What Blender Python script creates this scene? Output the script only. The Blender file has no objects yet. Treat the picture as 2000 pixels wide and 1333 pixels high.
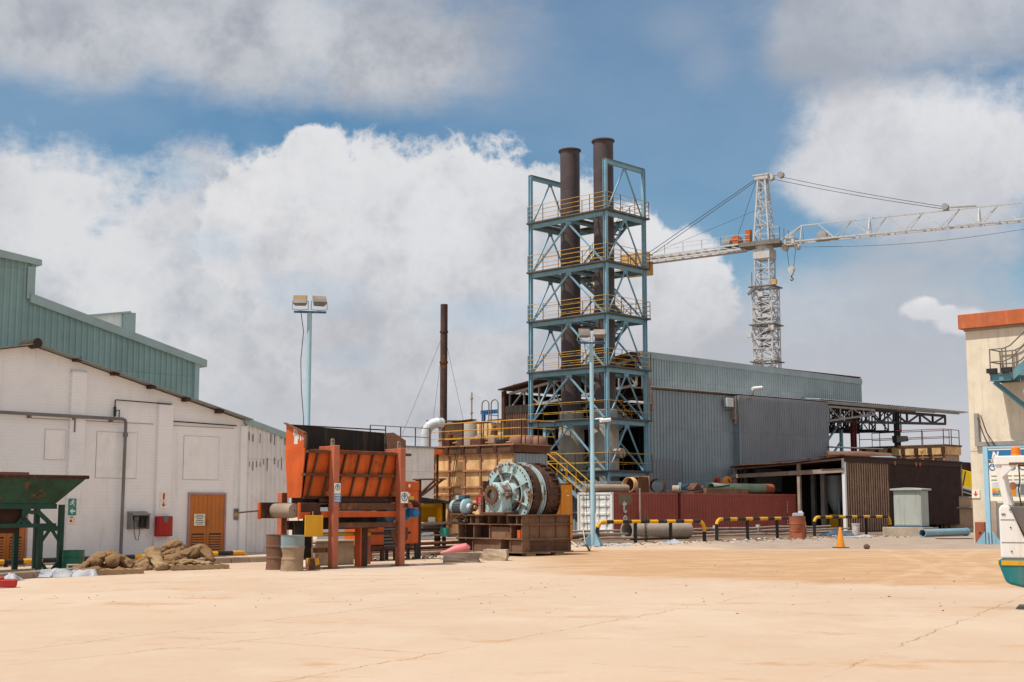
import bpy, bmesh, math, random
from mathutils import Vector, Matrix, noise
random.seed(7)
R = math.radians
V = Vector
scene = bpy.context.scene
COL = scene.collection
PI = math.pi

# ------------------------------------------------------------------ camera maths
FOC = 2600.0                       # focal length in photo pixels (2000 px wide)
PITCH = math.atan(321.5 / FOC)
EYE = 1.65
CP, SP = math.cos(PITCH), math.sin(PITCH)
CAM = V((0, 0, EYE))

def ray(px, py):
    u = (px - 1000) / FOC
    v = (666.5 - py) / FOC
    return V((u, CP - v * SP, SP + v * CP))

def P(px, py, Y):
    d = ray(px, py)
    return CAM + d * (Y / d.y)

def gz(x):                         # the yard falls gently towards the white building
    return -0.02 * max(0.0, -7.0 - x)

def G(px, py):                     # point of the yard seen at a pixel
    d = ray(px, py)
    z = 0.0
    for _ in range(8):
        p = CAM + d * ((z - EYE) / d.z)
        z = gz(p.x)
    return p

TH = R(46.4)

class Fr:
    """A site frame: origin, yaw; local x runs along the sheds, local y into depth."""
    def __init__(s, p, th=TH, z=None):
        p = V(p) if len(p) == 3 else V((p[0], p[1], 0))
        if z is not None: p.z = z
        s.o, s.th = p, th
        s.M = Matrix.Translation(p) @ Matrix.Rotation(th, 4, 'Z')
        s.I = s.M.inverted()
    def w(s, x, y, z): return s.M @ V((x, y, z))
    def l(s, p): return s.I @ V(p)
    def hit(s, px, py, ax, val):
        o = s.I @ CAM
        d = s.I.to_3x3() @ ray(px, py)
        return o + d * ((val - o[ax]) / d[ax])
    def sub(s, x, y, z=0): return Fr(s.w(x, y, z), s.th)

# ------------------------------------------------------------------ mesh builder
def basis(d, up=(0, 0, 1)):
    d = d.normalized()
    up = V(up)
    if abs(d.dot(up)) > 0.98: up = V((1, 0, 0)) if abs(d.x) < 0.9 else V((0, 1, 0))
    a = d.cross(up).normalized()
    b = a.cross(d).normalized()
    return a, b

class MB:
    def __init__(s):
        s.v = []; s.f = []; s.sm = []; s.mi = []; s.m = 0
    def add(s, vs, fs, smooth=False):
        n = len(s.v)
        s.v += [tuple(x) for x in vs]
        for f in fs:
            s.f.append(tuple(i + n for i in f)); s.sm.append(smooth); s.mi.append(s.m)
        return s
    def box(s, x0, y0, z0, x1, y1, z1):
        vs = [(x0,y0,z0),(x1,y0,z0),(x1,y1,z0),(x0,y1,z0),(x0,y0,z1),(x1,y0,z1),(x1,y1,z1),(x0,y1,z1)]
        return s.add(vs, [(0,3,2,1),(4,5,6,7),(0,1,5,4),(1,2,6,5),(2,3,7,6),(3,0,4,7)])
    def bar(s, p, q, w, h=None, up=(0, 0, 1)):
        p, q = V(p), V(q)
        h = w if h is None else h
        a, b = basis(q - p, up)
        a = a * (w / 2); b = b * (h / 2)
        vs = [p-a-b, p+a-b, p+a+b, p-a+b, q-a-b, q+a-b, q+a+b, q-a+b]
        return s.add(vs, [(0,3,2,1),(4,5,6,7),(0,1,5,4),(1,2,6,5),(2,3,7,6),(3,0,4,7)])
    def ibeam(s, p, q, w, h, t=0.02, up=(0, 0, 1)):
        p, q = V(p), V(q)
        a, b = basis(q - p, up)
        s.bar(p + b*(h/2 - t/2), q + b*(h/2 - t/2), w, t, up)
        s.bar(p - b*(h/2 - t/2), q - b*(h/2 - t/2), w, t, up)
        return s.bar(p, q, t, h - 2*t, up)
    def tube(s, pts, r, n=8, caps=True, smooth=True):
        pts = [V(p) for p in pts]
        rs = r if isinstance(r, (list, tuple)) else [r] * len(pts)
        rings = []
        a = None
        for i, p in enumerate(pts):
            if i == 0: d = pts[1] - p
            elif i == len(pts) - 1: d = p - pts[i-1]
            else: d = (pts[i+1] - p).normalized() + (p - pts[i-1]).normalized()
            d = d.normalized() if d.length > 1e-9 else V((0, 0, 1))
            if a is None: a, b = basis(d)
            else:
                a = (a - d * a.dot(d)).normalized()
                b = a.cross(d).normalized()
            rings.append([p + (a * math.cos(2*PI*k/n) + b * math.sin(2*PI*k/n)) * rs[i] for k in range(n)])
        vs = [x for rg in rings for x in rg]
        fs = []
        for i in range(len(pts) - 1):
            for k in range(n):
                k2 = (k + 1) % n
                fs.append((i*n+k, i*n+k2, (i+1)*n+k2, (i+1)*n+k))
        s.add(vs, fs, smooth)
        if caps:
            s.add(rings[0], [tuple(range(n))[::-1]]); s.add(rings[-1], [tuple(range(n))])
        return s
    def cyl(s, p, q, r, n=16, r2=None, caps=True, smooth=True):
        return s.tube([p, q], [r, r if r2 is None else r2], n, caps, smooth)
    def ring(s, p, q, ro, ri, n=24):
        p, q = V(p), V(q)
        a, b = basis(q - p)
        c = [a*math.cos(2*PI*k/n) + b*math.sin(2*PI*k/n) for k in range(n)]
        vs = [p+x*ro for x in c] + [q+x*ro for x in c] + [q+x*ri for x in c] + [p+x*ri for x in c]
        for j in range(4):
            j2 = (j+1) % 4
            s.add(vs, [(j*n+k, j*n+(k+1)%n, j2*n+(k+1)%n, j2*n+k) for k in range(n)], j in (0, 2))
        return s
    def prism(s, poly, vec):
        poly = [V(p) for p in poly]; vec = V(vec); n = len(poly)
        vs = poly + [p + vec for p in poly]
        fs = [tuple(range(n))[::-1], tuple(range(n, 2*n))]
        fs += [(i, (i+1) % n, n + (i+1) % n, n + i) for i in range(n)]
        return s.add(vs, fs)
    def poly(s, pts): return s.add([V(p) for p in pts], [tuple(range(len(pts)))])
    def lathe(s, o, ax, prof, n=24, smooth=True):
        o = V(o); ax = V(ax).normalized(); a, b = basis(ax)
        vs = []; fs = []
        for r, h in prof:
            vs += [o + ax*h + (a*math.cos(2*PI*k/n) + b*math.sin(2*PI*k/n))*r for k in range(n)]
        for i in range(len(prof) - 1):
            for k in range(n):
                k2 = (k+1) % n
                fs.append((i*n+k, i*n+k2, (i+1)*n+k2, (i+1)*n+k))
        return s.add(vs, fs, smooth)
    def corr(s, o, u, L, zb, zt, nrm, pitch=0.2, dep=0.035, wave=False, th=0.0):
        """ribbed sheet: o start, u unit run direction, zb/zt numbers or functions of the run, nrm rib direction"""
        o = V(o); u = V(u).normalized(); nrm = V(nrm).normalized()
        fb = zb if callable(zb) else (lambda t: zb)
        ft = zt if callable(zt) else (lambda t: zt)
        prof = [(0, 0), (.125, .15), (.25, .5), (.375, .85), (.5, 1), (.625, .85), (.75, .5), (.875, .15)] if wave else \
               [(0, 0), (.5, 0), (.58, 1), (.9, 1), (.98, 0)]
        pts = []
        k = 0
        while k * pitch < L:
            for f, h in prof:
                t = (k + f) * pitch
                if t < L: pts.append((t, h * dep))
            k += 1
        pts.append((L, 0))
        vs = []
        for t, h in pts:
            b = o + u*t + nrm*h
            vs += [V((b.x, b.y, o.z + fb(t))), V((b.x, b.y, o.z + ft(t)))]
        fs = [(2*i, 2*i+2, 2*i+3, 2*i+1) for i in range(len(pts) - 1)]
        return s.add(vs, fs, wave)
    def sheet(s, a, b, c, d, nu, pitch_dep=0.03, th=0.0, wave=True):
        """corrugated roof sheet between edge a->b and edge d->c, ribs running a->d"""
        a, b, c, d = map(V, (a, b, c, d))
        nrm = (b - a).cross(d - a).normalized()
        if nrm.z < 0: nrm = -nrm
        vs = []
        N = nu * 6
        for i in range(N + 1):
            t = i / N
            h = (0.5 - 0.5*math.cos(2*PI*i/6)) * pitch_dep
            vs += [a.lerp(b, t) + nrm*h, d.lerp(c, t) + nrm*h]
        return s.add(vs, [(2*i, 2*i+2, 2*i+3, 2*i+1) for i in range(N)], True)
    def text(s, body, o, right, up, size, bold=0.0, center=True):
        cu = bpy.data.curves.new('lettering', 'FONT')
        cu.body = body; cu.size = size; cu.resolution_u = 3
        cu.offset = bold * size
        if center: cu.align_x = 'CENTER'; cu.align_y = 'CENTER'
        ob = bpy.data.objects.new('lettering', cu)
        me = bpy.data.meshes.new_from_object(ob)
        o, right, up = V(o), V(right).normalized(), V(up).normalized()
        s.add([o + right*v.co.x + up*v.co.y for v in me.vertices], [tuple(p.vertices) for p in me.polygons])
        bpy.data.objects.remove(ob); bpy.data.curves.remove(cu); bpy.data.meshes.remove(me)
        return s
    def build(s, name, mat, parent=None, bevel=0, seg=1, label=None, fr=None, fix=True):
        if not s.v: return None
        me = bpy.data.meshes.new(name)
        me.from_pydata(s.v, [], s.f)
        mats = list(mat) if isinstance(mat, (list, tuple)) else [mat]
        mats += getattr(s, 'extra', [])
        for m in mats: me.materials.append(m)
        me.polygons.foreach_set('use_smooth', s.sm)
        me.polygons.foreach_set('material_index', s.mi)
        me.update()
        if fix:
            bm = bmesh.new(); bm.from_mesh(me)
            bmesh.ops.recalc_face_normals(bm, faces=bm.faces[:])
            bm.to_mesh(me); bm.free()
        if any(s.sm): me.set_sharp_from_angle(angle=R(38))
        o = bpy.data.objects.new(name, me)
        COL.objects.link(o)
        if parent: o.parent = parent
        if fr: o.matrix_world = fr.M
        if bevel:
            b = o.modifiers.new('bevel', 'BEVEL'); b.width = bevel; b.segments = seg
            b.limit_method = 'ANGLE'; b.angle_limit = R(35)
        if label: o['label'] = label
        return o

def tag(o, label, cat, group=None):
    o['label'] = label; o['category'] = cat
    if group: o['group'] = group
    return o

def thing(name, fr, label, cat, group=None):
    o = bpy.data.objects.new(name, None)
    COL.objects.link(o)
    o.empty_display_size = 0.3
    o.matrix_world = fr.M
    return tag(o, label, cat, group)

def solo(mb, name, mat, fr, label, cat, group=None, bevel=0):
    o = mb.build(name, mat, None, bevel, fr=fr)
    return tag(o, label, cat, group)

def copy_tree(o, parent=None):
    c = o.copy(); COL.objects.link(c)
    if parent: c.parent = parent
    for ch in list(o.children): copy_tree(ch, c)
    return c

# ------------------------------------------------------------------ materials
def lin(r, g, b):
    f = lambda c: (c/255/12.92) if c/255 <= .04045 else ((c/255 + .055)/1.055)**2.4
    return (f(r), f(g), f(b), 1)

def mixc(nt, fac, a, b, mode='MIX'):
    n = nt.nodes.new('ShaderNodeMix'); n.data_type = 'RGBA'; n.blend_type = mode
    for sock, val in ((n.inputs[0], fac), (n.inputs[6], a), (n.inputs[7], b)):
        if isinstance(val, bpy.types.NodeSocket): nt.links.new(val, sock)
        else: sock.default_value = val
    return n.outputs[2]

def mth(nt, op, a, b=None, c=None, clamp=False):
    n = nt.nodes.new('ShaderNodeMath'); n.operation = op; n.use_clamp = clamp
    for i, x in enumerate((a, b, c)):
        if x is None: continue
        if isinstance(x, bpy.types.NodeSocket): nt.links.new(x, n.inputs[i])
        else: n.inputs[i].default_value = x
    return n.outputs[0]

def ramp(nt, fac, lo, hi, smooth=True):
    n = nt.nodes.new('ShaderNodeMapRange')
    if smooth: n.interpolation_type = 'SMOOTHSTEP'
    n.inputs['From Min'].default_value = lo; n.inputs['From Max'].default_value = hi
    nt.links.new(fac, n.inputs['Value'])
    return n.outputs[0]

def nz(nt, vec, scale, detail=4, rough=.55, stretch=None, off=None):
    if stretch or off:
        m = nt.nodes.new('ShaderNodeMapping')
        if stretch: m.inputs['Scale'].default_value = stretch
        if off: m.inputs['Location'].default_value = off
        nt.links.new(vec, m.inputs['Vector']); vec = m.outputs[0]
    n = nt.nodes.new('ShaderNodeTexNoise')
    n.inputs['Scale'].default_value = scale
    n.inputs['Detail'].default_value = detail
    n.inputs['Roughness'].default_value = rough
    nt.links.new(vec, n.inputs['Vector'])
    return n.outputs['Fac']

def base_mat(name):
    m = bpy.data.materials.new(name); m.use_nodes = True
    nt = m.node_tree
    b = nt.nodes['Principled BSDF']
    tc = nt.nodes.new('ShaderNodeTexCoord')
    return m, nt, b, tc.outputs['Object']

RUST1 = (.105, .038, .018, 1)
RUST2 = (.26, .10, .035, 1)
def M(name, col, rough=.65, metal=0.0, var=.22, dirt=.3, dirtcol=(.22, .15, .09, 1), rust=0.0,
      scale=1.2, streak=0.35, bump=.15, rustcols=(RUST1, RUST2), streakcol=None, rs=2.2, spec=.22, ss=(5, 5, .35), panel=0):
    m, nt, b, co = base_mat(name)
    n1 = nz(nt, co, scale, 6, .6)
    v = ramp(nt, n1, .25, .75)
    dark = tuple(c*(1-var) for c in col[:3]) + (1,)
    lite = tuple(min(1, c*(1+var*.6)) for c in col[:3]) + (1,)
    c = mixc(nt, v, dark, lite)
    if panel:
        sx = nt.nodes.new('ShaderNodeSeparateXYZ'); nt.links.new(co, sx.inputs[0])
        cc = nt.nodes.new('ShaderNodeCombineXYZ')
        nt.links.new(mth(nt, 'FLOOR', mth(nt, 'DIVIDE', mth(nt, 'ADD', sx.outputs[0], sx.outputs[1]), panel)), cc.inputs[0])
        nt.links.new(mth(nt, 'FLOOR', mth(nt, 'DIVIDE', sx.outputs[2], 3.3)), cc.inputs[1])
        w2 = nt.nodes.new('ShaderNodeTexWhiteNoise'); w2.noise_dimensions = '2D'; nt.links.new(cc.outputs[0], w2.inputs['Vector'])
        c = mixc(nt, mth(nt, 'MULTIPLY', w2.outputs['Value'], .45), c, tuple(k*.72 for k in col[:3]) + (1,))
        seam = ramp(nt, mth(nt, 'PINGPONG', sx.outputs[2], 1.65), .03, .012)
        c = mixc(nt, mth(nt, 'MULTIPLY', seam, .35), c, tuple(k*.5 for k in col[:3]) + (1,))
    if streak:
        s1 = nz(nt, co, 1.0, 5, .65, ss)
        c = mixc(nt, mth(nt, 'MULTIPLY', ramp(nt, s1, .48, .75), streak), c, streakcol or dirtcol)
    if dirt:
        d1 = nz(nt, co, scale*2.3, 8, .7, None, (3.1, 7.7, 1.3))
        c = mixc(nt, mth(nt, 'MULTIPLY', ramp(nt, d1, .5, .78), dirt), c, dirtcol)
    fine = nz(nt, co, rs*4, 9, .72, None, (9, 2, 5))
    ro = rough
    if rust:
        r1 = nz(nt, co, rs, 9, .7, (1, 1, .6), (1.7, 4.2, 8.8))
        mask = ramp(nt, r1, .68 - rust*.36, .74 - rust*.34)
        rc = mixc(nt, ramp(nt, fine, .35, .65), rustcols[0], rustcols[1])
        c = mixc(nt, mask, c, rc)
        ro = mth(nt, 'MAXIMUM', mth(nt, 'MULTIPLY', mask, .9), rough)
        nt.links.new(ro, b.inputs['Roughness'])
        if metal: nt.links.new(mth(nt, 'MULTIPLY', mth(nt, 'SUBTRACT', 1, mask), metal), b.inputs['Metallic'])
    else:
        b.inputs['Roughness'].default_value = rough
        b.inputs['Metallic'].default_value = metal
    b.inputs['Specular IOR Level'].default_value = spec
    nt.links.new(c, b.inputs['Base Color'])
    if bump:
        bp = nt.nodes.new('ShaderNodeBump'); bp.inputs['Strength'].default_value = bump
        bp.inputs['Distance'].default_value = .02
        nt.links.new(fine, bp.inputs['Height']); nt.links.new(bp.outputs[0], b.inputs['Normal'])
    return m

def plain(name, col, rough=.6, metal=0, spec=.4):
    return M(name, col, rough, metal, .1, .12, streak=0, bump=.05, spec=spec)

def brick_mat():
    m, nt, b, co = base_mat('white_painted_brick')
    mp = nt.nodes.new('ShaderNodeMapping'); mp.inputs['Rotation'].default_value = (R(-90), 0, 0)
    nt.links.new(co, mp.inputs['Vector'])
    # a brick face in the wall plane: local x along, local z up
    cx = nt.nodes.new('ShaderNodeSeparateXYZ'); nt.links.new(co, cx.inputs[0])
    cb = nt.nodes.new('ShaderNodeCombineXYZ')
    nt.links.new(cx.outputs[0], cb.inputs[0]); nt.links.new(cx.outputs[2], cb.inputs[1])
    br = nt.nodes.new('ShaderNodeTexBrick')
    br.inputs['Scale'].default_value = 1
    br.inputs['Brick Width'].default_value = .3; br.inputs['Row Height'].default_value = .105
    br.inputs['Mortar Size'].default_value = .008; br.inputs['Mortar Smooth'].default_value = .3
    br.inputs['Color1'].default_value = (.86, .84, .83, 1); br.inputs['Color2'].default_value = (.85, .825, .815, 1)
    br.inputs['Mortar'].default_value = (.80, .775, .765, 1)
    nt.links.new(cb.outputs[0], br.inputs['Vector'])
    n1 = nz(nt, co, .7, 7, .65)
    c = mixc(nt, mth(nt, 'MULTIPLY', ramp(nt, n1, .45, .75), .5), br.outputs['Color'], (.69, .665, .655, 1))
    st = nz(nt, co, 1, 6, .7, (2.5, 2.5, .22))
    c = mixc(nt, mth(nt, 'MULTIPLY', ramp(nt, st, .55, .8), .5), c, (.50, .44, .39, 1))
    pe = nz(nt, co, 2.6, 10, .75)
    c = mixc(nt, ramp(nt, pe, .645, .69), c, (.36, .29, .24, 1))
    nt.links.new(c, b.inputs['Base Color'])
    b.inputs['Roughness'].default_value = .8
    h = mth(nt, 'ADD', mth(nt, 'MULTIPLY', br.outputs['Fac'], -1), mth(nt, 'MULTIPLY', nz(nt, co, 14, 6), .7))
    bp = nt.nodes.new('ShaderNodeBump'); bp.inputs['Strength'].default_value = .3; bp.inputs['Distance'].default_value = .012
    nt.links.new(h, bp.inputs['Height']); nt.links.new(bp.outputs[0], b.inputs['Normal'])
    return m

def ground_mat():
    m, nt, b, co = base_mat('dusty_concrete_yard')
    sp = nt.nodes.new('ShaderNodeSeparateXYZ'); nt.links.new(co, sp.inputs[0])
    x, y = sp.outputs[0], sp.outputs[1]
    big = nz(nt, co, .12, 6, .6)
    mid = nz(nt, co, .9, 8, .65)
    fine = nz(nt, co, 9, 8, .7)
    c = mixc(nt, ramp(nt, big, .3, .7), (.485, .35, .25, 1), (.555, .42, .312, 1))
    c = mixc(nt, mth(nt, 'MULTIPLY', ramp(nt, mid, .45, .75), .5), c, (.51, .345, .22, 1))
    # long stretched dust smears
    sm = nz(nt, co, 1, 8, .7, (.18, .9, 1))
    c = mixc(nt, mth(nt, 'MULTIPLY', ramp(nt, sm, .5, .72), .45), c, (.50, .42, .33, 1))
    # slab to slab difference in tone, worn paler and dirtier patches
    def cell(ax, ay, pitch, off):
        t = mth(nt, 'ADD', mth(nt, 'ADD', mth(nt, 'MULTIPLY', x, ax), mth(nt, 'MULTIPLY', y, ay)), off + pitch/2)
        return mth(nt, 'FLOOR', mth(nt, 'DIVIDE', t, pitch))
    cb_ = nt.nodes.new('ShaderNodeCombineXYZ'); nt.links.new(cell(.876, -.48, 4.4, 12.5), cb_.inputs[0]); nt.links.new(cell(.48, .876, 7.5, 2.0), cb_.inputs[1])
    wn = nt.nodes.new('ShaderNodeTexWhiteNoise'); wn.noise_dimensions = '2D'; nt.links.new(cb_.outputs[0], wn.inputs['Vector'])
    c = mixc(nt, mth(nt, 'MULTIPLY', wn.outputs['Value'], .18), c, (.50, .34, .215, 1))
    pt = nz(nt, co, .33, 9, .68, (1, .6, 1), (60, 2, 9))
    c = mixc(nt, mth(nt, 'MULTIPLY', ramp(nt, pt, .47, .63), .5), c, (.58, .46, .355, 1))
    c = mixc(nt, mth(nt, 'MULTIPLY', ramp(nt, nz(nt, co, 3.2, 10, .8, None, (6, 60, 9)), .56, .7), .35), c, (.42, .30, .20, 1))
    # loose red sand lying on the slab
    s = mth(nt, 'ADD', mth(nt, 'MULTIPLY', x, .50), mth(nt, 'MULTIPLY', y, .86))
    wob = mth(nt, 'MULTIPLY', mth(nt, 'SUBTRACT', nz(nt, co, .35, 8, .7), .5), 5.0)
    s2 = mth(nt, 'ADD', s, wob)
    e1 = ramp(nt, s2, 27.6, 29.2)
    e2 = ramp(nt, mth(nt, 'ADD', y, mth(nt, 'MULTIPLY', wob, .3)), 51.5, 49.5)
    e3 = ramp(nt, mth(nt, 'ADD', x, wob), -1.0, 2.5)
    sand = mth(nt, 'MULTIPLY', mth(nt, 'MULTIPLY', e1, e2), e3)
    sn = nz(nt, co, 1, 9, .7, (.35, .9, 1), (5, 21, 0))
    sc = mixc(nt, ramp(nt, sn, .36, .66), (.42, .235, .11, 1), (.52, .335, .19, 1))
    sc = mixc(nt, mth(nt, 'MULTIPLY', ramp(nt, nz(nt, co, 2.2, 10, .75, (.5, 1, 1), (2, 8, 0)), .46, .64), .75), sc, (.34, .18, .085, 1))
    wt = mth(nt, 'MULTIPLY', mth(nt, 'SUBTRACT', nz(nt, co, .5, 5, .6, None, (8, 8, 8)), .5), .9)
    def track(p, q):
        d = (q - p).normalized(); n = V((-d.y, d.x, 0)); o = -(n.x*p.x + n.y*p.y)
        t = mth(nt, 'ADD', mth(nt, 'ADD', mth(nt, 'MULTIPLY', x, n.x), mth(nt, 'MULTIPLY', y, n.y)), mth(nt, 'ADD', wt, o))
        a = mth(nt, 'ABSOLUTE', mth(nt, 'SUBTRACT', mth(nt, 'ABSOLUTE', t), .7))
        return ramp(nt, a, .26, .12)
    tk = mth(nt, 'MAXIMUM', track(G(1800, 1135), G(1905, 1095)), track(G(1955, 1138), G(1835, 1098)))
    tk = mth(nt, 'MAXIMUM', tk, track(G(1150, 1105), G(1700, 1085)))
    tk = mth(nt, 'MULTIPLY', tk, ramp(nt, nz(nt, co, 1.2, 6, .6, None, (1, 1, 7)), .38, .55))
    sc = mixc(nt, mth(nt, 'MULTIPLY', tk, .32), sc, (.60, .45, .31, 1))
    c = mixc(nt, mth(nt, 'MULTIPLY', sand, .9), c, sc)
    # scattered red sand drifts in the foreground
    dr = nz(nt, co, 1, 10, .75, (.4, .8, 1), (40, 11, 0))
    c = mixc(nt, mth(nt, 'MULTIPLY', ramp(nt, dr, .545, .64), .7), c, (.45, .25, .12, 1))
    wj0 = mth(nt, 'SUBTRACT', nz(nt, co, .8, 6, .7), .5)
    # bare grey apron along the plant
    ap = mth(nt, 'MULTIPLY', ramp(nt, mth(nt, 'ADD', y, mth(nt, 'MULTIPLY', wob, .15)), 51.2, 51.7), ramp(nt, mth(nt, 'ADD', x, wob), 7, 10))
    edge = mth(nt, 'MULTIPLY', ramp(nt, mth(nt, 'ABSOLUTE', mth(nt, 'SUBTRACT', mth(nt, 'ADD', y, mth(nt, 'MULTIPLY', wj0, .6)), 51.3)), .14, .05), ramp(nt, nz(nt, co, .4, 5, .6, None, (1, 77, 1)), .42, .5))
    c = mixc(nt, mth(nt, 'MULTIPLY', ap, .9), c, mixc(nt, ramp(nt, mid, .3, .7), (.25, .195, .155, 1), (.37, .295, .235, 1)))
    c = mixc(nt, mth(nt, 'MULTIPLY', mth(nt, 'MULTIPLY', edge, ramp(nt, x, 4, 8)), .85), c, (.10, .07, .055, 1))
    # oily dark earth under the pipework
    oe = mth(nt, 'MULTIPLY', ramp(nt, mth(nt, 'ADD', mth(nt, 'ADD', mth(nt, 'MULTIPLY', x, -.72), mth(nt, 'MULTIPLY', y, .69)), mth(nt, 'MULTIPLY', wob, .5)), 37.0, 38.4),
             ramp(nt, x, -4, -1))
    c = mixc(nt, mth(nt, 'MULTIPLY', oe, .93), c, mixc(nt, ramp(nt, mid, .35, .65), (.075, .05, .035, 1), (.19, .125, .08, 1)))
    # slab joints and cracks
    wj = mth(nt, 'MULTIPLY', mth(nt, 'SUBTRACT', nz(nt, co, .8, 6, .7), .5), .5)
    def joint(ax, ay, pitch, off, w, lo):
        t = mth(nt, 'ADD', mth(nt, 'ADD', mth(nt, 'MULTIPLY', x, ax), mth(nt, 'MULTIPLY', y, ay)), mth(nt, 'ADD', wj, off))
        f = mth(nt, 'PINGPONG', t, pitch/2)
        k = ramp(nt, f, w, w*.3)
        return mth(nt, 'MULTIPLY', k, ramp(nt, nz(nt, co, .55, 5, .6, None, (off, 3, 1)), lo, lo+.15))
    j = mth(nt, 'MAXIMUM', mth(nt, 'MAXIMUM', joint(.876, -.48, 4.4, 12.5, .016, .38), joint(.48, .876, 7.5, 2.0, .019, .43)), joint(.79, -.61, 9.7, 3.1, .016, .46))
    c = mixc(nt, mth(nt, 'MULTIPLY', j, mth(nt, 'MULTIPLY', ramp(nt, y, 48, 40), .68)), c, (.29, .155, .075, 1))
    st = nz(nt, co, .8, 10, .78, (.6, 1, 1), (4, 14, 2))
    c = mixc(nt, mth(nt, 'MULTIPLY', ramp(nt, st, .66, .72), .6), c, (.30, .19, .11, 1))
    c = mixc(nt, mth(nt, 'MULTIPLY', fine, .28), c, (.36, .25, .16, 1))
    nt.links.new(c, b.inputs['Base Color'])
    b.inputs['Roughness'].default_value = .9; b.inputs['Specular IOR Level'].default_value = .2
    h = mth(nt, 'ADD', mth(nt, 'MULTIPLY', fine, .5), mth(nt, 'ADD', mth(nt, 'MULTIPLY', sand, mth(nt, 'MULTIPLY', nz(nt, co, 2.5, 6), 1.5)), mth(nt, 'MULTIPLY', j, -.8)))
    bp = nt.nodes.new('ShaderNodeBump'); bp.inputs['Strength'].default_value = .6; bp.inputs['Distance'].default_value = .03
    nt.links.new(h, bp.inputs['Height']); nt.links.new(bp.outputs[0], b.inputs['Normal'])
    return m

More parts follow.
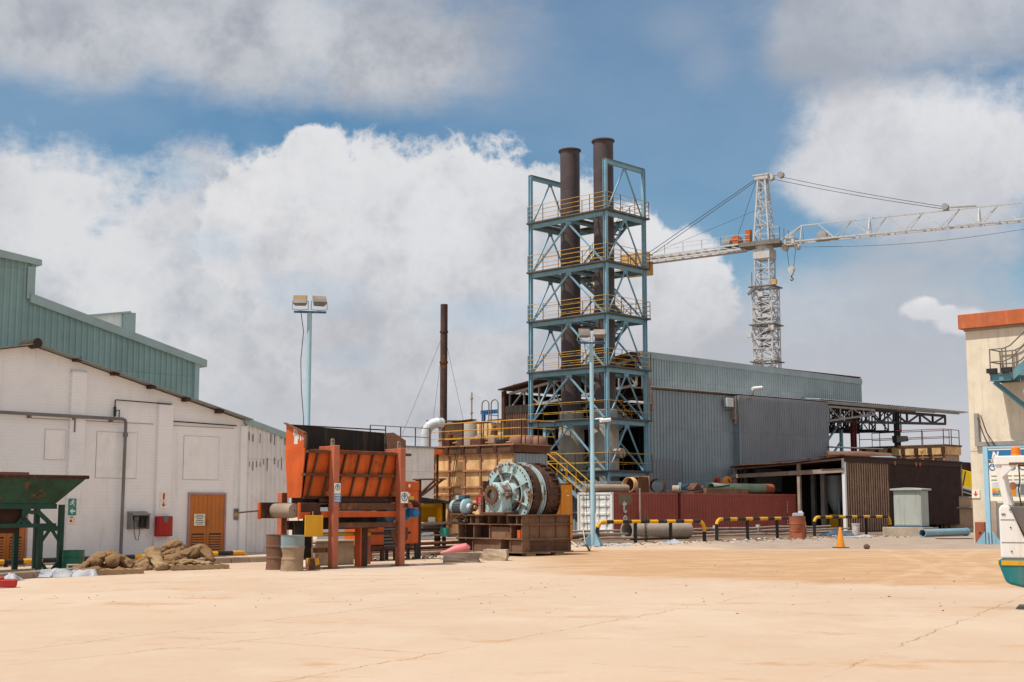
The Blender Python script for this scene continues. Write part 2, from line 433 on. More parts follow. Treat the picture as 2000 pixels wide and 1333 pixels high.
MT = dict(
 brick=brick_mat(), ground=ground_mat(),
 teal=M('teal_sheeting', (.265, .38, .36, 1), .5, .0, .12, .12, streak=.15, bump=.05, panel=0.94),
 tealtrim=M('teal_flashing', (.32, .41, .40, 1), .5, 0, .1, .15, streak=.1, bump=.03),
 greyroof=M('weathered_roof_sheet', (.26, .28, .28, 1), .55, .2, .2, .3, bump=.05),
 whitesheet=M('white_ribbed_sheet', (.80, .76, .735, 1), .6, 0, .1, .25, (.45, .36, .3, 1), streak=.3, bump=.05, panel=0.8),
 patch=M('painted_panel', (.86, .83, .81, 1), .75, 0, .08, .2, (.5, .44, .4, 1), streak=.2, bump=.1),
 darkwood=M('dark_timber', (.05, .035, .028, 1), .8),
 pipegrey=M('grey_conduit', (.20, .19, .19, 1), .5, .3, .2, .3),
 pipebrown=M('brown_conduit', (.16, .12, .11, 1), .6, .1, .2, .3),
 door=M('orange_door_paint', (.52, .17, .035, 1), .5, 0, .15, .2, bump=.05),
 doorframe=M('pinkish_frame', (.45, .25, .22, 1), .6),
 black=plain('black_paint', (.018, .018, .02, 1), .55),
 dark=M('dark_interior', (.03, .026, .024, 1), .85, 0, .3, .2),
 white=M('white_paint', (.78, .76, .74, 1), .55, 0, .06, .15, (.45, .36, .27, 1), streak=.15, bump=.03),
 signwhite=plain('sign_white', (.86, .79, .66, 1), .5),
 signgreen=plain('sign_green', (.02, .26, .22, 1), .5),
 signred=plain('sign_red', (.55, .03, .03, 1), .5),
 signblue=plain('sign_blue', (.02, .16, .36, 1), .5),
 signyellow=plain('sign_yellow', (.62, .40, .04, 1), .5),
 red=M('red_box_paint', (.42, .025, .022, 1), .45, 0, .15, .2, bump=.03),
 greybox=M('grey_steel_box', (.27, .27, .26, 1), .5, .3, .15, .3),
 greenrust=M('green_paint_rusting', (.035, .095, .06, 1), .6, 0, .4, .5, (.04, .028, .02, 1), rust=.32, rs=2.6, streak=.5, streakcol=(.035, .02, .014, 1)),
 greensteel=M('dark_green_steel', (.025, .075, .055, 1), .55, 0, .3, .4, (.05, .03, .02, 1), rust=.12),
 greendrum=M('green_drum_paint', (.012, .12, .075, 1), .4, 0, .15, .2),
 kerb=M('kerb_concrete', (.30, .225, .165, 1), .9, 0, .25, .4, (.2, .13, .08, 1), bump=.4),
 concrete=M('stained_concrete', (.47, .36, .25, 1), .9, 0, .25, .7, (.13, .08, .045, 1), bump=.4, scale=1.8),
 concgrey=M('dark_stone_block', (.24, .185, .145, 1), .9, 0, .25, .4, (.15, .1, .07, 1), bump=.5),
 plinth=M('plinth_concrete', (.42, .34, .26, 1), .9, 0, .2, .4, bump=.3),
 yellow=M('safety_yellow', (.68, .34, .015, 1), .5, 0, .12, .25, (.3, .17, .05, 1), bump=.04),
 railyellow=M('faded_yellow_rail', (.62, .36, .06, 1), .5, 0, .2, .3, (.2, .09, .03, 1), rust=.2, rs=5),
 stripeblack=M('worn_black_paint', (.022, .021, .022, 1), .5, 0, .3, .3, (.12, .085, .06, 1)),
 sack=M('tan_woven_sack', (.235, .135, .065, 1), .9, 0, .25, .35, (.14, .085, .045, 1), streak=.1, bump=.6, rs=6),
 sackpale=M('pale_woven_sack', (.31, .20, .105, 1), .9, 0, .2, .3, (.22, .15, .08, 1), streak=.1, bump=.6, rs=6),
 plastic=M('white_plastic_sheet', (.36, .36, .375, 1), .4, 0, .1, .2, (.5, .4, .3, 1), streak=0, bump=.5, rs=4),
 pallet=M('pallet_wood', (.34, .225, .125, 1), .85, 0, .3, .4, (.14, .085, .05, 1), bump=.3),
 orange=M('orange_machine_paint', (.58, .105, .022, 1), .5, 0, .22, .38, (.17, .05, .025, 1), rust=.13, rs=3, streak=.35, streakcol=(.22, .05, .02, 1)),
 orangedeep=M('deep_orange_plate', (.60, .11, .02, 1), .5, 0, .3, .5, (.11, .03, .016, 1), rust=.22, rs=2.4, streak=.6, streakcol=(.17, .035, .012, 1)),
 orangelite=M('orange_frame_paint', (.47, .14, .075, 1), .55, 0, .18, .35, (.20, .085, .05, 1), rust=.10, rs=3.5),
 rustdark=M('dark_rust', (.07, .032, .022, 1), .85, 0, .35, .4, (.04, .02, .015, 1), rust=.35, bump=.4, rustcols=((.055, .022, .015, 1), (.15, .065, .035, 1))),
 rust=M('brown_rust', (.135, .065, .038, 1), .88, 0, .35, .5, (.06, .03, .02, 1), rust=.45, bump=.4),
 rustskid=M('rusted_skid_steel', (.215, .125, .08, 1), .85, 0, .3, .5, (.07, .035, .022, 1), rust=.35, bump=.4, streak=.4),
 rustorange=M('rust_streaked_panel', (.74, .46, .22, 1), .8, 0, .35, .8, (.58, .25, .07, 1), rust=.24, rs=1.3, streak=.8, streakcol=(.50, .20, .055, 1), bump=.25, rustcols=((.24, .085, .03, 1), (.45, .19, .06, 1))),
 rustrib=M('rusted_rib', (.38, .19, .10, 1), .85, 0, .3, .5, (.09, .035, .02, 1), rust=.3, bump=.3),
 rustpale=M('rusty_pale_pipe', (.40, .30, .24, 1), .8, 0, .25, .5, (.25, .11, .05, 1), rust=.25, bump=.2),
 rustbrown_sheet=M('rusty_brown_sheet', (.115, .058, .04, 1), .8, 0, .3, .5, (.05, .024, .018, 1), rust=.3, streak=.7, streakcol=(.17, .09, .06, 1), bump=.2, panel=0.88),
 tan_sheet=M('tan_rusty_sheet', (.27, .175, .12, 1), .8, 0, .25, .5, (.12, .05, .03, 1), rust=.2, streak=1.0, ss=(5, 5, .08), streakcol=(.13, .05, .03, 1), bump=.2, panel=0.88),
 darksheet=M('dark_brown_sheet', (.05, .028, .023, 1), .75, 0, .35, .4, (.06, .028, .02, 1), rust=.12, streak=.5, streakcol=(.085, .03, .02, 1), bump=.15, panel=0.88),
 drumbrown=M('rusty_drum', (.17, .085, .055, 1), .75, 0, .25, .5, (.24, .15, .09, 1), rust=.25, bump=.2),
 drumblue=M('faded_blue_drum', (.31, .255, .19, 1), .7, 0, .3, .75, (.16, .20, .23, 1), rust=.22, rs=1.6, scale=.7, streak=.4, bump=.25, rustcols=((.2, .12, .07, 1), (.33, .22, .13, 1))),
 drumred=M('red_brown_drum', (.36, .11, .055, 1), .7, 0, .25, .5, (.13, .055, .035, 1), rust=.25, rs=3, bump=.25),
 belt=M('worn_belt', (.30, .225, .17, 1), .8, 0, .25, .4, bump=.2),
 bluemotor=M('blue_motor_paint', (.02, .14, .33, 1), .4, 0, .2, .3, (.08, .07, .07, 1), bump=.05),
 dullblue=M('dull_blue_paint', (.06, .115, .17, 1), .5, 0, .25, .4, (.1, .07, .05, 1)),
 ltblue=M('light_blue_paint', (.36, .53, .57, 1), .5, 0, .15, .35, (.26, .17, .11, 1), rust=.2, rs=4, bump=.1, rustcols=((.16, .08, .05, 1), (.30, .19, .12, 1))),
 millblue=M('chipped_pale_blue', (.40, .53, .53, 1), .55, 0, .18, .5, (.28, .19, .13, 1), rust=.47, rs=3.4, bump=.2, rustcols=((.12, .055, .035, 1), (.27, .15, .09, 1))),
 millrust=M('oily_rust', (.085, .043, .029, 1), .6, 0, .4, .5, (.04, .022, .016, 1), rust=.35, rs=4, bump=.5),
 motorgrey=M('motor_fins', (.16, .17, .18, 1), .5, .3, .2, .3),
 cabinetorange=M('orange_cabinet', (.64, .235, .012, 1), .45, 0, .08, .12, bump=.02),
 amber=None,
 steelgrey=M('bare_grey_steel', (.38, .36, .33, 1), .5, .4, .2, .4),
 towerblue=M('tower_blue_steel', (.24, .43, .53, 1), .5, 0, .14, .2, (.2, .17, .14, 1), rust=.05, bump=.04),
 deckdark=M('deck_grating', (.12, .115, .11, 1), .7, .2, .3, .4),
 stack=M('dark_brown_stack', (.088, .066, .066, 1), .5, .1, .2, .35, (.10, .075, .07, 1), streak=.25, bump=.06),
 stackbase=M('pale_stack_cladding', (.38, .34, .285, 1), .6, 0, .15, .35, (.25, .18, .12, 1), streak=.4, bump=.1),
 polelight=M('pale_blue_pole', (.34, .52, .60, 1), .45, 0, .1, .2, (.3, .25, .2, 1), bump=.03),
 lamp=M('lamp_housing', (.24, .215, .195, 1), .55, .3, .2, .3),
 lens=plain('lamp_glass_amber', (.36, .22, .10, 1), .2),
 shedgrey=M('grey_sheeting', (.275, .285, .30, 1), .5, .15, .10, .15, (.2, .17, .15, 1), streak=.12, bump=.04, panel=0.8),
 shedblue=M('blue_grey_sheeting', (.32, .38, .395, 1), .45, .15, .10, .15, streak=.12, bump=.04, panel=1.04),
 shedlite=M('weathered_grey_sheet', (.32, .37, .395, 1), .5, .15, .12, .2, streak=.3, streakcol=(.30, .31, .31, 1), bump=.05, panel=0.9),
 truss=M('grey_truss_steel', (.31, .28, .25, 1), .6, .1, .2, .4, (.14, .08, .05, 1), rust=.12),
 trussdark=M('dark_truss_steel', (.045, .042, .045, 1), .6, .1, .3, .4),
 redcol=M('dark_red_column', (.15, .025, .035, 1), .5, 0, .2, .3),
 contred=M('container_red', (.35, .085, .06, 1), .6, 0, .15, .3, (.13, .05, .04, 1), rust=.10, rs=4, streak=.25, streakcol=(.19, .06, .045, 1), bump=.05),
 contwhite=M('container_white', (.80, .79, .77, 1), .5, 0, .05, .15, (.4, .3, .2, 1), rust=.06, bump=.03),
 olive=M('olive_patch', (.20, .17, .10, 1), .7),
 greenpipe=M('faded_green_pipe', (.23, .30, .20, 1), .6, 0, .2, .5, (.2, .13, .07, 1), rust=.2),
 bluepipe=M('blue_pipe', (.21, .36, .44, 1), .35, 0, .12, .3, (.35, .28, .2, 1)),
 tanpipe=M('dusty_roll', (.34, .26, .19, 1), .8, 0, .2, .4),
 greypipe=M('ribbed_grey_pipe', (.36, .30, .245, 1), .7, 0, .15, .3),
 reel=M('orange_reel', (.72, .22, .03, 1), .5, 0, .1, .15),
 cone=M('cone_orange', (.74, .24, .012, 1), .55, 0, .2, .35, (.62, .36, .08, 1), bump=.05),
 cabgrey=M('pale_grey_cabinet', (.40, .43, .39, 1), .5, 0, .06, .1, bump=.02),
 cream=M('cream_plaster', (.74, .64, .50, 1), .85, 0, .12, .5, (.47, .37, .27, 1), streak=.45, bump=.15, scale=.8),
 fascia=M('terracotta_fascia', (.48, .125, .045, 1), .6, 0, .15, .25, (.6, .3, .2, 1), streak=.25, bump=.05),
 railgrey=M('galvanised_rail', (.22, .18, .155, 1), .6, .2, .2, .3),
 postblue=M('sign_post_blue', (.33, .55, .68, 1), .45, 0, .1, .2),
 stairblue=M('stair_blue_steel', (.13, .28, .34, 1), .5, 0, .2, .3),
 fkwhite=M('truck_white', (.76, .73, .69, 1), .45, 0, .06, .25, (.5, .33, .2, 1), rust=.06, rs=3, bump=.03),
 fkteal=M('truck_teal', (.012, .17, .18, 1), .4, 0, .15, .35, (.22, .16, .1, 1), bump=.05),
 fkgrey=M('truck_grey', (.13, .115, .105, 1), .6, 0, .2, .3),
 rubber=M('tyre_rubber', (.02, .019, .018, 1), .8, 0, .3, .4, (.15, .1, .07, 1)),
 beacon=plain('beacon_orange', (.75, .2, .01, 1), .25),
 crane=M('crane_white', (.52, .51, .50, 1), .5, 0, .15, .45, (.18, .12, .09, 1), rust=.22, rs=1.6, bump=.03),
 cranedark=M('crane_platform', (.20, .18, .16, 1), .6, .1, .25, .4),
 cable=plain('steel_cable', (.06, .06, .065, 1), .5),
 cranewt=M('crane_ballast', (.56, .33, .13, 1), .7, 0, .2, .4),
 craneorange=M('crane_orange', (.5, .12, .03, 1), .5, 0, .2, .3),
 chimney=M('rusty_chimney', (.075, .045, .038, 1), .75, 0, .35, .5, (.18, .09, .04, 1), rust=.3, rs=1.2, streak=.5, bump=.2),
 duct=M('pale_duct', (.60, .63, .63, 1), .45, .1, .1, .25, (.3, .26, .22, 1)),
 redrust=M('dusty_red_vessel', (.25, .125, .09, 1), .8, 0, .25, .4),
 pink=plain('pink_plastic', (.62, .17, .17, 1), .5),
 leaf=M('weed_leaf', (.09, .115, .035, 1), .7, 0, .3, .3, (.16, .12, .05, 1), streak=0, bump=0),
 rubble=M('dark_rubble', (.13, .085, .06, 1), .95, 0, .5, .5, (.3, .22, .16, 1), scale=6, bump=.3),
 litter=M('pale_litter', (.62, .58, .55, 1), .7, 0, .3, .3, scale=5),
 tanwall=M('tan_wall', (.46, .30, .20, 1), .9, 0, .15, .3),
 machyellow=M('machine_yellow', (.72, .45, .012, 1), .4, 0, .08, .2),
 tealbox=plain('teal_plastic', (.03, .33, .25, 1), .5),
)
def stripe_mat():
    m = M('rusty_striped_sheet', (.40, .285, .20, 1), .8, 0, .25, .4, (.2, .1, .06, 1), rust=.15, streak=.6, ss=(3, 3, .1), streakcol=(.16, .07, .04, 1), bump=.2)
    nt = m.node_tree; b = nt.nodes['Principled BSDF']
    co = nt.nodes.new('ShaderNodeTexCoord').outputs['Object']
    sp = nt.nodes.new('ShaderNodeSeparateXYZ'); nt.links.new(co, sp.inputs[0])
    w = mth(nt, 'SINE', mth(nt, 'MULTIPLY', mth(nt, 'ADD', sp.outputs[0], -.12 + .075), 2*PI/.3))
    w = mth(nt, 'ADD', w, mth(nt, 'MULTIPLY', mth(nt, 'SUBTRACT', nz(nt, co, 2, 8, .7, (4, 4, .5)), .5), 2.4))
    old = b.inputs['Base Color'].links[0].from_socket
    nt.links.new(mixc(nt, ramp(nt, w, .25, -.35), old, (.10, .04, .025, 1)), b.inputs['Base Color'])  # dark brown stripes at the rib pitch, broken by noise
    return m
MT['stripesheet'] = stripe_mat()
def drum_mat():
    m = M('faded_blue_drum', (.22, .29, .315, 1), .7, 0, .3, .5, (.33, .25, .17, 1), rust=.22, rs=2.2, streak=.5, bump=.25, rustcols=((.16, .09, .055, 1), (.30, .2, .12, 1)))
    nt = m.node_tree; b = nt.nodes['Principled BSDF']
    co = nt.nodes.new('ShaderNodeTexCoord').outputs['Object']
    sp = nt.nodes.new('ShaderNodeSeparateXYZ'); nt.links.new(co, sp.inputs[0])
    t = mth(nt, 'ADD', sp.outputs[2], mth(nt, 'MULTIPLY', mth(nt, 'SUBTRACT', nz(nt, co, 3, 8, .7), .5), .9))
    old = b.inputs['Base Color'].links[0].from_socket
    c = mixc(nt, ramp(nt, t, .68, .5), old, mixc(nt, nz(nt, co, 5, 8, .7), (.20, .125, .075, 1), (.40, .285, .18, 1)))
    nt.links.new(c, b.inputs['Base Color'])
    return m
MT['drumblue'] = drum_mat()
def amber():
    m, nt, b, co = base_mat('amber_screen')
    b.inputs['Base Color'].default_value = (.62, .33, .01, 1)
    b.inputs['Roughness'].default_value = .12
    b.inputs['Transmission Weight'].default_value = .6
    b.inputs['IOR'].default_value = 1.1
    return m
MT['amber'] = amber()

# ------------------------------------------------------------------ camera, sun, sky
cam = bpy.data.cameras.new('camera'); camo = bpy.data.objects.new('camera', cam)
COL.objects.link(camo)
camo.location = CAM
camo.rotation_euler = (PI/2 + PITCH, 0, 0)
cam.sensor_width = 36; cam.lens = 36 * FOC / 2000
cam.clip_end = 3000; cam.clip_start = .1
scene.camera = camo

SUN = V((-.80, -.46, 1.85)).normalized()
sd = bpy.data.lights.new('sun', 'SUN'); sd.energy = 4.3; sd.angle = R(.53); sd.color = (1, .95, .87)
so = bpy.data.objects.new('sun', sd); COL.objects.link(so)
so.rotation_euler = SUN.to_track_quat('Z', 'Y').to_euler()
so.location = (-30, -20, 60)

def world():
    w = bpy.data.worlds.new('World'); scene.world = w; w.use_nodes = True
    nt = w.node_tree
    bg = nt.nodes['Background']; bg.inputs['Strength'].default_value = .1
    sky = nt.nodes.new('ShaderNodeTexSky'); sky.sky_type = 'NISHITA'; sky.sun_disc = False
    sky.sun_elevation = math.asin(SUN.z); sky.sun_rotation = math.atan2(SUN.x, SUN.y)
    sky.air_density = 1.2; sky.dust_density = .6; sky.ozone_density = 2.0
    tc = nt.nodes.new('ShaderNodeTexCoord'); d = tc.outputs['Generated']
    sp = nt.nodes.new('ShaderNodeSeparateXYZ'); nt.links.new(d, sp.inputs[0])
    az = mth(nt, 'ARCTAN2', sp.outputs[0], sp.outputs[1])
    el = mth(nt, 'ARCSINE', sp.outputs[2])
    n1 = nz(nt, d, 6, 5, .5)
    n2 = nz(nt, d, 20, 6, .55, None, (3, 1, 2))
    n4 = nz(nt, d, 52, 7, .6, None, (1, 6, 2))
    n3 = nz(nt, d, 3.0, 7, .55, (1, 1, 1.7), (7, 1, 4))
    wsp = nz(nt, d, 7, 10, .66, (1, 1, 2.2), (2, 9, 4))
    bil = mth(nt, 'ABSOLUTE', mth(nt, 'MULTIPLY', mth(nt, 'SUBTRACT', n4, .5), 2))
    bil2 = mth(nt, 'ABSOLUTE', mth(nt, 'MULTIPLY', mth(nt, 'SUBTRACT', n2, .5), 2))
    c1, c2, c4, cw = (mth(nt, 'SUBTRACT', n, .5) for n in (n1, n2, n4, wsp))
    K = 10.0
    col = mixc(nt, 1.0, sky.outputs[0], (.42, .71, .84, 1), 'MULTIPLY')
    # broken cloud added over the unseen rest of the sky to lift the fill
    away = mth(nt, 'MAXIMUM', ramp(nt, sp.outputs[1], .75, .35), ramp(nt, sp.outputs[2], .42, .62))
    veil = mth(nt, 'MULTIPLY', ramp(nt, n3, .34, .62), mth(nt, 'ADD', mth(nt, 'MULTIPLY', away, .78), .13))
    col = mixc(nt, veil, col, (.80*K, .785*K, .765*K, 1))
    def ae(px, py):
        r = ray(px, py)
        return math.atan2(r.x, r.y), math.asin(r.z / r.length)
    def dist(cx, cy, rx, ry):
        a0, e0 = ae(cx, cy); a1, _ = ae(cx + rx, cy); _, e1 = ae(cx, cy - ry)
        dx = mth(nt, 'DIVIDE', mth(nt, 'SUBTRACT', az, a0), abs(a1 - a0))
        dy = mth(nt, 'DIVIDE', mth(nt, 'SUBTRACT', el, e0), abs(e1 - e0))
        q = mth(nt, 'SQRT', mth(nt, 'ADD', mth(nt, 'MULTIPLY', dx, dx), mth(nt, 'MULTIPLY', dy, dy)))
        return q, dy
    def acc(q, *terms):
        for n, k in terms:
            if k: q = mth(nt, 'ADD', q, mth(nt, 'MULTIPLY', n, k))
        return q
    def cloud(ells, lo, hi, top, bot, op=1.0, big=.6, mid=.3, bb=0.0, wisp=0.0, sh0=.5, shk=.5, con=.8, sb=.6):
        """a cloud bank: union of ellipses in azimuth/elevation, rim broken by noise, lighter above than below"""
        nonlocal col
        qq = None; dyy = None
        for e in ells:
            q, dy = dist(*e)
            if qq is None: qq, dyy = q, dy
            else: qq = mth(nt, 'SMOOTH_MIN', qq, q, .12)
        q = acc(qq, (c1, big), (c2, mid), (bil, bb), (bil2, bb*.8), (cw, wisp))
        a = mth(nt, 'MULTIPLY', ramp(nt, q, hi, lo), op)
        sh = acc(mth(nt, 'ADD', mth(nt, 'MULTIPLY', dyy, shk), sh0), (c1, con), (c2, con*.8), (bil, -sb*.6), (bil2, -sb*.5), (cw, wisp*.3))
        sc = mixc(nt, ramp(nt, sh, 0, 1.0), tuple(c*K for c in bot) + (1,), tuple(c*K for c in top) + (1,))
        col = mixc(nt, a, col, sc)
    W = (.725, .72, .73); W2 = (.64, .64, .66); GR = (.42, .44, .485); GD = (.325, .35, .40); HZ = (.50, .505, .545)
    cloud([(1000, 900, 1900, 260)], .55, 1.3, HZ, (.56, .56, .59), .95, .5, .2, 0, .5)
    cloud([(250, 600, 520, 330), (60, 420, 300, 190)], .7, 1.12, (.70, .695, .70), (.42, .435, .475), .93, 1.1, .6, .2, 1.1, .42, .35, 2.0)
    cloud([(1650, 660, 520, 150), (1330, 640, 200, 120)], .4, 1.2, (.58, .58, .615), (.44, .455, .50), .8, .9, .5, 0, 1.0, .5, .3, 1.2)
    # the big cumulus
    cloud([(1320, 600, 140, 190), (1230, 520, 130, 140)], .84, 1.0, W, (.45, .46, .50), .95, .4, .36, .26, .1, .56, .45, 1.3)
    cloud([(910, 580, 350, 340), (690, 540, 260, 315), (560, 460, 200, 185), (1080, 520, 150, 230), (620, 330, 90, 100)], .84, 1.0, W, (.44, .45, .49), .95, .36, .36, .30, .12, .56, .52, 1.5)
    # right hand clouds
    cloud([(1860, 300, 320, 190), (1640, 350, 130, 100), (1720, 250, 170, 110)], .55, 1.12, (.74, .735, .75), (.54, .545, .58), .95, 1.0, .6, .2, .9, .55, .35, 1.4)
    cloud([(1840, 30, 420, 160), (1600, 60, 130, 100)], .4, 1.15, (.56, .57, .605), (.36, .385, .435), .9, 1.0, .5, 0, 1.2, .5, .2, 1.2)
    cloud([(1790, 505, 230, 60)], .1, 1.3, GR, GR, .6, 1.0, .5, 0, 1.2)
    cloud([(1800, 603, 46, 26), (1880, 628, 60, 30), (1845, 612, 40, 18)], .62, 1.0, (.80, .79, .79), (.64, .64, .66), .85, .7, .6, .4, .6)
    # grey bank across the top left
    cloud([(400, 40, 620, 175), (760, 110, 260, 120), (150, 60, 300, 140)], .5, 1.15, (.60, .61, .635), GD, .97, 1.1, .5, 0, 1.0, .45, -.12, 1.7)
    cloud([(1010, 110, 120, 110)], .1, 1.3, GR, GR, .25, 1.2, .6, 0, 1.6)
    cloud([(1380, 120, 60, 80), (1330, 60, 90, 60)], .1, 1.3, GR, GR, .25, 1.2, .6, 0, 1.8)
    def gap(cx, cy, rx, ry, op):
        nonlocal col
        q, _ = dist(cx, cy, rx, ry)
        q = acc(q, (c1, 1.2), (c2, .7), (cw, 1.4))
        col = mixc(nt, mth(nt, 'MULTIPLY', ramp(nt, q, 1.25, .1), op), col, (.40*K, .51*K, .62*K, 1))
    gap(960, 615, 150, 45, .6); gap(600, 575, 130, 50, .38); gap(420, 480, 90, 45, .35); gap(350, 345, 50, 45, .55); gap(680, 700, 90, 26, .25); gap(250, 320, 90, 26, .3)
    nt.links.new(col, bg.inputs['Color'])
    try:
        w.cycles.sampling_method = 'MANUAL'; w.cycles.sample_map_resolution = 512
    except Exception: pass
world()
scene.view_settings.view_transform = 'Standard'; scene.view_settings.look = 'None'
scene.view_settings.exposure = 0.12; scene.view_settings.gamma = 1
# ================================================================== THE YARD
xs = [-700, -60, -45, -30, -20, -15, -12, -9, -7, -3, 3, 12, 25, 60, 700]
ys = [-80, 0, 10, 20, 30, 40, 50, 60, 80, 120, 300, 1400]
mb = MB()
vs = [(x, y, gz(max(x, -60))) for y in ys for x in xs]
nx = len(xs)
mb.add(vs, [(j*nx+i, j*nx+i+1, (j+1)*nx+i+1, (j+1)*nx+i) for j in range(len(ys)-1) for i in range(nx-1)], True)
o = mb.build('yard', MT['ground'], fix=False); o['kind'] = 'structure'

# ================================================================== WHITE BRICK BUILDING
LB = Fr((-10.68, 46.3))
W = lambda px, py, y=0: LB.hit(px, py, 1, y)
wb = thing('brick_building', LB, 'white painted brick building with a low gable and orange louvred doors', 'building')
xl = W(-170, 700).x; xr = W(480, 830).x
zl, zp0, zp, zr = W(-170, 704).z, W(0, 684).z, W(62, 676).z, W(474, 823).z
xp = W(62, 677).x
mb = MB()
poly = [(xl, 0, -.8), (xr, 0, -.8), (xr, 0, zr), (xp, 0, zp), (xl, 0, zl)]
mb.prism(poly, (0, 4.2, 0)); mb.build('wall', MT['brick'], wb)
mb = MB()                                         # pilasters
for x0, x1, pt in ((135, 164, 727), (307, 335, 790)):
    a, b = W(x0, 800).x, W(x1, 800).x
    mb = MB(); zt = W(x0, pt).z
    mb.prism([(a, -.14, -.8), (b, -.14, -.8), (b, -.14, zt), (a, -.14, zt)], (0, .135, 0))
    mb.prism([(a, -.14, zt), (b, -.14, zt), (b, -.01, zt+.1), (a, -.01, zt+.1)], (0, 0, .012))
    mb.build('pilaster', MT['brick'], wb, .01)
a, b = W(468, 860).x, W(480, 860).x
MB().box(a, -.12, -.8, b, -.004, W(470, 830).z - .05).build('pilaster', MT['brick'], wb, .01)
# roof: two sheets over the gable and their eave edge
mb = MB()
for (xa, za, xb, zb) in ((xl, zl, xp, zp), (xp, zp, xr + .05, zr)):
    n = V((-(zb-za), 0, xb-xa)).normalized()
    p = V((xa, -.38, za)) + n*.03; q = V((xb, -.38, zb)) + n*.03
    mb.prism([p, q, q + n*.035, p + n*.035], (0, 4.6, 0))
mb.build('roof', MT['greyroof'], wb)
mb = MB().tube([(xp, -.4, zp+.06), (xp, .6, zp+.06)], .16, 10)
mb.build('ridge_cap', MT['darkwood'], wb)
for px, py in ((145, 709), (219, 736), (290, 762), (358, 787), (423, 810)):
    p = W(px, py)
    MB().box(p.x-.09, -.33, p.z+.03, p.x+.09, .02, p.z+.17).build('purlin_end', MT['darkwood'], wb, .01)
# bricked up openings
def patch(x0, y0, x1, y1, t=.018, m='patch', name='blocked_window'):
    a, b = W(x0, y1), W(x1, y0)
    zb, zt = W((x0+x1)/2, y1).z, W((x0+x1)/2, y0).z
    MB().box(a.x-.012, -.008, zb-.012, b.x+.012, -.002, zt+.012).build('window_joint', MT['plinth'], wb)
    MB().box(a.x-.5, -.012, zt+.32, b.x+.6, -.002, zt+.345).build('lintel_joint', MT['plinth'], wb)
    return MB().box(a.x, -t, zb, b.x, -.0085, zt).build(name, MT[m], wb, .006)
patch(186, 845, 268, 934); patch(357, 853, 428, 937); patch(86, 840, 128, 898)
# conduits
mb = MB()
zc = W(0, 806, -.2).z
x1 = W(246, 819, -.2).x; zb = W(240, 819, -.2).z
mb.tube([(xl, -.2, zc+.02), (x1-.12, -.2, zb), (x1-.03, -.2, zb-.03), (x1, -.2, zb-.12), (x1-.02, -.2, -.4)], .055, 8)
for px in (60, 145, 220): x = W(px, 815, -.2).x; mb.box(x-.03, -.2, zc-.12, x+.03, -.003, zc+.03)
x = W(148, 820, -.2).x; mb.box(x-.02, -.17, zc-.5, x+.02, -.14, zc)
mb.tube([(x1, -.2, zb-.45), (x1, -.2, zb-.58)], .085, 8)
mb.build('wall_pipe', MT['pipegrey'], wb)
mb = MB()
a = W(224, 815, -.1); b = W(224, 783, -.1); c = W(335, 790, -.18)
mb.tube([(a.x, -.1, zb), (a.x, -.1, b.z), (b.x+.05, -.1, b.z+.03), (c.x, -.18, c.z)], .022, 6)
d = W(233, 808, -.1); mb.tube([(a.x, -.1, zb+.25), (d.x, -.1, zb+.3), (d.x, -.1, zb)], .02, 6)
mb.tube([(a.x, -.1, zb+.1), (a.x, -.1, zb+.4)], .045, 6)
p, q = W(335, 823, -.06), W(462, 832, -.06); mb.tube([p, q], .022, 6)
mb.build('thin_pipe', MT['black'], wb)

def louvre_door(px0, px1, pyt, pyb, leaves, y=-.02):
    a, b = W(px0, pyb, y).x, W(px1, pyb, y).x
    zt = W(px1, pyt, y).z; zb = -.15
    fr = MB()
    fr.box(a, -.07, zb, a+.07, -.004, zt); fr.box(b-.07, -.07, zb, b, -.004, zt); fr.box(a+.07, -.07, zt-.07, b-.07, -.004, zt)
    f = fr.build('door_frame', MT['doorframe'], wb)
    w = (b - a - .14) / leaves
    for i in range(leaves):
        x0 = a + .07 + i*w + .006; x1 = x0 + w - .012
        d = MB().box(x0, -.045, zb, x1, -.005, zt - .075)
        for k in range(1, 4): d.box(x0 + k*(x1-x0)/4 - .006, -.055, zb+1.0, x0 + k*(x1-x0)/4 + .006, -.044, zt-.1)
        df = d.build('door_leaf', MT['door'], wb)
        lv = MB(); lv.box(x0+.1, -.052, zb+.12, x1-.1, -.046, zb+.85); lv.build('louvre_opening', MT['black'], df)
        lv = MB()
        for k in range(8):
            z = zb + .15 + k*.085
            lv.prism([(x0+.1, -.058, z), (x0+.1, -.075, z-.005), (x0+.1, -.06, z+.05)], (x1-x0-.2, 0, 0))
        lv.build('louvre_slats', MT['door'], df)
    return a, b, zb, zt
da, db, dz0, dz1 = louvre_door(364, 438, 963, 1085, 2)
louvre_door(-30, 50, 975, 1092, 2)
MB().box((da+db)/2-.02, -.09, 1.0, (da+db)/2+.05, -.056, 1.16).build('door_latch', MT['rustrib'], wb)
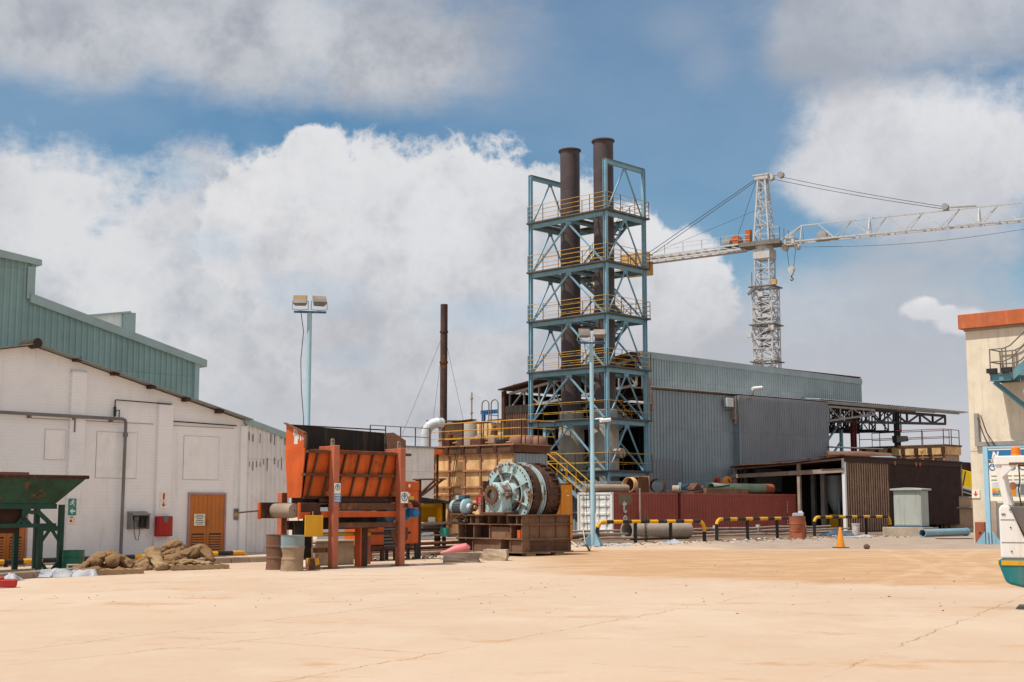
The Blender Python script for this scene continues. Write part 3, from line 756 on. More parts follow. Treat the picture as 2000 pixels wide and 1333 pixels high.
# ribbed lean-to end
mb = MB()
xe = W(566, 860).x
z0, z1 = W(478, 827).z, W(566, 860).z
mb.corr((xr, -.05, 0), (1, 0, 0), xe-xr, -.6, lambda t: z0 + (z1-z0)*t/(xe-xr), (0, -1, 0), .2, .04)
lt = mb.build('lean_to_cladding', MT['whitesheet'], wb, fix=False)
MB().box(xr, 0.02, -.6, xe, 4.2, z1-.1).build('lean_to_body', MT['greyroof'], wb)
mb = MB(); mb.prism([(xr-.1, -.14, z0-.02), (xe, -.14, z1-.02), (xe, -.14, z1+.2), (xr-.1, -.14, z0+.2)], (0, 4.3, 0))
mb.build('roof_trim', MT['tealtrim'], wb)
mb = MB()
rr = random.Random(3)
for px in range(484, 560, 7):
    for py in (852, 905):
        if rr.random() < .75:
            p = W(px, py + rr.uniform(-6, 6)); h = rr.uniform(.18, .5)
            MB().box(p.x-.012, -.098, p.z-h/2, p.x+.012, -.088, p.z+h/2).build('sheet_gap', MT['black'], wb)

# ------------------------------------------------ teal shed behind it
TF = LB.sub(0, 4.6)
T = lambda px, py: TF.hit(px, py, 1, 0)
ts = thing('teal_shed', TF, 'tall teal ribbed steel shed rising behind the white brick gable', 'building')
xe = T(385, 760).x; xs_ = T(60, 560).x; xL = T(-190, 560).x
za, zb = T(60, 582).z, T(385, 706).z
mb = MB()
mb.corr((xs_, 0, 0), (1, 0, 0), xe-xs_, 1, lambda t: za + (zb-za)*t/(xe-xs_), (0, -1, 0), .235, .045)
zc, zd = T(-190, 462).z, T(60, 517).z
mb.corr((xL, 0, 0), (1, 0, 0), xs_-xL, 1, lambda t: zc + (zd-zc)*t/(xs_-xL), (0, -1, 0), .235, .045)
mb.build('wall_sheeting', MT['teal'], ts, fix=False)
mb = MB()
mb.prism([(xL, .03, -.5), (xe, .03, -.5), (xe, .03, zb), (xs_, .03, za), (xs_, .03, zd), (xL, .03, zc)], (0, 14, 0))
mb.build('shed_body', MT['teal'], ts)
mb = MB()
t0, t1, t2, t3 = T(62, 577), T(400, 707), T(385, 713), T(62, 592)
xo = T(400, 710).x
mb.prism([(xs_-.05, -.16, t3.z), (xo, -.16, t1.z-.22), (xo, -.16, t1.z+.06), (xs_-.05, -.16, t0.z+.05)], (0, 14.4, 0))
mb.build('verge_trim', MT['tealtrim'], ts)
mb = MB()
mb.prism([(xL, -.16, zc-.08), (T(78, 520).x, -.16, T(78, 520).z), (T(78, 510).x, -.16, T(78, 509).z), (xL, -.16, zc+.32)], (0, 14.4, 0))
mb.build('verge_trim', MT['tealtrim'], ts)
a, b = T(51, 560).x, T(66, 560).x
MB().box(a, -.1, T(60, 582).z-.05, b, .3, T(60, 522).z).build('corner_flashing', MT['tealtrim'], ts)
a = T(377, 760).x
MB().box(a, -.1, 1, xe+.02, .2, zb).build('corner_flashing', MT['tealtrim'], ts)
p, q = TF.hit(198, 640, 1, 3), TF.hit(252, 612, 1, 3)
MB().prism([(p.x-1, 3, p.z-1.4), (q.x, 3, p.z-1.4), (q.x, 3, q.z), (q.x-.35, 3, q.z), (p.x-1, 3, q.z-.38)], (0, .06, 0)).build('roof_vent', MT['whitesheet'], ts)
mb = MB().box(q.x-.3, 2.9, p.z-1.4, q.x+.25, 4.2, q.z+.02)
mb.prism([(p.x-1, 2.85, q.z-.40), (q.x, 2.85, q.z), (q.x, 2.85, q.z+.07), (p.x-1, 2.85, q.z-.33)], (0, 1.4, 0))
mb.build('vent_hood', MT['tealtrim'], ts)

# ------------------------------------------------ signs and boxes on the white wall
def plate(name, px0, py0, px1, py1, mat, label, cat='sign', y=-.03, fr=LB, t=.015):
    c = fr.hit((px0+px1)/2, (py0+py1)/2, 1, y)
    w = fr.hit(px1, (py0+py1)/2, 1, y).x - fr.hit(px0, (py0+py1)/2, 1, y).x
    h = fr.hit((px0+px1)/2, py0, 1, y).z - fr.hit((px0+px1)/2, py1, 1, y).z
    f = fr.sub(c.x, c.y, c.z)
    r = thing(name, f, label, cat)
    MB().box(-w/2, -t, -h/2, w/2, t, h/2).build('sign_plate', mat, r)
    return r, w, h, -t-.004
def arrow(mb, cx, cz, s, y, ang):
    pts = [(0, -1), (.8, -.15), (.8, .25), (.28, -.15), (.28, 1), (-.28, 1), (-.28, -.15), (-.8, .25), (-.8, -.15)]
    ca, sa = math.cos(ang), math.sin(ang)
    mb.poly([(cx + (a*ca - b*sa)*s, y, cz + (a*sa + b*ca)*s) for a, b in pts])
def disc(mb, cx, cz, r, y, n=20): mb.poly([(cx + r*math.cos(2*PI*k/n), y, cz + r*math.sin(2*PI*k/n)) for k in range(n)])
def stroke(mb, pts, w, y):
    for (a, b), (c, d) in zip(pts, pts[1:]):
        L = math.hypot(c-a, d-b); ux, uz = (c-a)/L*w/2, (d-b)/L*w/2
        mb.poly([(a-uz-ux, y, b+ux-uz), (c-uz+ux, y, d+ux+uz), (c+uz+ux, y, d-ux+uz), (a+uz-ux, y, b-ux-uz)])

YP = -.16
r, w, h, y = plate('exit_sign', 134, 974.5, 149, 990, MT['signgreen'], 'small green running-man exit sign on the white pilaster', y=YP)
mb = MB(); disc(mb, .02, h*.3, h*.1, y)
stroke(mb, [(0, h*.18), (-.02, -h*.08)], h*.14, y); stroke(mb, [(-.02, -h*.08), (w*.2, -h*.2), (w*.16, -h*.4)], h*.09, y-.001)
stroke(mb, [(-.02, -h*.08), (-w*.15, -h*.22), (-w*.34, -h*.2)], h*.09, y-.002); stroke(mb, [(0, h*.16), (w*.2, h*.05), (w*.3, h*.14)], h*.07, y-.003)
stroke(mb, [(0, h*.16), (-w*.22, h*.12), (-w*.26, -h*.02)], h*.07, y-.004); mb.build('running_figure', MT['signwhite'], r, fix=False)
r, w, h, y = plate('arrow_sign', 133.5, 991, 148.5, 1006.5, MT['signgreen'], 'small green sign with a white left arrow, below the exit sign', y=YP)
mb = MB(); arrow(mb, 0, 0, h*.38, y, -PI/2); mb.build('arrow', MT['signwhite'], r, fix=False)
r, w, h, y = plate('fire_hose_sign', 132.5, 1008, 147, 1023, MT['signwhite'], 'small white sign with red fire equipment symbol, lowest on the left pilaster', y=YP)
mb = MB(); disc(mb, -w*.12, -h*.15, h*.2, y); stroke(mb, [(-w*.2, h*.3), (w*.1, h*.3)], h*.16, y)
stroke(mb, [(w*.22, h*.1), (w*.3, h*.02)], h*.08, y); stroke(mb, [(w*.2, -h*.2), (w*.3, -h*.3)], h*.08, y); mb.build('fire_symbol', MT['signred'], r, fix=False)
r, w, h, y = plate('extinguisher_sign', 313, 962, 326, 977, MT['signwhite'], 'white sign with red extinguisher symbol above the red wall box', y=YP)
mb = MB(); stroke(mb, [(0, -h*.28), (0, h*.12)], w*.3, y); stroke(mb, [(0, h*.2), (0, h*.34)], w*.12, y); stroke(mb, [(0, h*.34), (w*.2, h*.26)], w*.08, y-.001)
mb.build('extinguisher_symbol', MT['signred'], r, fix=False)
r, w, h, y = plate('red_arrow_sign', 312.5, 978.5, 325.5, 993, MT['signwhite'], 'white sign with red down arrow above the red wall box', y=YP)
mb = MB(); arrow(mb, 0, 0, h*.36, y, 0); mb.build('arrow', MT['signred'], r, fix=False)
r, w, h, y = plate('door_notice', 379, 1004, 400, 1027, MT['signwhite'], 'white printed notice on the left leaf of the orange door', y=-.075, t=.008)
mb = MB()
for i, L in enumerate((.30, .38, .26, .32, .38, .28)):
    stroke(mb, [(-w*L, h*(.38 - .15*i)), (w*L, h*(.38 - .15*i))], h*.055, y)
mb.build('printed_text', MT['black'], r, fix=False)
r, w, h, y = plate('notice_board', 457, 994, 476, 1015.5, MT['pipegrey'], 'small dark notice with a yellow middle band right of the orange door')
mb = MB().box(-w*.46, y-.002, -h*.18, w*.46, y+.002, h*.14); mb.build('yellow_band', MT['signyellow'], r)
mb = MB()
for i in range(3): stroke(mb, [(-w*.35, h*(.1-.1*i)), (w*.35, h*(.1-.1*i))], h*.03, y-.005)
for i in range(2): disc(mb, -w*.2+i*w*.3, h*.32, h*.07, y)
mb.build('printed_text', MT['darkwood'], r, fix=False)
f = LB.sub(W(271, 1018, -.18).x, -.02, 0)
c = f.hit(271, 1018, 1, 0); hw = .33
pb = thing('telephone_box', f, 'grey steel hooded box with a phone cord on the white wall', 'wall box')
mb = MB(); z0, z1 = f.hit(260, 1034, 1, -.15).z, f.hit(260, 1002, 1, -.15).z
mb.box(-hw, -.03, z0, hw, .01, z1); mb.box(-hw, -.3, z0, -hw+.02, -.03, z1); mb.box(hw-.02, -.3, z0, hw, -.03, z1-.04)
mb.prism([(-hw-.02, -.36, z1-.08), (-hw-.02, 0, z1+.02), (-hw-.02, 0, z1+.045), (-hw-.02, -.36, z1-.055)], (2*hw+.04, 0, 0))
mb.build('hood', MT['greybox'], pb)
MB().box(-.17, -.16, z0+.28, .02, -.035, z1-.12).build('handset_unit', MT['pipegrey'], pb, .01)
MB().box(.08, -.14, z0+.05, .27, -.035, z0+.4).build('terminal_unit', MT['black'], pb, .01)
MB().tube([(-.15, -.12, z0+.3), (-.16, -.16, z0-.05), (-.1, -.16, z0-.33), (.0, -.16, z0-.36), (.05, -.14, z0-.15), (.06, -.12, z0+.2)], .012, 6).build('cord', MT['black'], pb)
f = LB.sub(W(321, 1028, -.3).x, -.14, 0)
rb = thing('extinguisher_box', f, 'tall red steel extinguisher box on the white pilaster', 'wall box')
z0, z1 = f.hit(321, 1048, 1, -.15).z, f.hit(321, 1008.5, 1, -.15).z; hw = .29
MB().box(-hw, -.22, z0, hw, 0, z1).build('cabinet', MT['red'], rb, .015)
MB().box(-hw+.03, -.235, z0+.03, hw-.03, -.222, z1-.04).build('cabinet_door', MT['red'], rb, .008)
mb = MB(); mb.prism([(-.1, -.25, z0+.68), (.1, -.25, z0+.68), (.07, -.25, z0+.46), (-.07, -.25, z0+.46)], (0, .014, 0)); mb.build('latch_plate', MT['pipegrey'], rb)

# ------------------------------------------------ kerb, low crash rail
k0, k1, k2 = G(-60, 1140), G(416, 1101.5), G(560, 1097)
mb = MB()
def kerbseg(p, q):
    p = V(p); q = V(q); n = V((-(q-p).y, (q-p).x, 0)).normalized()
    if n.y < 0: n = -n
    up = V((0, 0, .17)); dn = V((0, 0, -.1))
    mb.add([p+dn, q+dn, q+up+n*.02, p+up+n*.02, p+n*.22+dn, q+n*.22+dn, q+n*.22+up, p+n*.22+up],
           [(0, 1, 2, 3), (3, 2, 6, 7), (7, 6, 5, 4), (0, 3, 7, 4), (1, 5, 6, 2)])
N = 9
for i in range(N): kerbseg(k0.lerp(k1, i/N), k0.lerp(k1, (i+.985)/N))
for i in range(4): kerbseg(k1.lerp(k2, i/4), k1.lerp(k2, (i+.985)/4))
o = mb.build('kerb', MT['kerb'], bevel=.02); o['kind'] = 'structure'

def striped_tube(mb, pts, r, per=.55, n=12, bands=None):
    """tube along a path with alternating material bands 0/1"""
    pts = [V(p) for p in pts]
    acc = 0; fine = [pts[0]]
    for p, q in zip(pts, pts[1:]):
        L = (q-p).length; k = max(1, int(L/.12))
        for i in range(1, k+1): fine.append(p.lerp(q, i/k))
    s = 0; cur = [fine[0]]; lastb = None
    for p, q in zip(fine, fine[1:]):
        b = bands(s, p) if bands else int(s/per) % 2
        if lastb is None: lastb = b
        if b != lastb:
            mb.m = lastb; mb.tube(cur, r, n, False); cur = [p]; lastb = b
        cur.append(q); s += (q-p).length
    mb.m = lastb
    if len(cur) > 1: mb.tube(cur, r, n, False)
    mb.m = 0
yr = -1.3
pl = LB.hit(-40, 1100, 1, yr); pr = LB.hit(478, 1079.5, 1, yr)
f = LB.sub(pl.x, yr, gz(-14))
Lr = pr.x - pl.x
rl = thing('crash_rail', f, 'long low yellow and black pipe rail along the white wall', 'barrier', 'yellow and black crash rails')
z0 = pl.z - f.o.z; z1 = pr.z - f.o.z
mb = MB(); striped_tube(mb, [(0, 0, z0), (Lr-.15, 0, z1), (Lr-.05, 0, z1-.02), (Lr, 0, z1-.1), (Lr+.02, 0, -.1)], .075, .62)
mb.build('pipe_rail', [MT['yellow'], MT['stripeblack']], rl, fix=False)
for k in range(5):
    x = .8 + k*(Lr-1.6)/4
    MB().box(x-.05, -.04, -.3, x+.05, .04, min(z0, z1)-.03).build('post', MT['stripeblack'], rl)

# ------------------------------------------------ green loading trough by the kerb
f = Fr(P(122, 1100, 37.2), TH, gz(-12.5) - .02)
H = lambda px, py, y=0: f.hit(px, py, 1, y)
gh = thing('loading_trough', f, 'rusting dark green steel loading trough on braced legs at the left edge', 'hopper')
xt = H(170, 936).x; zt = H(100, 933).z; zm = H(120, 986).z; xm = H(122, 990).x; xL = H(-150, 940).x
mb = MB()
mb.add([(xL, 0, zt), (xt, 0, zt), (xm, .45, zm), (xL, .45, zm), (xL, 2.2, zt), (xt, 2.2, zt), (xm, 1.75, zm), (xL, 1.75, zm)],
       [(0, 1, 2, 3), (1, 5, 6, 2), (4, 5, 6, 7), (3, 2, 6, 7)])
gb = mb.build('trough', MT['greenrust'], gh, fix=False)
mb = MB()
mb.box(xL, -.09, zt-.03, xt+.03, .03, zt+.07); mb.box(xt-.05, .03, zt-.03, xt+.06, 2.2, zt+.07); mb.box(xL, 2.17, zt-.03, xt+.03, 2.29, zt+.07)
mb.build('rim', MT['rustdark'], gh, .015)
mb = MB().box(xL, .42, zm-.12, xm+.06, .56, zm+.02)
mb.box(xL, .42, H(100, 1031).z, xm+.06, .52, H(100, 1025).z+.03)
zbt, zbb = zm-.12, H(100, 1026).z
for px in (47, -10, -70): x = H(px, 1000, .45).x; mb.box(x-.06, .43, zbb, x+.06, .53, zbt)
x = H(47, 1000, .45).x
mb.bar((x+.05, .48, zbt-.05), (x+.28, .48, (zbt+zbb)/2+.12), .1, .1); mb.bar((xm-.05, .48, zbb), (xm-.55, .48, zbt), .1, .1)
for xx, s in ((x, 1), (x, -1)):
    mb.bar((xx + s*.02, .48, zbb+.2), (xx + s*.22, .48, zbb), .1, .08)
mb.build('side_girder', MT['greensteel'], gh)
mb = MB().prism([(xL, .6, zm-.1), (xm-.6, .6, zm-.1), (xm-.9, .6, zbb), (xm-1.0, .6, zbb-.22), (xL, .6, zbb-.22)], (0, 1.0, 0))
mb.build('hopper_bottom', MT['rustdark'], gh)
for px, yy in ((118, .48), (78, .48), (118, 1.9), (78, 1.9), (-90, .48), (-90, 1.9)):
    x = H(px, 1050, .48).x
    MB().box(x-.07, yy-.07, -.12, x+.07, yy+.07, zbb if px < 100 else zm).build('leg', MT['greensteel'], gh, .01)
xa, xb = H(78, 1050, .48).x, H(118, 1050, .48).x
mb = MB(); mb.bar((xa, .44, zbb-.1), (xb, .44, zbb-.1), .08, .14)
zq = zbb - .1
mb.bar((xa+.02, .47, zq-.38), (xa+.3, .47, zq), .07, .07); mb.bar((xb-.02, .47, zq-.38), (xb-.3, .47, zq), .07, .07)
mb.bar((xa+.02, .47, .25), (xa+.28, .47, -.05), .07, .07); mb.bar((xb-.02, .47, .25), (xb-.28, .47, -.05), .07, .07)
mb.build('leg_bracing', MT['greensteel'], gh)
mb = MB(); x = H(28, 930, 1).x; mb.bar((xL, 1.0, zt+.12), (H(55, 930, 1).x, 1.0, zt+.12), .12, .07)
solo(mb, 'steel_bar', MT['drumred'], f, 'reddish steel bar lying on top of the green trough', 'bar')

def drum(name, px, pyb, r, h, mat, label, fr=None, lid=True, dents=0, group=None, rot=0, open_top=False, tilt=0):
    p = G(px, pyb)
    f = Fr(p, rot)
    rd = random.Random(int(px))
    t = thing(name, f, label, 'drum', group)
    mb = MB(); n = 40
    prof = []
    for z in [i*h/40 for i in range(41)]:
        rr = r
        for zz in (.335, .665):
            dz = abs(z/h - zz)
            if dz < .022: rr = r + .014
        if z < .02 or z > h-.02: rr = r + .010
        prof.append((rr, z))
    dl = [(rd.uniform(0, 2*PI), rd.uniform(.08, .5)*h, rd.uniform(.02, .05), rd.uniform(.1, .22)) for _ in range(dents)]
    vs = []
    for rr, z in prof:
        for k in range(n):
            a = 2*PI*k/n
            q = rr
            for da, dz, dd, ds in dl:
                u = ((a-da+PI) % (2*PI) - PI)*r
                q -= dd*math.exp(-(u*u+(z-dz)**2)/(ds*ds))
            vs.append((q*math.cos(a), q*math.sin(a), z))
    m = len(prof)
    fs = [(i*n+k, i*n+(k+1) % n, (i+1)*n+(k+1) % n, (i+1)*n+k) for i in range(m-1) for k in range(n)]
    mb.add(vs, fs, True)
    mb.build('shell', mat, t)
    lid = MB(); zl = h-.03 if not open_top else h-.2
    lid.cyl((0, 0, zl-.01), (0, 0, zl), r-.002, 40)
    lid.build('lid' if not open_top else 'contents', mat if not open_top else MT['rubble'], t)
    if not open_top: MB().cyl((r*.6, 0, zl), (r*.6, 0, zl+.02), .035, 10).build('bung', MT['rustdark'], t)
    return t, f
drum('green_drum', 142, 1112, .3, .52, MT['greendrum'], 'short dark green drum behind the kerb beside the sacks')
drum('oil_drum', 540, 1113, .285, .9, MT['drumbrown'], 'brown rusty oil drum, half hidden behind the blue topped one', dents=3, group='old oil drums')
drum('oil_drum', 570.5, 1115.5, .30, .9, MT['drumblue'], 'dented dusty oil drum with a faded blue top', dents=9, group='old oil drums')

# ------------------------------------------------ sacks, pallets and plastic
def pallet(px, py, yaw, L, Wd, label):
    f = Fr(G(px, py), yaw)
    t = thing('pallet', f, label, 'pallet', 'wooden pallets under the sacks')
    for k in range(3):
        y = -Wd/2 + .05 + k*(Wd-.1)/2
        for x in (-L/2+.07, 0, L/2-.07): MB().box(x-.07, y-.05, .02, x+.07, y+.05, .11).build('block', MT['pallet'], t)
        MB().box(-L/2, y-.05, 0, L/2, y+.05, .02).build('runner', MT['pallet'], t)
    for k in range(7):
        x = -L/2 + .05 + k*(L-.1)/6
        MB().box(x-.05, -Wd/2, .112, x+.05, Wd/2, .132).build('deck_board', MT['pallet'], t)
    for s in (-1, 1): MB().box(-L/2, s*(Wd/2+.011)-.009, .03, L/2, s*(Wd/2+.011)+.009, .13).build('edge_board', MT['pallet'], t)
    return f
pallet(212, 1122, R(30), 1.5, 1.0, 'weathered pallet half buried under the left heap of sacks')
pallet(385, 1112, R(22), 1.5, 1.1, 'wooden pallet whose open end shows right of the sack heap')

def sack(path, r, flat, mat, label, seed, twist=0, fr=None):
    """a filled woven sack: rounded tube of changing thickness along a bent path, dented and creased by noise"""
    rd = random.Random(seed)
    pts = [V(p) for p in path]
    pts[0] = pts[0] + (pts[0]-pts[1])*.15; pts[-1] = pts[-1] + (pts[-1]-pts[-2])*.15
    for p in (pts[0], pts[-1]): p.z = max(p.z, gz(p.x) + r*.5)
    o = pts[0].copy(); o.z = min(p.z for p in pts) - r
    # spline resample
    def cr(t):
        n = len(pts)-1; i = min(int(t*n), n-1); u = t*n - i
        p0, p1, p2, p3 = pts[max(i-1, 0)], pts[i], pts[i+1], pts[min(i+2, n)]
        return .5*((2*p1) + (p2-p0)*u + (2*p0-5*p1+4*p2-p3)*u*u + (3*p1-p0-3*p2+p3)*u**3)
    NL, NR = 52, 36
    vs = []; a = None
    for i in range(NL+1):
        t = i/NL; p = cr(t); d = (cr(min(t+.02, 1)) - cr(max(t-.02, 0))).normalized()
        side = d.cross(V((0, 0, 1))); side = side.normalized() if side.length > .1 else V((1, 0, 0))
        upv = side.cross(d).normalized()
        e = min(1, (t/.12)**.5 if t < .12 else 1, ((1-t)/.10)**.5 if t > .90 else 1)
        rr = r*max(.05, e)*(1 + .12*math.sin(t*7+seed))
        for k in range(NR):
            an = 2*PI*k/NR
            ca, sa = math.cos(an), math.sin(an)
            ca = math.copysign(abs(ca)**.8, ca)
            q = p + side*(ca*rr*1.12) + upv*(sa*rr*flat)
            w1 = abs(noise.noise(V((t*5.5 + seed*9, ca*.9, sa*.9)))); w2 = abs(noise.noise(V((t*13 + seed*4, ca*1.7 + 5, sa*1.7))))
            nn = noise.noise(q*2.4 + V((seed, 0, 0)))*.26 - w1*.5 - w2*.16 + noise.noise(q*30)*.02 + .2
            q = q + (q-p)*nn
            q.z = max(q.z, gz(q.x)+.01)
            vs.append(q - o)
    fs = [(i*NR+k, i*NR+(k+1) % NR, (i+1)*NR+(k+1) % NR, (i+1)*NR+k) for i in range(NL) for k in range(NR)]
    fs += [tuple(range(NR))[::-1], tuple(range(NL*NR, (NL+1)*NR))]
    mb = MB().add(vs, fs, True)
    return solo(mb, 'sack', mat, Fr(o, 0), label, 'sack', 'tan woven sacks heaped by the kerb')
def GS(px, py, Y): return P(px, py, Y)
S, SPA = MT['sack'], MT['sackpale']
# left heap (pixels of the photo at about 34 m)
Y0 = 34.2
sack([GS(150, 1117, Y0), GS(164, 1108, Y0+.2), GS(182, 1095, Y0+.35), GS(198, 1086, Y0+.5)], .13, .9, S, 'long brown sack running up the left end of the left heap', 1)
sack([GS(186, 1104, Y0+.1), GS(192, 1092, Y0+.2), GS(210, 1083, Y0+.3), GS(224, 1089, Y0+.2), GS(216, 1102, Y0)], .14, .9, S, 'tan sack bent into a hoop on top of the left heap', 2)
sack([GS(163, 1128, Y0-.5), GS(170, 1118, Y0-.4), GS(184, 1117, Y0-.4), GS(196, 1127, Y0-.5)], .13, .85, S, 'dusty sack slumped as a low arch on the ground before the left heap', 3)
sack([GS(199, 1116, Y0-.2), GS(207, 1124, Y0-.3), GS(224, 1124, Y0-.3), GS(236, 1112, Y0-.1)], .13, .85, S, 'curled sack on the ground at the right foot of the left heap', 4)
sack([GS(222, 1091, Y0+.5), GS(240, 1097, Y0+.5), GS(258, 1107, Y0+.5)], .15, .85, S, 'sack sloping down to the right of the left heap', 5)
sack([GS(178, 1112, Y0+.3), GS(205, 1109, Y0+.4), GS(236, 1111, Y0+.5)], .15, .8, S, 'dark sack squeezed low in the middle of the left heap', 6)
Y1 = 36.2
sack([GS(299, 1074, Y1-.1), GS(302, 1086, Y1-.3), GS(310, 1103, Y1-.6), GS(318, 1116, Y1-.8)], .145, .75, SPA, 'long pale sack leaning upright against the right heap', 7)
sack([GS(254, 1108, Y1), GS(272, 1099, Y1+.1), GS(296, 1087, Y1+.3)], .12, .85, S, 'thin long sack bridging the two heaps', 8)
sack([GS(258, 1114, Y1-.3), GS(276, 1106, Y1-.2), GS(294, 1097, Y1-.1)], .12, .85, SPA, 'pale sack lying under the thin long one between the heaps', 9)
sack([GS(268, 1118, Y1-.5), GS(281, 1112, Y1-.5), GS(292, 1108, Y1-.4)], .10, .8, S, 'crumpled small sack on the ground between the heaps', 15)
sack([GS(316, 1083, Y1+.4), GS(326, 1071, Y1+.4), GS(340, 1065, Y1+.4), GS(351, 1070, Y1+.4), GS(352, 1079, Y1+.3)], .135, .9, S, 'brown sack folded over topmost on the right heap', 10)
sack([GS(318, 1087, Y1+.2), GS(336, 1081, Y1+.2), GS(354, 1078, Y1+.2)], .12, .85, S, 'short sack tucked right below the topmost one of the right heap', 16)
sack([GS(316, 1096, Y1), GS(338, 1092, Y1), GS(360, 1084, Y1), GS(378, 1075, Y1+.1)], .14, .85, S, 'long sack rising from left to right across the right heap', 11)
sack([GS(362, 1092, Y1+.1), GS(378, 1080, Y1+.1), GS(397, 1076, Y1+.1), GS(409, 1086, Y1), GS(412, 1098, Y1)], .155, .9, S, 'brown sack bent over at the right end of the right heap', 12)
sack([GS(318, 1104, Y1-.1), GS(340, 1101, Y1-.1), GS(366, 1098, Y1-.1)], .13, .8, S, 'flat sack lying on the pallet beneath the right heap', 13)
sack([GS(352, 1101, Y1-.45), GS(372, 1097, Y1-.4), GS(392, 1100, Y1-.4), GS(412, 1103, Y1-.4)], .12, .6, SPA, 'flattened cream sack hanging over the pallet edge', 14)
def crumple(name, px, py, Y, L, Wd, hgt, mat, label, cat, seed, yaw=0, group=None):
    f = Fr(V((P(px, py, Y).x, Y, 0)), yaw, gz(P(px, py, Y).x))
    NX, NY = 36, 20; vs = []
    for j in range(NY+1):
        for i in range(NX+1):
            u, v = i/NX, j/NY
            e = max(0, 1 - (2*u-1)**4) * max(0, 1 - (2*v-1)**4)
            q = V((u*L*2.2, v*Wd*2.2, seed))
            z = e*(hgt*(.35 + .9*u*u)*(.75 + .8*noise.noise(q*1.1)) + .12*hgt*abs(noise.noise(q*6))*3)
            vs.append(((u-.5)*L + noise.noise(q*2)*.12, (v-.5)*Wd*(0.5+u*.6) + noise.noise(q*2+V((5, 0, 0)))*.1, max(.01, z)))
    mb = MB().add(vs, [(j*(NX+1)+i, j*(NX+1)+i+1, (j+1)*(NX+1)+i+1, (j+1)*(NX+1)+i) for j in range(NY) for i in range(NX)], True)
    return solo(mb, name, mat, f, label, cat, group)
crumple('plastic_sheet', 116, 1120, 33.1, 1.8, .75, .34, MT['plastic'], 'crumpled white plastic sheet beside the left sack heap', 'plastic sheet', 3, R(25))
crumple('plastic_scrap', 6, 1132, 31.5, .8, .5, .16, MT['plastic'], 'small white plastic scrap at the left edge by the kerb', 'plastic scrap', 8)
f = Fr(G(-2, 1149), R(20))
mb = MB().prism([(-.35, -.12, .02), (.35, -.15, .02), (.32, .15, .02), (-.3, .14, .02)], (.02, 0, .16)); mb.box(-.3, -.1, .18, .1, .1, .24)
solo(mb, 'red_crate', MT['red'], f, 'small red plastic crate cut by the left edge of the picture', 'crate', bevel=.02)
f = Fr(G(147, 1117), R(20))
mb = MB()
for x in (-.2, .02, .2): mb.box(x-.02, -.09, 0, x+.02, .09, .19)
mb.box(-.22, -.09, .16, .22, .09, .2); mb.box(-.22, -.09, 0, .22, .09, .04)
solo(mb, 'hollow_block', MT['plinth'], f, 'hollow concrete block beside the white plastic sheet', 'block', bevel=.008)
# ================================================================== ORANGE FEED HOPPER
HF = Fr(G(650, 1111))
H = lambda px, py, y=0: HF.hit(px, py, 1, y)
fh = thing('feed_hopper', HF, 'large orange steel feed hopper on four legs with a belt conveyor beneath', 'hopper')
xB = H(782, 1000).x                           # right front leg
zL = H(650, 870).z                            # leg top
yR = 1.25
for x in (0, xB):
    mb = MB().box(x-.1, -.1, .02, x+.1, .1, zL)
    lg = mb.build('leg', MT['orangelite'], fh, .012)
    MB().box(x-.2, -.17, -.01, x+.2, .17, .03).build('base_plate', MT['rustskid'], lg, .005)
    MB().box(x-.115, -.115, 1.55, x+.115, .115, 1.59).build('collar', MT['orangelite'], lg)
    MB().box(x-.1, .102, zL-.16, x+.06, .55, zL-.02).build('top_bracket', MT['orangelite'], lg, .01)
    MB().box(x-.1, .102, 1.9, x+.06, .5, 2.04).build('lower_bracket', MT['orangelite'], lg, .01)
    mb = MB(); pts = [(x-.05+.05*math.cos(a), .05, zL+.13+.05*math.sin(a)) for a in [PI*k/8 for k in range(9)]]
    mb.ring((x-.04, .02, zL+.13), (x-.04, .06, zL+.13), .055, .025, 14); mb.box(x-.095, .02, zL, x+.015, .06, zL+.11)
    mb.build('lifting_lug', MT['belt'], lg)
for x in (0-.6, xB): MB().box(x-.1, yR+.1, -.02, x+.1, yR+.3, 2.0).build('leg', MT['orangelite'], fh, .012)
# hopper shell
ya, yb = .16, 1.02                            # front and back of the mouth
x0 = H(597, 880, ya).x; x1 = H(791, 880, ya).x
zf = H(650, 879, ya).z; ze = H(600, 848, ya).z; zbk = HF.hit(561, 829, 1, yb).z
zlo = H(650, 973, .45).z
xs0, xs1 = x0+.3, x1-.18
t = .03
def slab(mb, quad, th):
    q = [V(p) for p in quad]; n = (q[1]-q[0]).cross(q[3]-q[0]).normalized()*th
    mb.prism(q, n)
mb = MB(); slab(mb, [(x0+.12, ya, zf), (x1-.05, ya, zf), (x1-.05, ya+.2, zlo), (x0+.08, ya+.2, zlo)], -t)
fp = mb.build('front_plate', MT['orangedeep'], fh)
mb = MB(); slab(mb, [(x0, ya, zf), (x0, yb, zf+.0), (x0+.05, yb-.08, zlo), (x0+.05, ya+.2, zlo)], t)
slab(mb, [(x0, ya, zf), (x0, yb, zf), (x0, yb, zbk), (x0, ya, ze)], t)
ep = mb.build('end_plate', MT['orange'], fh)
mb = MB(); slab(mb, [(x1, ya, zf), (x1, yb, zf), (x1-.03, yb-.08, zlo), (x1-.03, ya+.2, zlo)], t)
slab(mb, [(x1, ya, zf), (x1, yb, zf), (x1, yb, zbk-.1), (x1, yb-.35, zbk-.1), (x1, ya, ze-.05)], t)
mb.build('end_plate', MT['rust'], fh)
mb = MB(); slab(mb, [(x0+.03, yb, zbk), (x1-.01, yb, zbk-.1), (x1-.06, yb-.08, zlo), (x0+.08, yb-.08, zlo)], t)
mb.build('back_plate', MT['dark'], fh)
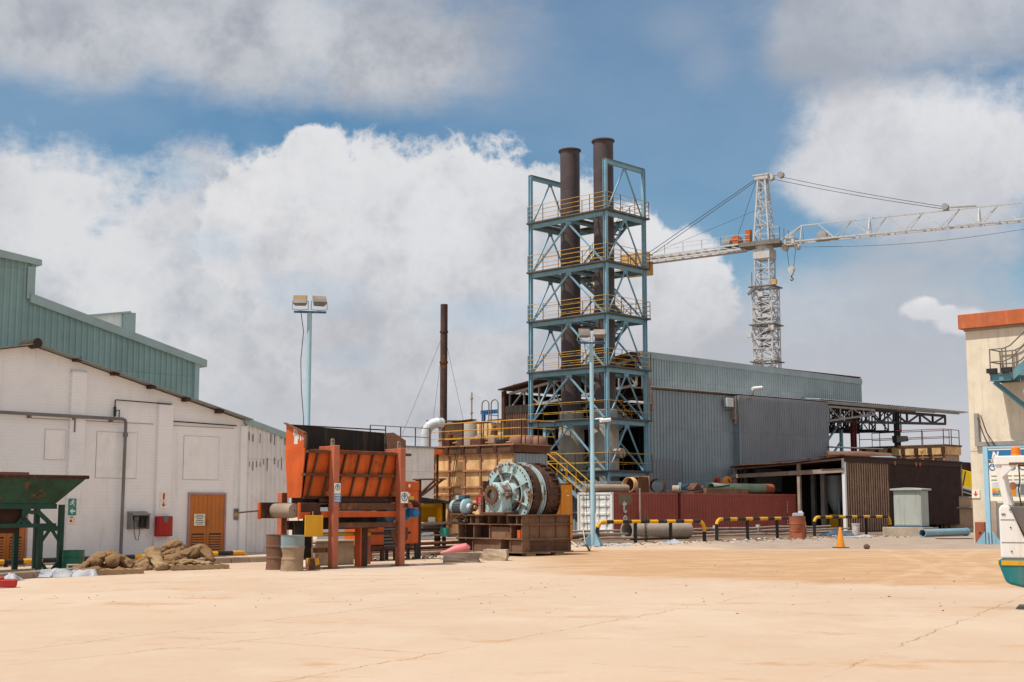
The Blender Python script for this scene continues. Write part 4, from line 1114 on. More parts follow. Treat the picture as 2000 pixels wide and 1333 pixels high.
mb = MB(); mb.bar((x0-.02, ya-.01, ze+.02), (x0-.02, yb+.03, zbk+.03), .1, .03); mb.bar((x0-.02, ya-.02, ze), (x0-.02, ya-.02, zf+.02), .08, .06)
mb.build('end_lip', MT['rust'], fh)
mb = MB(); mb.box(x0+.03, yb-.02, zbk-.03, x1, yb+.05, zbk+.0); mb.build('back_lip', MT['rustdark'], fh)
mb = MB()                                     # faded paint scraps on the end plate
for (a, b, c, d) in ((.38, .56, .5, .62), (.42, .60, .10, .52), (.60, .66, .34, .42), (.72, .78, .26, .36), (.84, .88, .30, .38)):
    yy0 = yb - a*(yb-ya); yy1 = yb - b*(yb-ya)
    mb.poly([(x0-.004, yy0, zf+.08+(zbk-zf)*c*.8), (x0-.004, yy1, zf+.08+(zbk-zf)*c*.8), (x0-.004, yy1+.02, zf+.06+(zbk-zf)*d*1.2), (x0-.004, yy0, zf+.1+(zbk-zf)*d*1.15)])
mb.build('faded_lettering', MT['litter'], fh, fix=False)
# ribs and stiffeners on the front
for k in range(7):
    u = (k+.12)/6.6
    a = V((x0+.26+(x1-x0-.34)*u+.06, ya-.05, zf-.04)); b = V((x0+.13+(x1-x0-.34)*u, ya+.15, zlo+.02))
    MB().bar(a, b, .035, .10, (0, -1, 0)).build('rib', MT['rust'], fp)
    for zz in (): pass
zm = H(650, 928, .3).z
MB().box(x0-.02, ya-.14, zf-.10, x1+.12, ya+.0, zf-.03).build('stiffener', MT['rust'], fh)
MB().box(x0-.02, ya-.03, zm-.04, x1+.0, ya+.13, zm+.03).build('stiffener', MT['rust'], fh)
MB().box(x0+.06, ya+.1, zlo-.03, x1-.05, ya+.26, zlo+.04).build('stiffener', MT['rustdark'], fh)
mb = MB(); slab(mb, [(x0+.02, ya+.02, zf-.1), (x0+.02, ya+.11, zf-.1), (x0+.07, ya+.36, zlo), (x0+.07, ya+.27, zlo)], t); mb.build('corner_flange', MT['orange'], fp)
# chute under the hopper
mb = MB().box(x0+.2, .5, zlo-.25, x1-.2, 1.0, zlo); mb.build('skirt', MT['rustdark'], fh)
# conveyor
cz0, cz1 = H(650, 1011, .1).z, H(650, 984, .1).z
cx0 = H(534, 1000, .5).x + .06; cx1 = xB + .35
mb = MB(); mb.box(-.35, .08, cz0, cx1, .14, cz0+.16); mb.box(-.35, 1.06, cz0, cx1, 1.12, cz0+.16)
MB().box(.2, .06, cz0+.2, cx1, .12, cz1+.02).build('conveyor_side', MT['rust'], fh, .006)
mb.build('conveyor_frame', MT['orange'], fh, .006)
mb = MB()
for y in (.08, 1.02):
    mb.box(cx0+.45, y, cz0-.02, cx0+1.15, y+.05, cz1+.02) if y < .5 else mb.box(cx0-.1, y, cz0-.02, cx0+1.0, y+.05, cz1+.02)
mb.box(cx0-.1, 1.0, cz1-.02, cx0+.5, 1.1, cz1+.03)
mb.build('roller_bracket', MT['rustdark'], fh, .01)
mb = MB(); mb.box(cx0+.42, .04, cz0-.04, cx0+.48, .12, cz1+.02); mb.box(cx0-.14, 1.0, cz0-.04, cx0-.08, 1.1, cz1+.02); mb.box(cx0+.42, .05, cz0-.03, cx0+.8, .075, cz0+.14)
mb.build('take_up_plate', MT['orange'], fh, .008)
zc = (cz0+cz1)/2; rr = (cz1-cz0)/2*1.02
mb = MB(); mb.lathe((cx0+.35, .15, zc), (0, 1, 0), [(.02, 0), (rr, 0), (rr*1.03, .42), (rr, .84), (.02, .84)], 28); mb.build('head_roller', MT['belt'], fh)
mb = MB(); mb.box(cx0+.3, .18, zc+rr*.9, cx1-.3, .98, zc+rr*.98); mb.build('belt', MT['belt'], fh)
MB().cyl((cx0-.75, 1.05, zc-.05), (cx0-.05, 1.05, zc+.0), .02, 8).build('tension_rod', MT['rust'], fh)
MB().box(x0+.5, .16, cz1+.03, cx1-.1, .2, zlo-.02).build('dark_gap_panel', MT['rustdark'], fh)  # dark panel added to fill the gap as a black band
MB().box(.0, .2, cz0+.17, cx1-.2, .24, cz1+.0).build('conveyor_side', MT['rust'], fh)
MB().box(-.4, .75, H(700, 1022).z, xB, .8, cz0+.1).build('dark_backing', MT['dark'], fh)  # dark sheet added to darken the space behind the legs
# lower cross beams and guards
zq = H(700, 1026, .0).z
MB().box(.1, -.02, zq-.07, xB-.1, .1, zq+.07).build('cross_beam', MT['rust'], fh)
MB().box(-.75, .95, zq-.12, xB, 1.1, zq+.12).build('cross_beam', MT['rustdark'], fh)
MB().box(-.6, .5, zq-.9, -.3, 1.0, zq+.1).build('control_panel', MT['dark'], fh)
MB().box(-.6, .1, .42, -.1, .2, .55).build('cross_beam', MT['rust'], fh)
mb = MB().cyl((-.1, .6, H(700, 1043, .6).z), (xB*.75, .6, H(700, 1043, .6).z), .055, 12); mb.build('yellow_pipe', MT['yellow'], fh)
a, b = H(596, 1007, -.05), H(630, 1048, -.05)
MB().box(a.x, -.07, b.z, b.x, -.03, a.z).build('guard_sheet', MT['yellow'], fh, .006)
xq = H(696, 1060, .55).x
MB().box(xq-.02, .3, 0, xq+.2, .5, zq).build('support_leg', MT['rustdark'], fh, .01)
MB().box(xq-.09, .28, .0, xq-.03, .52, zq).build('support_leg', MT['orange'], fh, .01)
# right hand drive
mb = MB(); zg = H(770, 1008, .0).z
mb.box(xB-.42, .18, zg-.28, xB-.12, .55, zg+.22); mb.cyl((xB-.27, .1, zg), (xB-.27, .2, zg), .2, 18)
mb.build('gearbox', MT['dullblue'], fh, .04, 2)
mb = MB(); zq2 = H(808, 1002, .1).z; yy = -.02; xm = H(808, 1002, -.1).x
mb.lathe((xm, -.22, zq2), (0, 1, 0), [(.0, 0), (.11, .0), (.12, .03), (.12, .12), (.135, .12), (.135, .36), (.16, .37), (.16, .42), (.0, .43)], 22)
mb.build('drive_motor', MT['bluemotor'], fh)
mb = MB().box(xm-.28, .05, zq2-.22, xm-.02, .4, zq2+.2); mb.build('motor_gearbox', MT['bluemotor'], fh, .05, 2)
mb = MB()
for k in range(9):
    a0, a1 = PI*k/9, PI*(k+1)/9
    mb.prism([(xB+.02+.33+.33*math.cos(a), -.12, zq2+.15+.22*math.sin(a)) for a in (a0, a1)] + [(xB+.02+.33+.29*math.cos(a), -.12, zq2+.15+.18*math.sin(a)) for a in (a1, a0)], (0, .3, 0))
mb.build('motor_hood', MT['rust'], fh)
mb = MB(); zz = H(782, 1045).z
mb.prism([(xB+.1, .0, zz+.2), (xB+.3, .0, zz+.2), (xB+.3, .0, zz-.1), (xB+.1, .0, zz-.3)], (0, .05, 0)); mb.prism([(xB-.1, .0, zz+.15), (xB-.32, .0, zz+.15), (xB-.32, .0, zz-.05), (xB-.1, .0, zz-.32)], (0, .05, 0))
mb.build('gusset', MT['rust'], fh)

# safety signs hung on the front legs
def mask_sign(name, x, zt, w, hgt, label, words, ys):
    f = HF.sub(x, ys, zt-hgt/2)
    r = thing(name, f, label, 'sign')
    MB().box(-w/2, -.01, -hgt/2, w/2, .01, hgt/2).build('sign_plate', MT['signwhite'], r)
    y = -.014
    mb = MB(); cz = hgt/2 - w*.55
    for k in range(28):
        a0, a1 = 2*PI*k/28, 2*PI*(k+1)/28; r0, r1 = w*.43, w*.33
        mb.poly([(r0*math.cos(a0), y, cz+r0*math.sin(a0)), (r0*math.cos(a1), y, cz+r0*math.sin(a1)), (r1*math.cos(a1), y, cz+r1*math.sin(a1)), (r1*math.cos(a0), y, cz+r1*math.sin(a0))])
    mb.build('blue_ring', MT['signblue'], r, fix=False)
    mb = MB()
    mb.poly([(w*.2*math.cos(a), y, cz+.02*w+w*.25*math.sin(a)) for a in [PI*k/10 for k in range(11)]])
    mb.poly([(-w*.14, y-.001, cz-.03*w), (w*.14, y-.001, cz-.03*w), (w*.09, y-.001, cz-w*.2), (-w*.09, y-.001, cz-w*.2)])
    mb.build('mask_symbol', MT['signblue'], r, fix=False)
    if words:
        mb = MB().box(-w/2-.004, y-.002, -hgt/2, w/2+.02, y+.002, -hgt/2 + hgt*.46); mb.build('blue_panel', MT['signblue'], r)
        mb = MB()
        for i, s in enumerate(words): mb.text(s, (0, y-.004, -hgt/2 + hgt*(.37-.135*i)), (1, 0, 0), (0, 0, 1), hgt*.13, .03)
        mb.build('white_lettering', MT['signwhite'], r, fix=False)
p, q = H(651, 944, -.115), H(651, 982, -.115)
mask_sign('mask_sign', .02, p.z, .2, p.z-q.z, 'WEAR FACE MASK sign on the left front hopper leg', ('WEAR', 'FACE', 'MASK'), -.115)
p, q = H(788, 961, -.115), H(788, 983, -.115)
mask_sign('mask_sign', xB+.04, p.z, .27, p.z-q.z, 'square face mask symbol sign on the right front hopper leg', (), -.115)

# ------------------------------------------------ things around the hopper
CF = Fr(P(786, 1060, 41.5), TH, 0)
x1c = CF.hit(818, 1000, 1, 0).x
cab = thing('control_cabinet', CF, 'tall orange control cabinet standing right of the feed hopper', 'cabinet')
zt, zb = CF.hit(800, 940, 1, 0).z, CF.hit(800, 1062, 1, 0).z
x0c = CF.hit(772, 1000, 1, 0).x
MB().box(x0c, 0, zb, x1c, .5, zt).build('housing', MT['orange'], cab, .015)
MB().box(x0c+.03, -.02, zb+.05, x1c-.03, -.002, zt-.32).build('cabinet_door', MT['orange'], cab, .008)
MB().box(x0c, -.02, zt-.28, x1c, -.002, zt-.02).build('top_panel', MT['orange'], cab, .008)
mb = MB()
for (px, py, w, h) in ((800, 949, .08, .1), (799, 967, .09, .09), (806, 975, .05, .04)):
    c = CF.hit(px, py, 1, -.03); mb.box(c.x-w/2, -.028, c.z-h/2, c.x+w/2, -.023, c.z+h/2)
mb.build('notice_label', MT['signwhite'], cab)
c = CF.hit(804, 976, 1, -.03); MB().box(c.x-.09, -.03, c.z-.13, c.x+.1, -.025, c.z+.1).build('notice_label', MT['signyellow'], cab)
for x in (x0c+.05, x1c-.05):
    for y in (.06, .44): MB().box(x-.04, y-.04, -.02, x+.04, y+.04, zb+.02).build('leg', MT['black'], cab)
# louvred power unit behind the legs
f = Fr(P(704, 1060, 40), TH, 0); hh = lambda px, py: f.hit(px, py, 1, 0)
pu = thing('power_unit', f, 'low orange power pack with a louvred dark side behind the hopper leg', 'machine')
xa = hh(706, 1050).x; xb = hh(750, 1050).x; xc = hh(790, 1050).x; zt, zb = hh(730, 1028).z, hh(730, 1065).z
MB().box(xa, 0, zb, xb, .8, zt).build('housing', MT['orange'], pu, .01)
MB().box(xa-.002+.17, -.012, zb, xa+.25, .0, zt).build('door_seam', MT['orangelite'], pu)
MB().box(xb+.003, .1, zb-.1, xc, .8, zt+.05).build('radiator', MT['dark'], pu, .01)
mb = MB()
for k in range(6): z = zt-.1-k*.1; mb.bar((xb+.05, .07, z), (xb+.6, .07, z), .03, .06)
mb.build('louvre_slats', MT['motorgrey'], pu)
for z in (zb+.35, zb-.08): MB().box(xa-.1, -.18, z-.04, xc+.1, -.1, z+.04).build('skid_rail', MT['rustdark'], pu)
for px in (716, 741, 767): x = hh(px, 1070).x; MB().box(x-.05, -.18, -.02, x+.05, -.08, zb-.08).build('leg', MT['rustdark'], pu)
# concrete tub and white block
f = Fr(G(612, 1106), TH); hh = lambda px, py: f.hit(px, py, 1, 0)
xr_ = hh(692, 1090).x
tb = thing('concrete_tub', f, 'stained concrete tank with a white rim standing under the hopper', 'tank')
z1 = hh(640, 1056).z
MB().box(0.1, 0, -.02, xr_, 1.0, z1-.06).build('tank_body', MT['concrete'], tb, .02)
MB().box(.05, -.04, z1-.058, xr_+.03, 1.04, z1).build('tank_rim', MT['plinth'], tb, .015)
MB().box(-.25, .02, -.02, .095, .6, z1-.1).build('white_end', MT['white'], tb, .02)
f = Fr(G(611, 1113), R(30))
bk = thing('tar_can', f, 'rusty square can splashed with yellow paint, a long rod standing in it', 'can')
mb = MB().box(-.15, -.15, 0, .15, .15, .30)
mb.build('can_body', MT['rust'], bk, .015)
mb = MB().prism([(-.02, -.155, .28), (.1, -.155, .30), (.13, -.155, .15), (.02, -.155, .10)], (0, .004, 0)); mb.prism([(-.155, -.1, .3), (-.155, .1, .29), (-.155, .04, .12)], (.004, 0, 0)); mb.build('paint_splash', MT['yellow'], bk, fix=False)
MB().tube([(-.02, 0, .2), (-.03, .02, .9), (-.01, .04, 1.5)], .018, 6).build('stirring_rod', MT['rustrib'], bk)

# perforated swing arm over the press
f = Fr(P(840, 968, 42.5), TH, 0)
a0, a1, a2 = f.hit(812, 937, 1, 0), f.hit(866, 936, 1, 0), f.hit(818, 972, 1, 0)
sw = thing('swing_arm', f, 'rusty perforated V shaped arm sticking out right of the orange cabinet', 'arm')
mb = MB(); mb.bar(a0, a1, .3, .05); mb.bar(a1, a2, .05, .07); mb.bar(a1 + V((-.1, .25, 0)), a2 + V((.1, .2, 0)), .05, .07); mb.build('arm', MT['rust'], sw)
MB().box(a2.x-.06, -.05, 0, a2.x+.06, .1, a0.z).build('post', MT['rustdark'], sw)
# amber screened press behind
f = Fr(P(868, 1050, 46.5), TH, 0); hh = lambda px, py, y=0: f.hit(px, py, 1, y)
am = thing('screened_machine', f, 'grey press with amber see-through guards and a dark canopy', 'machine')
xl, xr_ = hh(812, 1000).x, hh(868, 1000).x
za, zb, zc_ = hh(840, 985).z, hh(840, 1020).z, hh(840, 1040).z
MB().box(xl, .02, zb, xr_, .035, za).build('amber_guard', MT['amber'], am)
MB().box(xl, .4, zb, xr_, .9, za-.1).build('press_body', MT['yellow'], am)
mb = MB(); mb.box(xr_-.05, -.02, zb, xr_+.05, .08, za+.05); mb.box(xl-.05, -.02, zb, xl+.05, .08, za+.05); mb.build('guard_post', MT['black'], am)
MB().prism([(xl-.3, -.3, za+.15), (xr_+.3, -.3, za-.0), (xr_+.3, -.3, za+.07), (xl-.3, -.3, za+.26)], (0, 1.6, 0)).build('canopy', MT['dark'], am)
mb = MB().box(xl-.1, 0, zc_, xr_+.02, .8, zb-.12); mb.box(xl-.1, -.12, zb-.12, xr_+.1, .85, zb-.01); mb.build('press_bed', MT['steelgrey'], am, .02)
for px in (820, 866):
    c = hh(px, 1035, -.1); MB().lathe((c.x, -.14, c.z), (0, 1, 0), [(.0, .03), (.06, 0), (.15, .0), (.16, .04), (.16, .12)], 20).build('flange', MT['steelgrey'], am)
c = hh(842, 1016, -.02); MB().box(c.x-.16, -.06, c.z-.1, c.x+.16, -.03, c.z+.1).build('info_label', MT['signwhite'], am)
for px in (816, 862): x = hh(px, 1055).x; MB().box(x-.06, .1, -.02, x+.06, .3, zc_).build('leg', MT['rustdark'], am)
# long pipes stacked behind the hopper and the mill
PF = Fr((-4.2, 44.2), TH)
rd = random.Random(11)
pipes = [(1.02, -.10, .05, 'rustpale'), (.62, -.2, .035, 'steelgrey'), (.36, -.32, .06, 'rust'), (.22, -.42, .05, 'rustdark'), (.12, -.55, .06, 'rust'), (.08, -.72, .05, 'rustpale')]
for i, (z, y, r, m) in enumerate(pipes):
    mb = MB(); mb.tube([(-2.0 + rd.uniform(0, .4), y, z), (1.5, y+.02, z+.03), (3.8, y+.05, z+.05)], r, 10)
    solo(mb, 'steel_pipe', MT[m], PF, ['pale long pipe topmost of the rack behind the feed hopper', 'thin grey pipe second from top on the rack behind the hopper', 'brown rusty pipe at mid height on the rack behind the hopper',
        'dark rusty pipe below the brown one behind the hopper', 'thick rusty pipe near the ground behind the hopper', 'pale pipe lowest of all on the ground behind the hopper'][i], 'pipe', 'pipes racked behind the hopper')
rk = thing('pipe_rack', PF, 'low dark steel rack holding the long pipes', 'rack')
for x in (-1.2, .8, 2.8): MB().box(x-.05, .05, 0, x+.05, .15, 1.1).build('upright', MT['rustdark'], rk)
MB().box(-1.3, .06, .8, 2.9, .14, .88).build('cross_bar', MT['rustdark'], rk)
f = Fr(P(868, 1052, 46), TH, .6)
mb = MB().cyl((0, 0, 0), (0, 0, .3), .15, 14); solo(mb, 'teal_bucket', MT['tealbox'], f, 'small teal bucket sitting among the racked pipes', 'bucket')
# pink cone shaped sack
f = Fr(G(880, 1085), R(10))
mb = MB(); mb.tube([(-.35, 0, .06), (-.1, 0, .1), (.2, 0, .17), (.5, 0, .2), (.62, 0, .16)], [.04, .1, .19, .21, .14], 14)
solo(mb, 'pink_funnel', MT['pink'], f, 'faded pink plastic funnel lying beside the mill skid', 'funnel')

# ================================================================== MILL ON ITS SKID
MF = Fr(P(1020, 1084, 44.0), TH, 0)
K = lambda px, py, x=0: MF.hit(px, py, 0, x)           # on the plane local x
Ky = lambda px, py, y=0: MF.hit(px, py, 1, y)
WY = K(895, 1040).y; WX = Ky(1114, 1040).x
zl = [K(1020, 1083).z + .02, K(1020, 1054).z, K(1020, 1025).z, K(1020, 1007).z]
zl[0] = .12
ms = thing('mill_skid', MF, 'rusted skid of stacked steel girders under the ball mill', 'machine base')
for i, z in enumerate(zl):
    e = .05 if i else .08
    MB().box(-e, -e, z-.02, WX+e, WY+e, z+.02).build('deck_plate', MT['rustskid'], ms, .004)
cols = [0.0, .5, .95, 1.7, 2.35, WY]
for lv in range(3):
    za, zb = zl[lv]+.022, zl[lv+1]-.022
    mb = MB(); mb.box(.35, .02, za, .38, WY-.02, zb)            # recessed web behind the flange ends
    mb.build('web_plate', MT['rustskid' if lv != 1 else 'rustdark'], ms); MB().box(.39, .05, za, WX-.02, .08, zb).build('web_plate', MT['rustskid'], ms)
    st = {0: (0, .55, 1.0, 2.3, WY), 1: (0, .52, 1.5, 2.25, WY), 2: (0, .25, .7, 1.1, 1.55, 2.05, 2.15, 2.4, WY)}[lv]
    for y in st: MB().box(.0, max(0, y-.02), za, .34, min(WY, y+.02), zb).build('stiffener', MT['rustskid'], ms)
    for x in ((.0, .9, 1.7, WX) if lv else (0, WX)): MB().box(max(.0, x-.02), .003, za, min(WX, x+.02), .048, zb).build('stiffener', MT['rustskid'], ms)
MB().box(.06, .5, zl[1]+.025, .09, 1.5, zl[2]-.08).build('cover_plate', MT['rustskid'], ms)
MB().box(.04, .02, zl[0]+.025, .07, .52, zl[1]-.04).build('cover_plate', MT['rustskid'], ms)
MB().box(.04, 1.02, zl[0]+.025, .07, 2.28, zl[1]-.03).build('cover_plate', MT['rustskid'], ms)
MB().box(.03, .05, zl[0]+.025, WX-.06, .08, zl[1]-.05).build('cover_plate', MT['rustskid'], ms)
MB().box(-.03, .06, zl[1]+.03, .1, .2, zl[1]+.3).build('junction_box', MT['orange'], ms)
for i, (a, b) in enumerate(((.3, .05), (1.7, .05), (.1, 1.6), (1.2, 2.4))):
    mb = MB().box(a-.12, b-.1, -.02, a+.3, b+.14, .1); solo(mb, 'timber_block', MT['pallet'], MF, ['timber packing under the front corner of the mill skid', 'timber packing under the right end of the mill skid', 'timber packing under the left side of the mill skid', 'timber packing beneath the far end of the mill skid'][i], 'timber', 'timbers under the mill skid')
ztop = zl[3]
# mill
bm = thing('ball_mill', MF.sub(0, 0, ztop), 'big round chipped pale blue ball mill with rusty rings and a hollow trunnion', 'mill')
MFm = MF.sub(0, 0, ztop)
xh = .55                                        # face of the end head
c = MFm.hit(991, 963, 0, xh); cy, cz = c.y, c.z
Rm = 1.08
cz = MFm.hit(991, 903, 0, xh).z - Rm
def off(x, r, a): return V((x, cy + r*math.cos(a), cz + r*math.sin(a)))
mb = MB().lathe((xh, cy, cz), (1, 0, 0), [(Rm, 0), (Rm, .09), (Rm*.95, .09)], 72)
mb.ring((xh, cy, cz), (xh+.03, cy, cz), Rm, Rm*.70, 72)
hd = mb.build('end_head', MT['millblue'], bm)
mb = MB().lathe((xh-.02, cy, cz), (1, 0, 0), [(Rm*.71, .02), (Rm*.66, .09), (Rm*.42, .02), (Rm*.36, -.14)], 60); mb.build('cone_plate', MT['millblue'], bm)
mb = MB()
for k in range(44):
    a = 2*PI*(k+.5)/44; p = off(xh, Rm*.93, a); mb.cyl(p+V((-.022, 0, 0)), p, .026, 6, smooth=False)
b_ = mb.build('bolt_ring', MT['black'], bm)
for k in range(8):
    a = 2*PI*k/8 + .39
    p0 = off(xh-.03, Rm*.36, a); p1 = off(xh-.03, Rm*.96, a)
    MB().bar(p0, p1, .03, .12, (1, 0, 0)).build('radial_rib', MT['millblue'], bm)
mb = MB().ring((xh-.09, cy, cz), (xh+.02, cy, cz), Rm*.70, Rm*.675, 60); mb.build('head_ring', MT['millblue'], bm)
mb = MB().ring((xh-.05, cy, cz), (xh+.06, cy, cz), Rm*.56, Rm*.535, 60); mb.build('head_ring', MT['rust'], bm)
# bearing housing
hw = .39; xb0, xb1 = -.12, .36
pts = [(xb0, cy-hw, 0.04), (xb0, cy-hw, cz)] + [(xb0, cy-hw*math.cos(a), cz+hw*1.0*math.sin(a)) for a in [PI*k/16 for k in range(1, 16)]] + [(xb0, cy+hw, cz), (xb0, cy+hw, .04)]
MB().prism(pts, (xb1-xb0, 0, 0)).build('bearing_housing', MT['millblue'], bm, .015)
MB().box(xb0-.08, cy-hw-.16, .0, xb1+.06, cy+hw+.16, .1).build('bearing_foot', MT['rust'], bm, .01)
for k in range(2): MB().box(xb0-.03, cy+(hw+.005 if k else -hw-.085), cz-.06, xb1, cy+(hw+.085 if k else -hw-.005), cz+.06).build('split_flange', MT['millblue'], bm, .01)
zt_ = cz-.02
mb = MB().ring((xb0-.06, cy, zt_), (xb0+.01, cy, zt_), .37, .26, 40); mb.build('trunnion_flange', MT['millblue'], bm)
mb = MB().ring((xb0-.14, cy, zt_), (xb0+.4, cy, zt_), .29, .17, 40); mb.build('trunnion', MT['rust'], bm)
mb = MB().cyl((xb0+.3, cy, zt_), (xb0+.32, cy, zt_), .172, 30); mb.build('trunnion_bore', MT['dark'], bm)
mb = MB()
for k in range(16):
    a = 2*PI*k/16; p = V((xb0-.06, cy+.33*math.cos(a), zt_+.33*math.sin(a))); mb.cyl(p-V((.02, 0, 0)), p, .017, 6, smooth=False)
mb.build('flange_bolts', MT['black'], bm)
# shell and its rings
x0, x1 = xh+.09, WX-.30
Ls = x1-x0
mb = MB().lathe((x0, cy, cz), (1, 0, 0), [(Rm*.95, 0), (Rm*.93, .02), (Rm*.93, Ls), (Rm*.3, Ls)], 72); mb.build('shell', MT['millrust'], bm)
def rim(x, w, ro, ri, m, name='shell_ring'): MB().ring((x, cy, cz), (x+w, cy, cz), ro, ri, 72).build(name, MT[m], bm)
rim(x0+.10, .04, Rm*1.0, Rm*.9, 'millrust'); rim(x0+Ls*.36, .05, Rm*1.01, Rm*.9, 'millblue'); rim(x0+Ls*.45, .05, Rm*.985, Rm*.9, 'millblue')
rim(x0+Ls*.54, .06, Rm*1.0, Rm*.9, 'millrust'); rim(x1-.06, .05, Rm*1.0, Rm*.85, 'millrust', 'end_flange')
for (xx, n, rr_) in ((x0+.04, 30, .045), (x0+.18, 30, .05), (x0+Ls*.62, 28, .045)):
    mb = MB()
    for k in range(n):
        a = 2*PI*k/n; mb.cyl(off(xx+.02, Rm*.9, a), off(xx+.02, Rm*1.0, a), rr_, 8, smooth=False)
    mb.build('liner_bolts', MT['millrust'], bm)
for k in range(26):
    a = 2*PI*k/26
    if math.sin(a) > -.75:
        p = off(x1-.31, Rm*.95, a); q = off(x1-.07, Rm*.95, a)
        MB().bar(p, q, .035, .12, off(0, 1, a)-off(0, 0, a)).build('gear_gusset', MT['millrust'], bm)
# motor at the far left of the skid
mo = MFm.sub(.05, K(915, 985, .4).y, .26)
mt = thing('drive_motor', mo, 'pale blue electric motor with dark fins and terminal box left of the mill', 'motor')
mb = MB().lathe((0, .40, 0), (0, -1, 0), [(.0, 0), (.2, .0), (.25, .06), (.26, .2)], 28); mb.build('fan_cover', MT['ltblue'], mt)
mb = MB().lathe((0, .2, 0), (0, -1, 0), [(.24, 0), (.24, .44)], 28); mb.build('motor_body', MT['motorgrey'], mt)
mb = MB()
for k in range(28):
    a = 2*PI*k/28; mb.bar((.235*math.cos(a), .19, .235*math.sin(a)), (.235*math.cos(a), -.22, .235*math.sin(a)), .012, .05, (math.cos(a), 0, math.sin(a)))
mb.build('cooling_fins', MT['motorgrey'], mt)
mb = MB().lathe((0, -.22, 0), (0, -1, 0), [(.25, 0), (.3, .02), (.3, .10), (.24, .14), (.14, .16), (.1, .26), (.0, .26)], 28); mb.build('end_shield', MT['ltblue'], mt)
MB().box(-.14, -.3, .25, .14, .08, .42).build('terminal_box', MT['dullblue'], mt, .015)
MB().box(-.15, -.02, .255, .15, .14, .40).build('terminal_box', MT['ltblue'], mt, .015)
MB().cyl((0, -.46, 0), (0, -.72, 0), .07, 16).build('shaft', MT['rustpale'], mt)
MB().cyl((0, -.58, 0), (0, -.66, 0), .14, 20).build('coupling', MT['rust'], mt)
MB().box(-.25, -.4, -.255, .25, .4, -.2).build('motor_feet', MT['rust'], mt)
# belt guard, coupling cover and cables between motor and mill
f = MFm.sub(.15, cy+Rm*.62+.12, 0)
gd = thing('gear_guard', f, 'rusty ribbed gear guard with a red cover between motor and mill', 'guard')
MB().box(-.02, -.05, .0, .3, .02, 1.15).build('guard_plate', MT['rust'], gd, .01)
mb = MB()
for k in range(9): mb.box(-.05, .03, .12+k*.055, .25, .14, .145+k*.055)
mb.build('guard_slats', MT['rustpale'], gd)
MB().prism([(.3, .25, .55), (.3, .62, .25), (.3, .62, .6), (.3, .4, .72)], (.06, 0, 0)).build('red_cover', MT['red'], gd, .01)
f = MFm.sub(-.02, WY+.02, -.2)
mb = MB(); rd = random.Random(5)
for k in range(6):
    pts = [(rd.uniform(-.1, .25), rd.uniform(-.45, .35), rd.uniform(-.1, .42)) for _ in range(5)]
    mb.tube(pts, .022, 6)
solo(mb, 'cable_tangle', MT['rustpale'], f, 'tangle of bare cables hanging off the left end of the mill skid', 'cables')['kind'] = 'stuff'
# loose blocks in front of the mill
def rock(name, px, py, L, Wd, h, yaw, mat, label, seed):
    f = Fr(G(px, py), yaw); rd = random.Random(seed)
    bmx = bmesh.new(); bmesh.ops.create_cube(bmx, size=1)
    bmesh.ops.subdivide_edges(bmx, edges=bmx.edges[:], cuts=3, use_grid_fill=True)
    for v in bmx.verts:
        n = noise.noise_vector(v.co*1.6 + V((seed, 0, 0)))*.10 + noise.noise_vector(v.co*5 + V((seed, 0, 0)))*.03
        v.co = v.co + n
        v.co = V((v.co.x*L, v.co.y*Wd, max(0, (v.co.z+.5)*h)))
    mb = MB().add([v.co for v in bmx.verts], [tuple(v.index for v in fc.verts) for fc in bmx.faces]); bmx.free()
    return solo(mb, name, mat, f, label, 'stone')
rock('stone_block', 901, 1099, 1.05, .5, .28, R(4), MT['concgrey'], 'long grey brown stone block on the ground left of the mill skid', 1)
rock('stone_block', 969, 1095, .7, .5, .33, R(-12), MT['concrete'], 'angular pale stone block right in front of the mill skid', 5)
rock('stone_block', 943, 1091, .45, .4, .2, R(30), MT['concrete'], 'small brown stone wedged under the mill skid', 9)
# orange electrical cabinet right of the mill
f = Fr(P(1090, 1060, 48.0), TH, 0); hh = lambda px, py: f.hit(px, py, 1, 0)
ec = thing('electrical_cabinet', f, 'bright orange electrical cabinet with a warning triangle behind the mill', 'cabinet')
x0, x1 = hh(1080, 1000).x, hh(1118, 1000).x; zt = hh(1100, 946).z
MB().box(x0, 0, .4, x1, .45, zt).build('housing', MT['cabinetorange'], ec, .015)
xm = hh(1094.5, 1000).x
MB().box(x0+.02, -.02, .45, xm-.01, -.002, zt-.03).build('cabinet_door', MT['cabinetorange'], ec, .006)
MB().box(xm+.01, -.02, .45, x1-.02, -.002, zt-.03).build('cabinet_door', MT['cabinetorange'], ec, .006)
MB().box(x0-.02, -.03, zt+.002, x1+.03, .48, zt+.03).build('cap', MT['rust'], ec)
c = hh(1105, 958); mb = MB().poly([(c.x-.07, -.025, c.z-.06), (c.x+.07, -.025, c.z-.06), (c.x, -.025, c.z+.07)]); mb.build('warning_triangle', MT['signyellow'], ec, fix=False)
MB().box(c.x+.03, -.026, c.z-.2, c.x+.15, -.022, c.z-.17).build('name_plate', MT['signwhite'], ec)
for x in (x0+.08, x1-.08): MB().box(x-.05, .05, -.02, x+.05, .4, .4).build('leg', MT['rustdark'], ec)
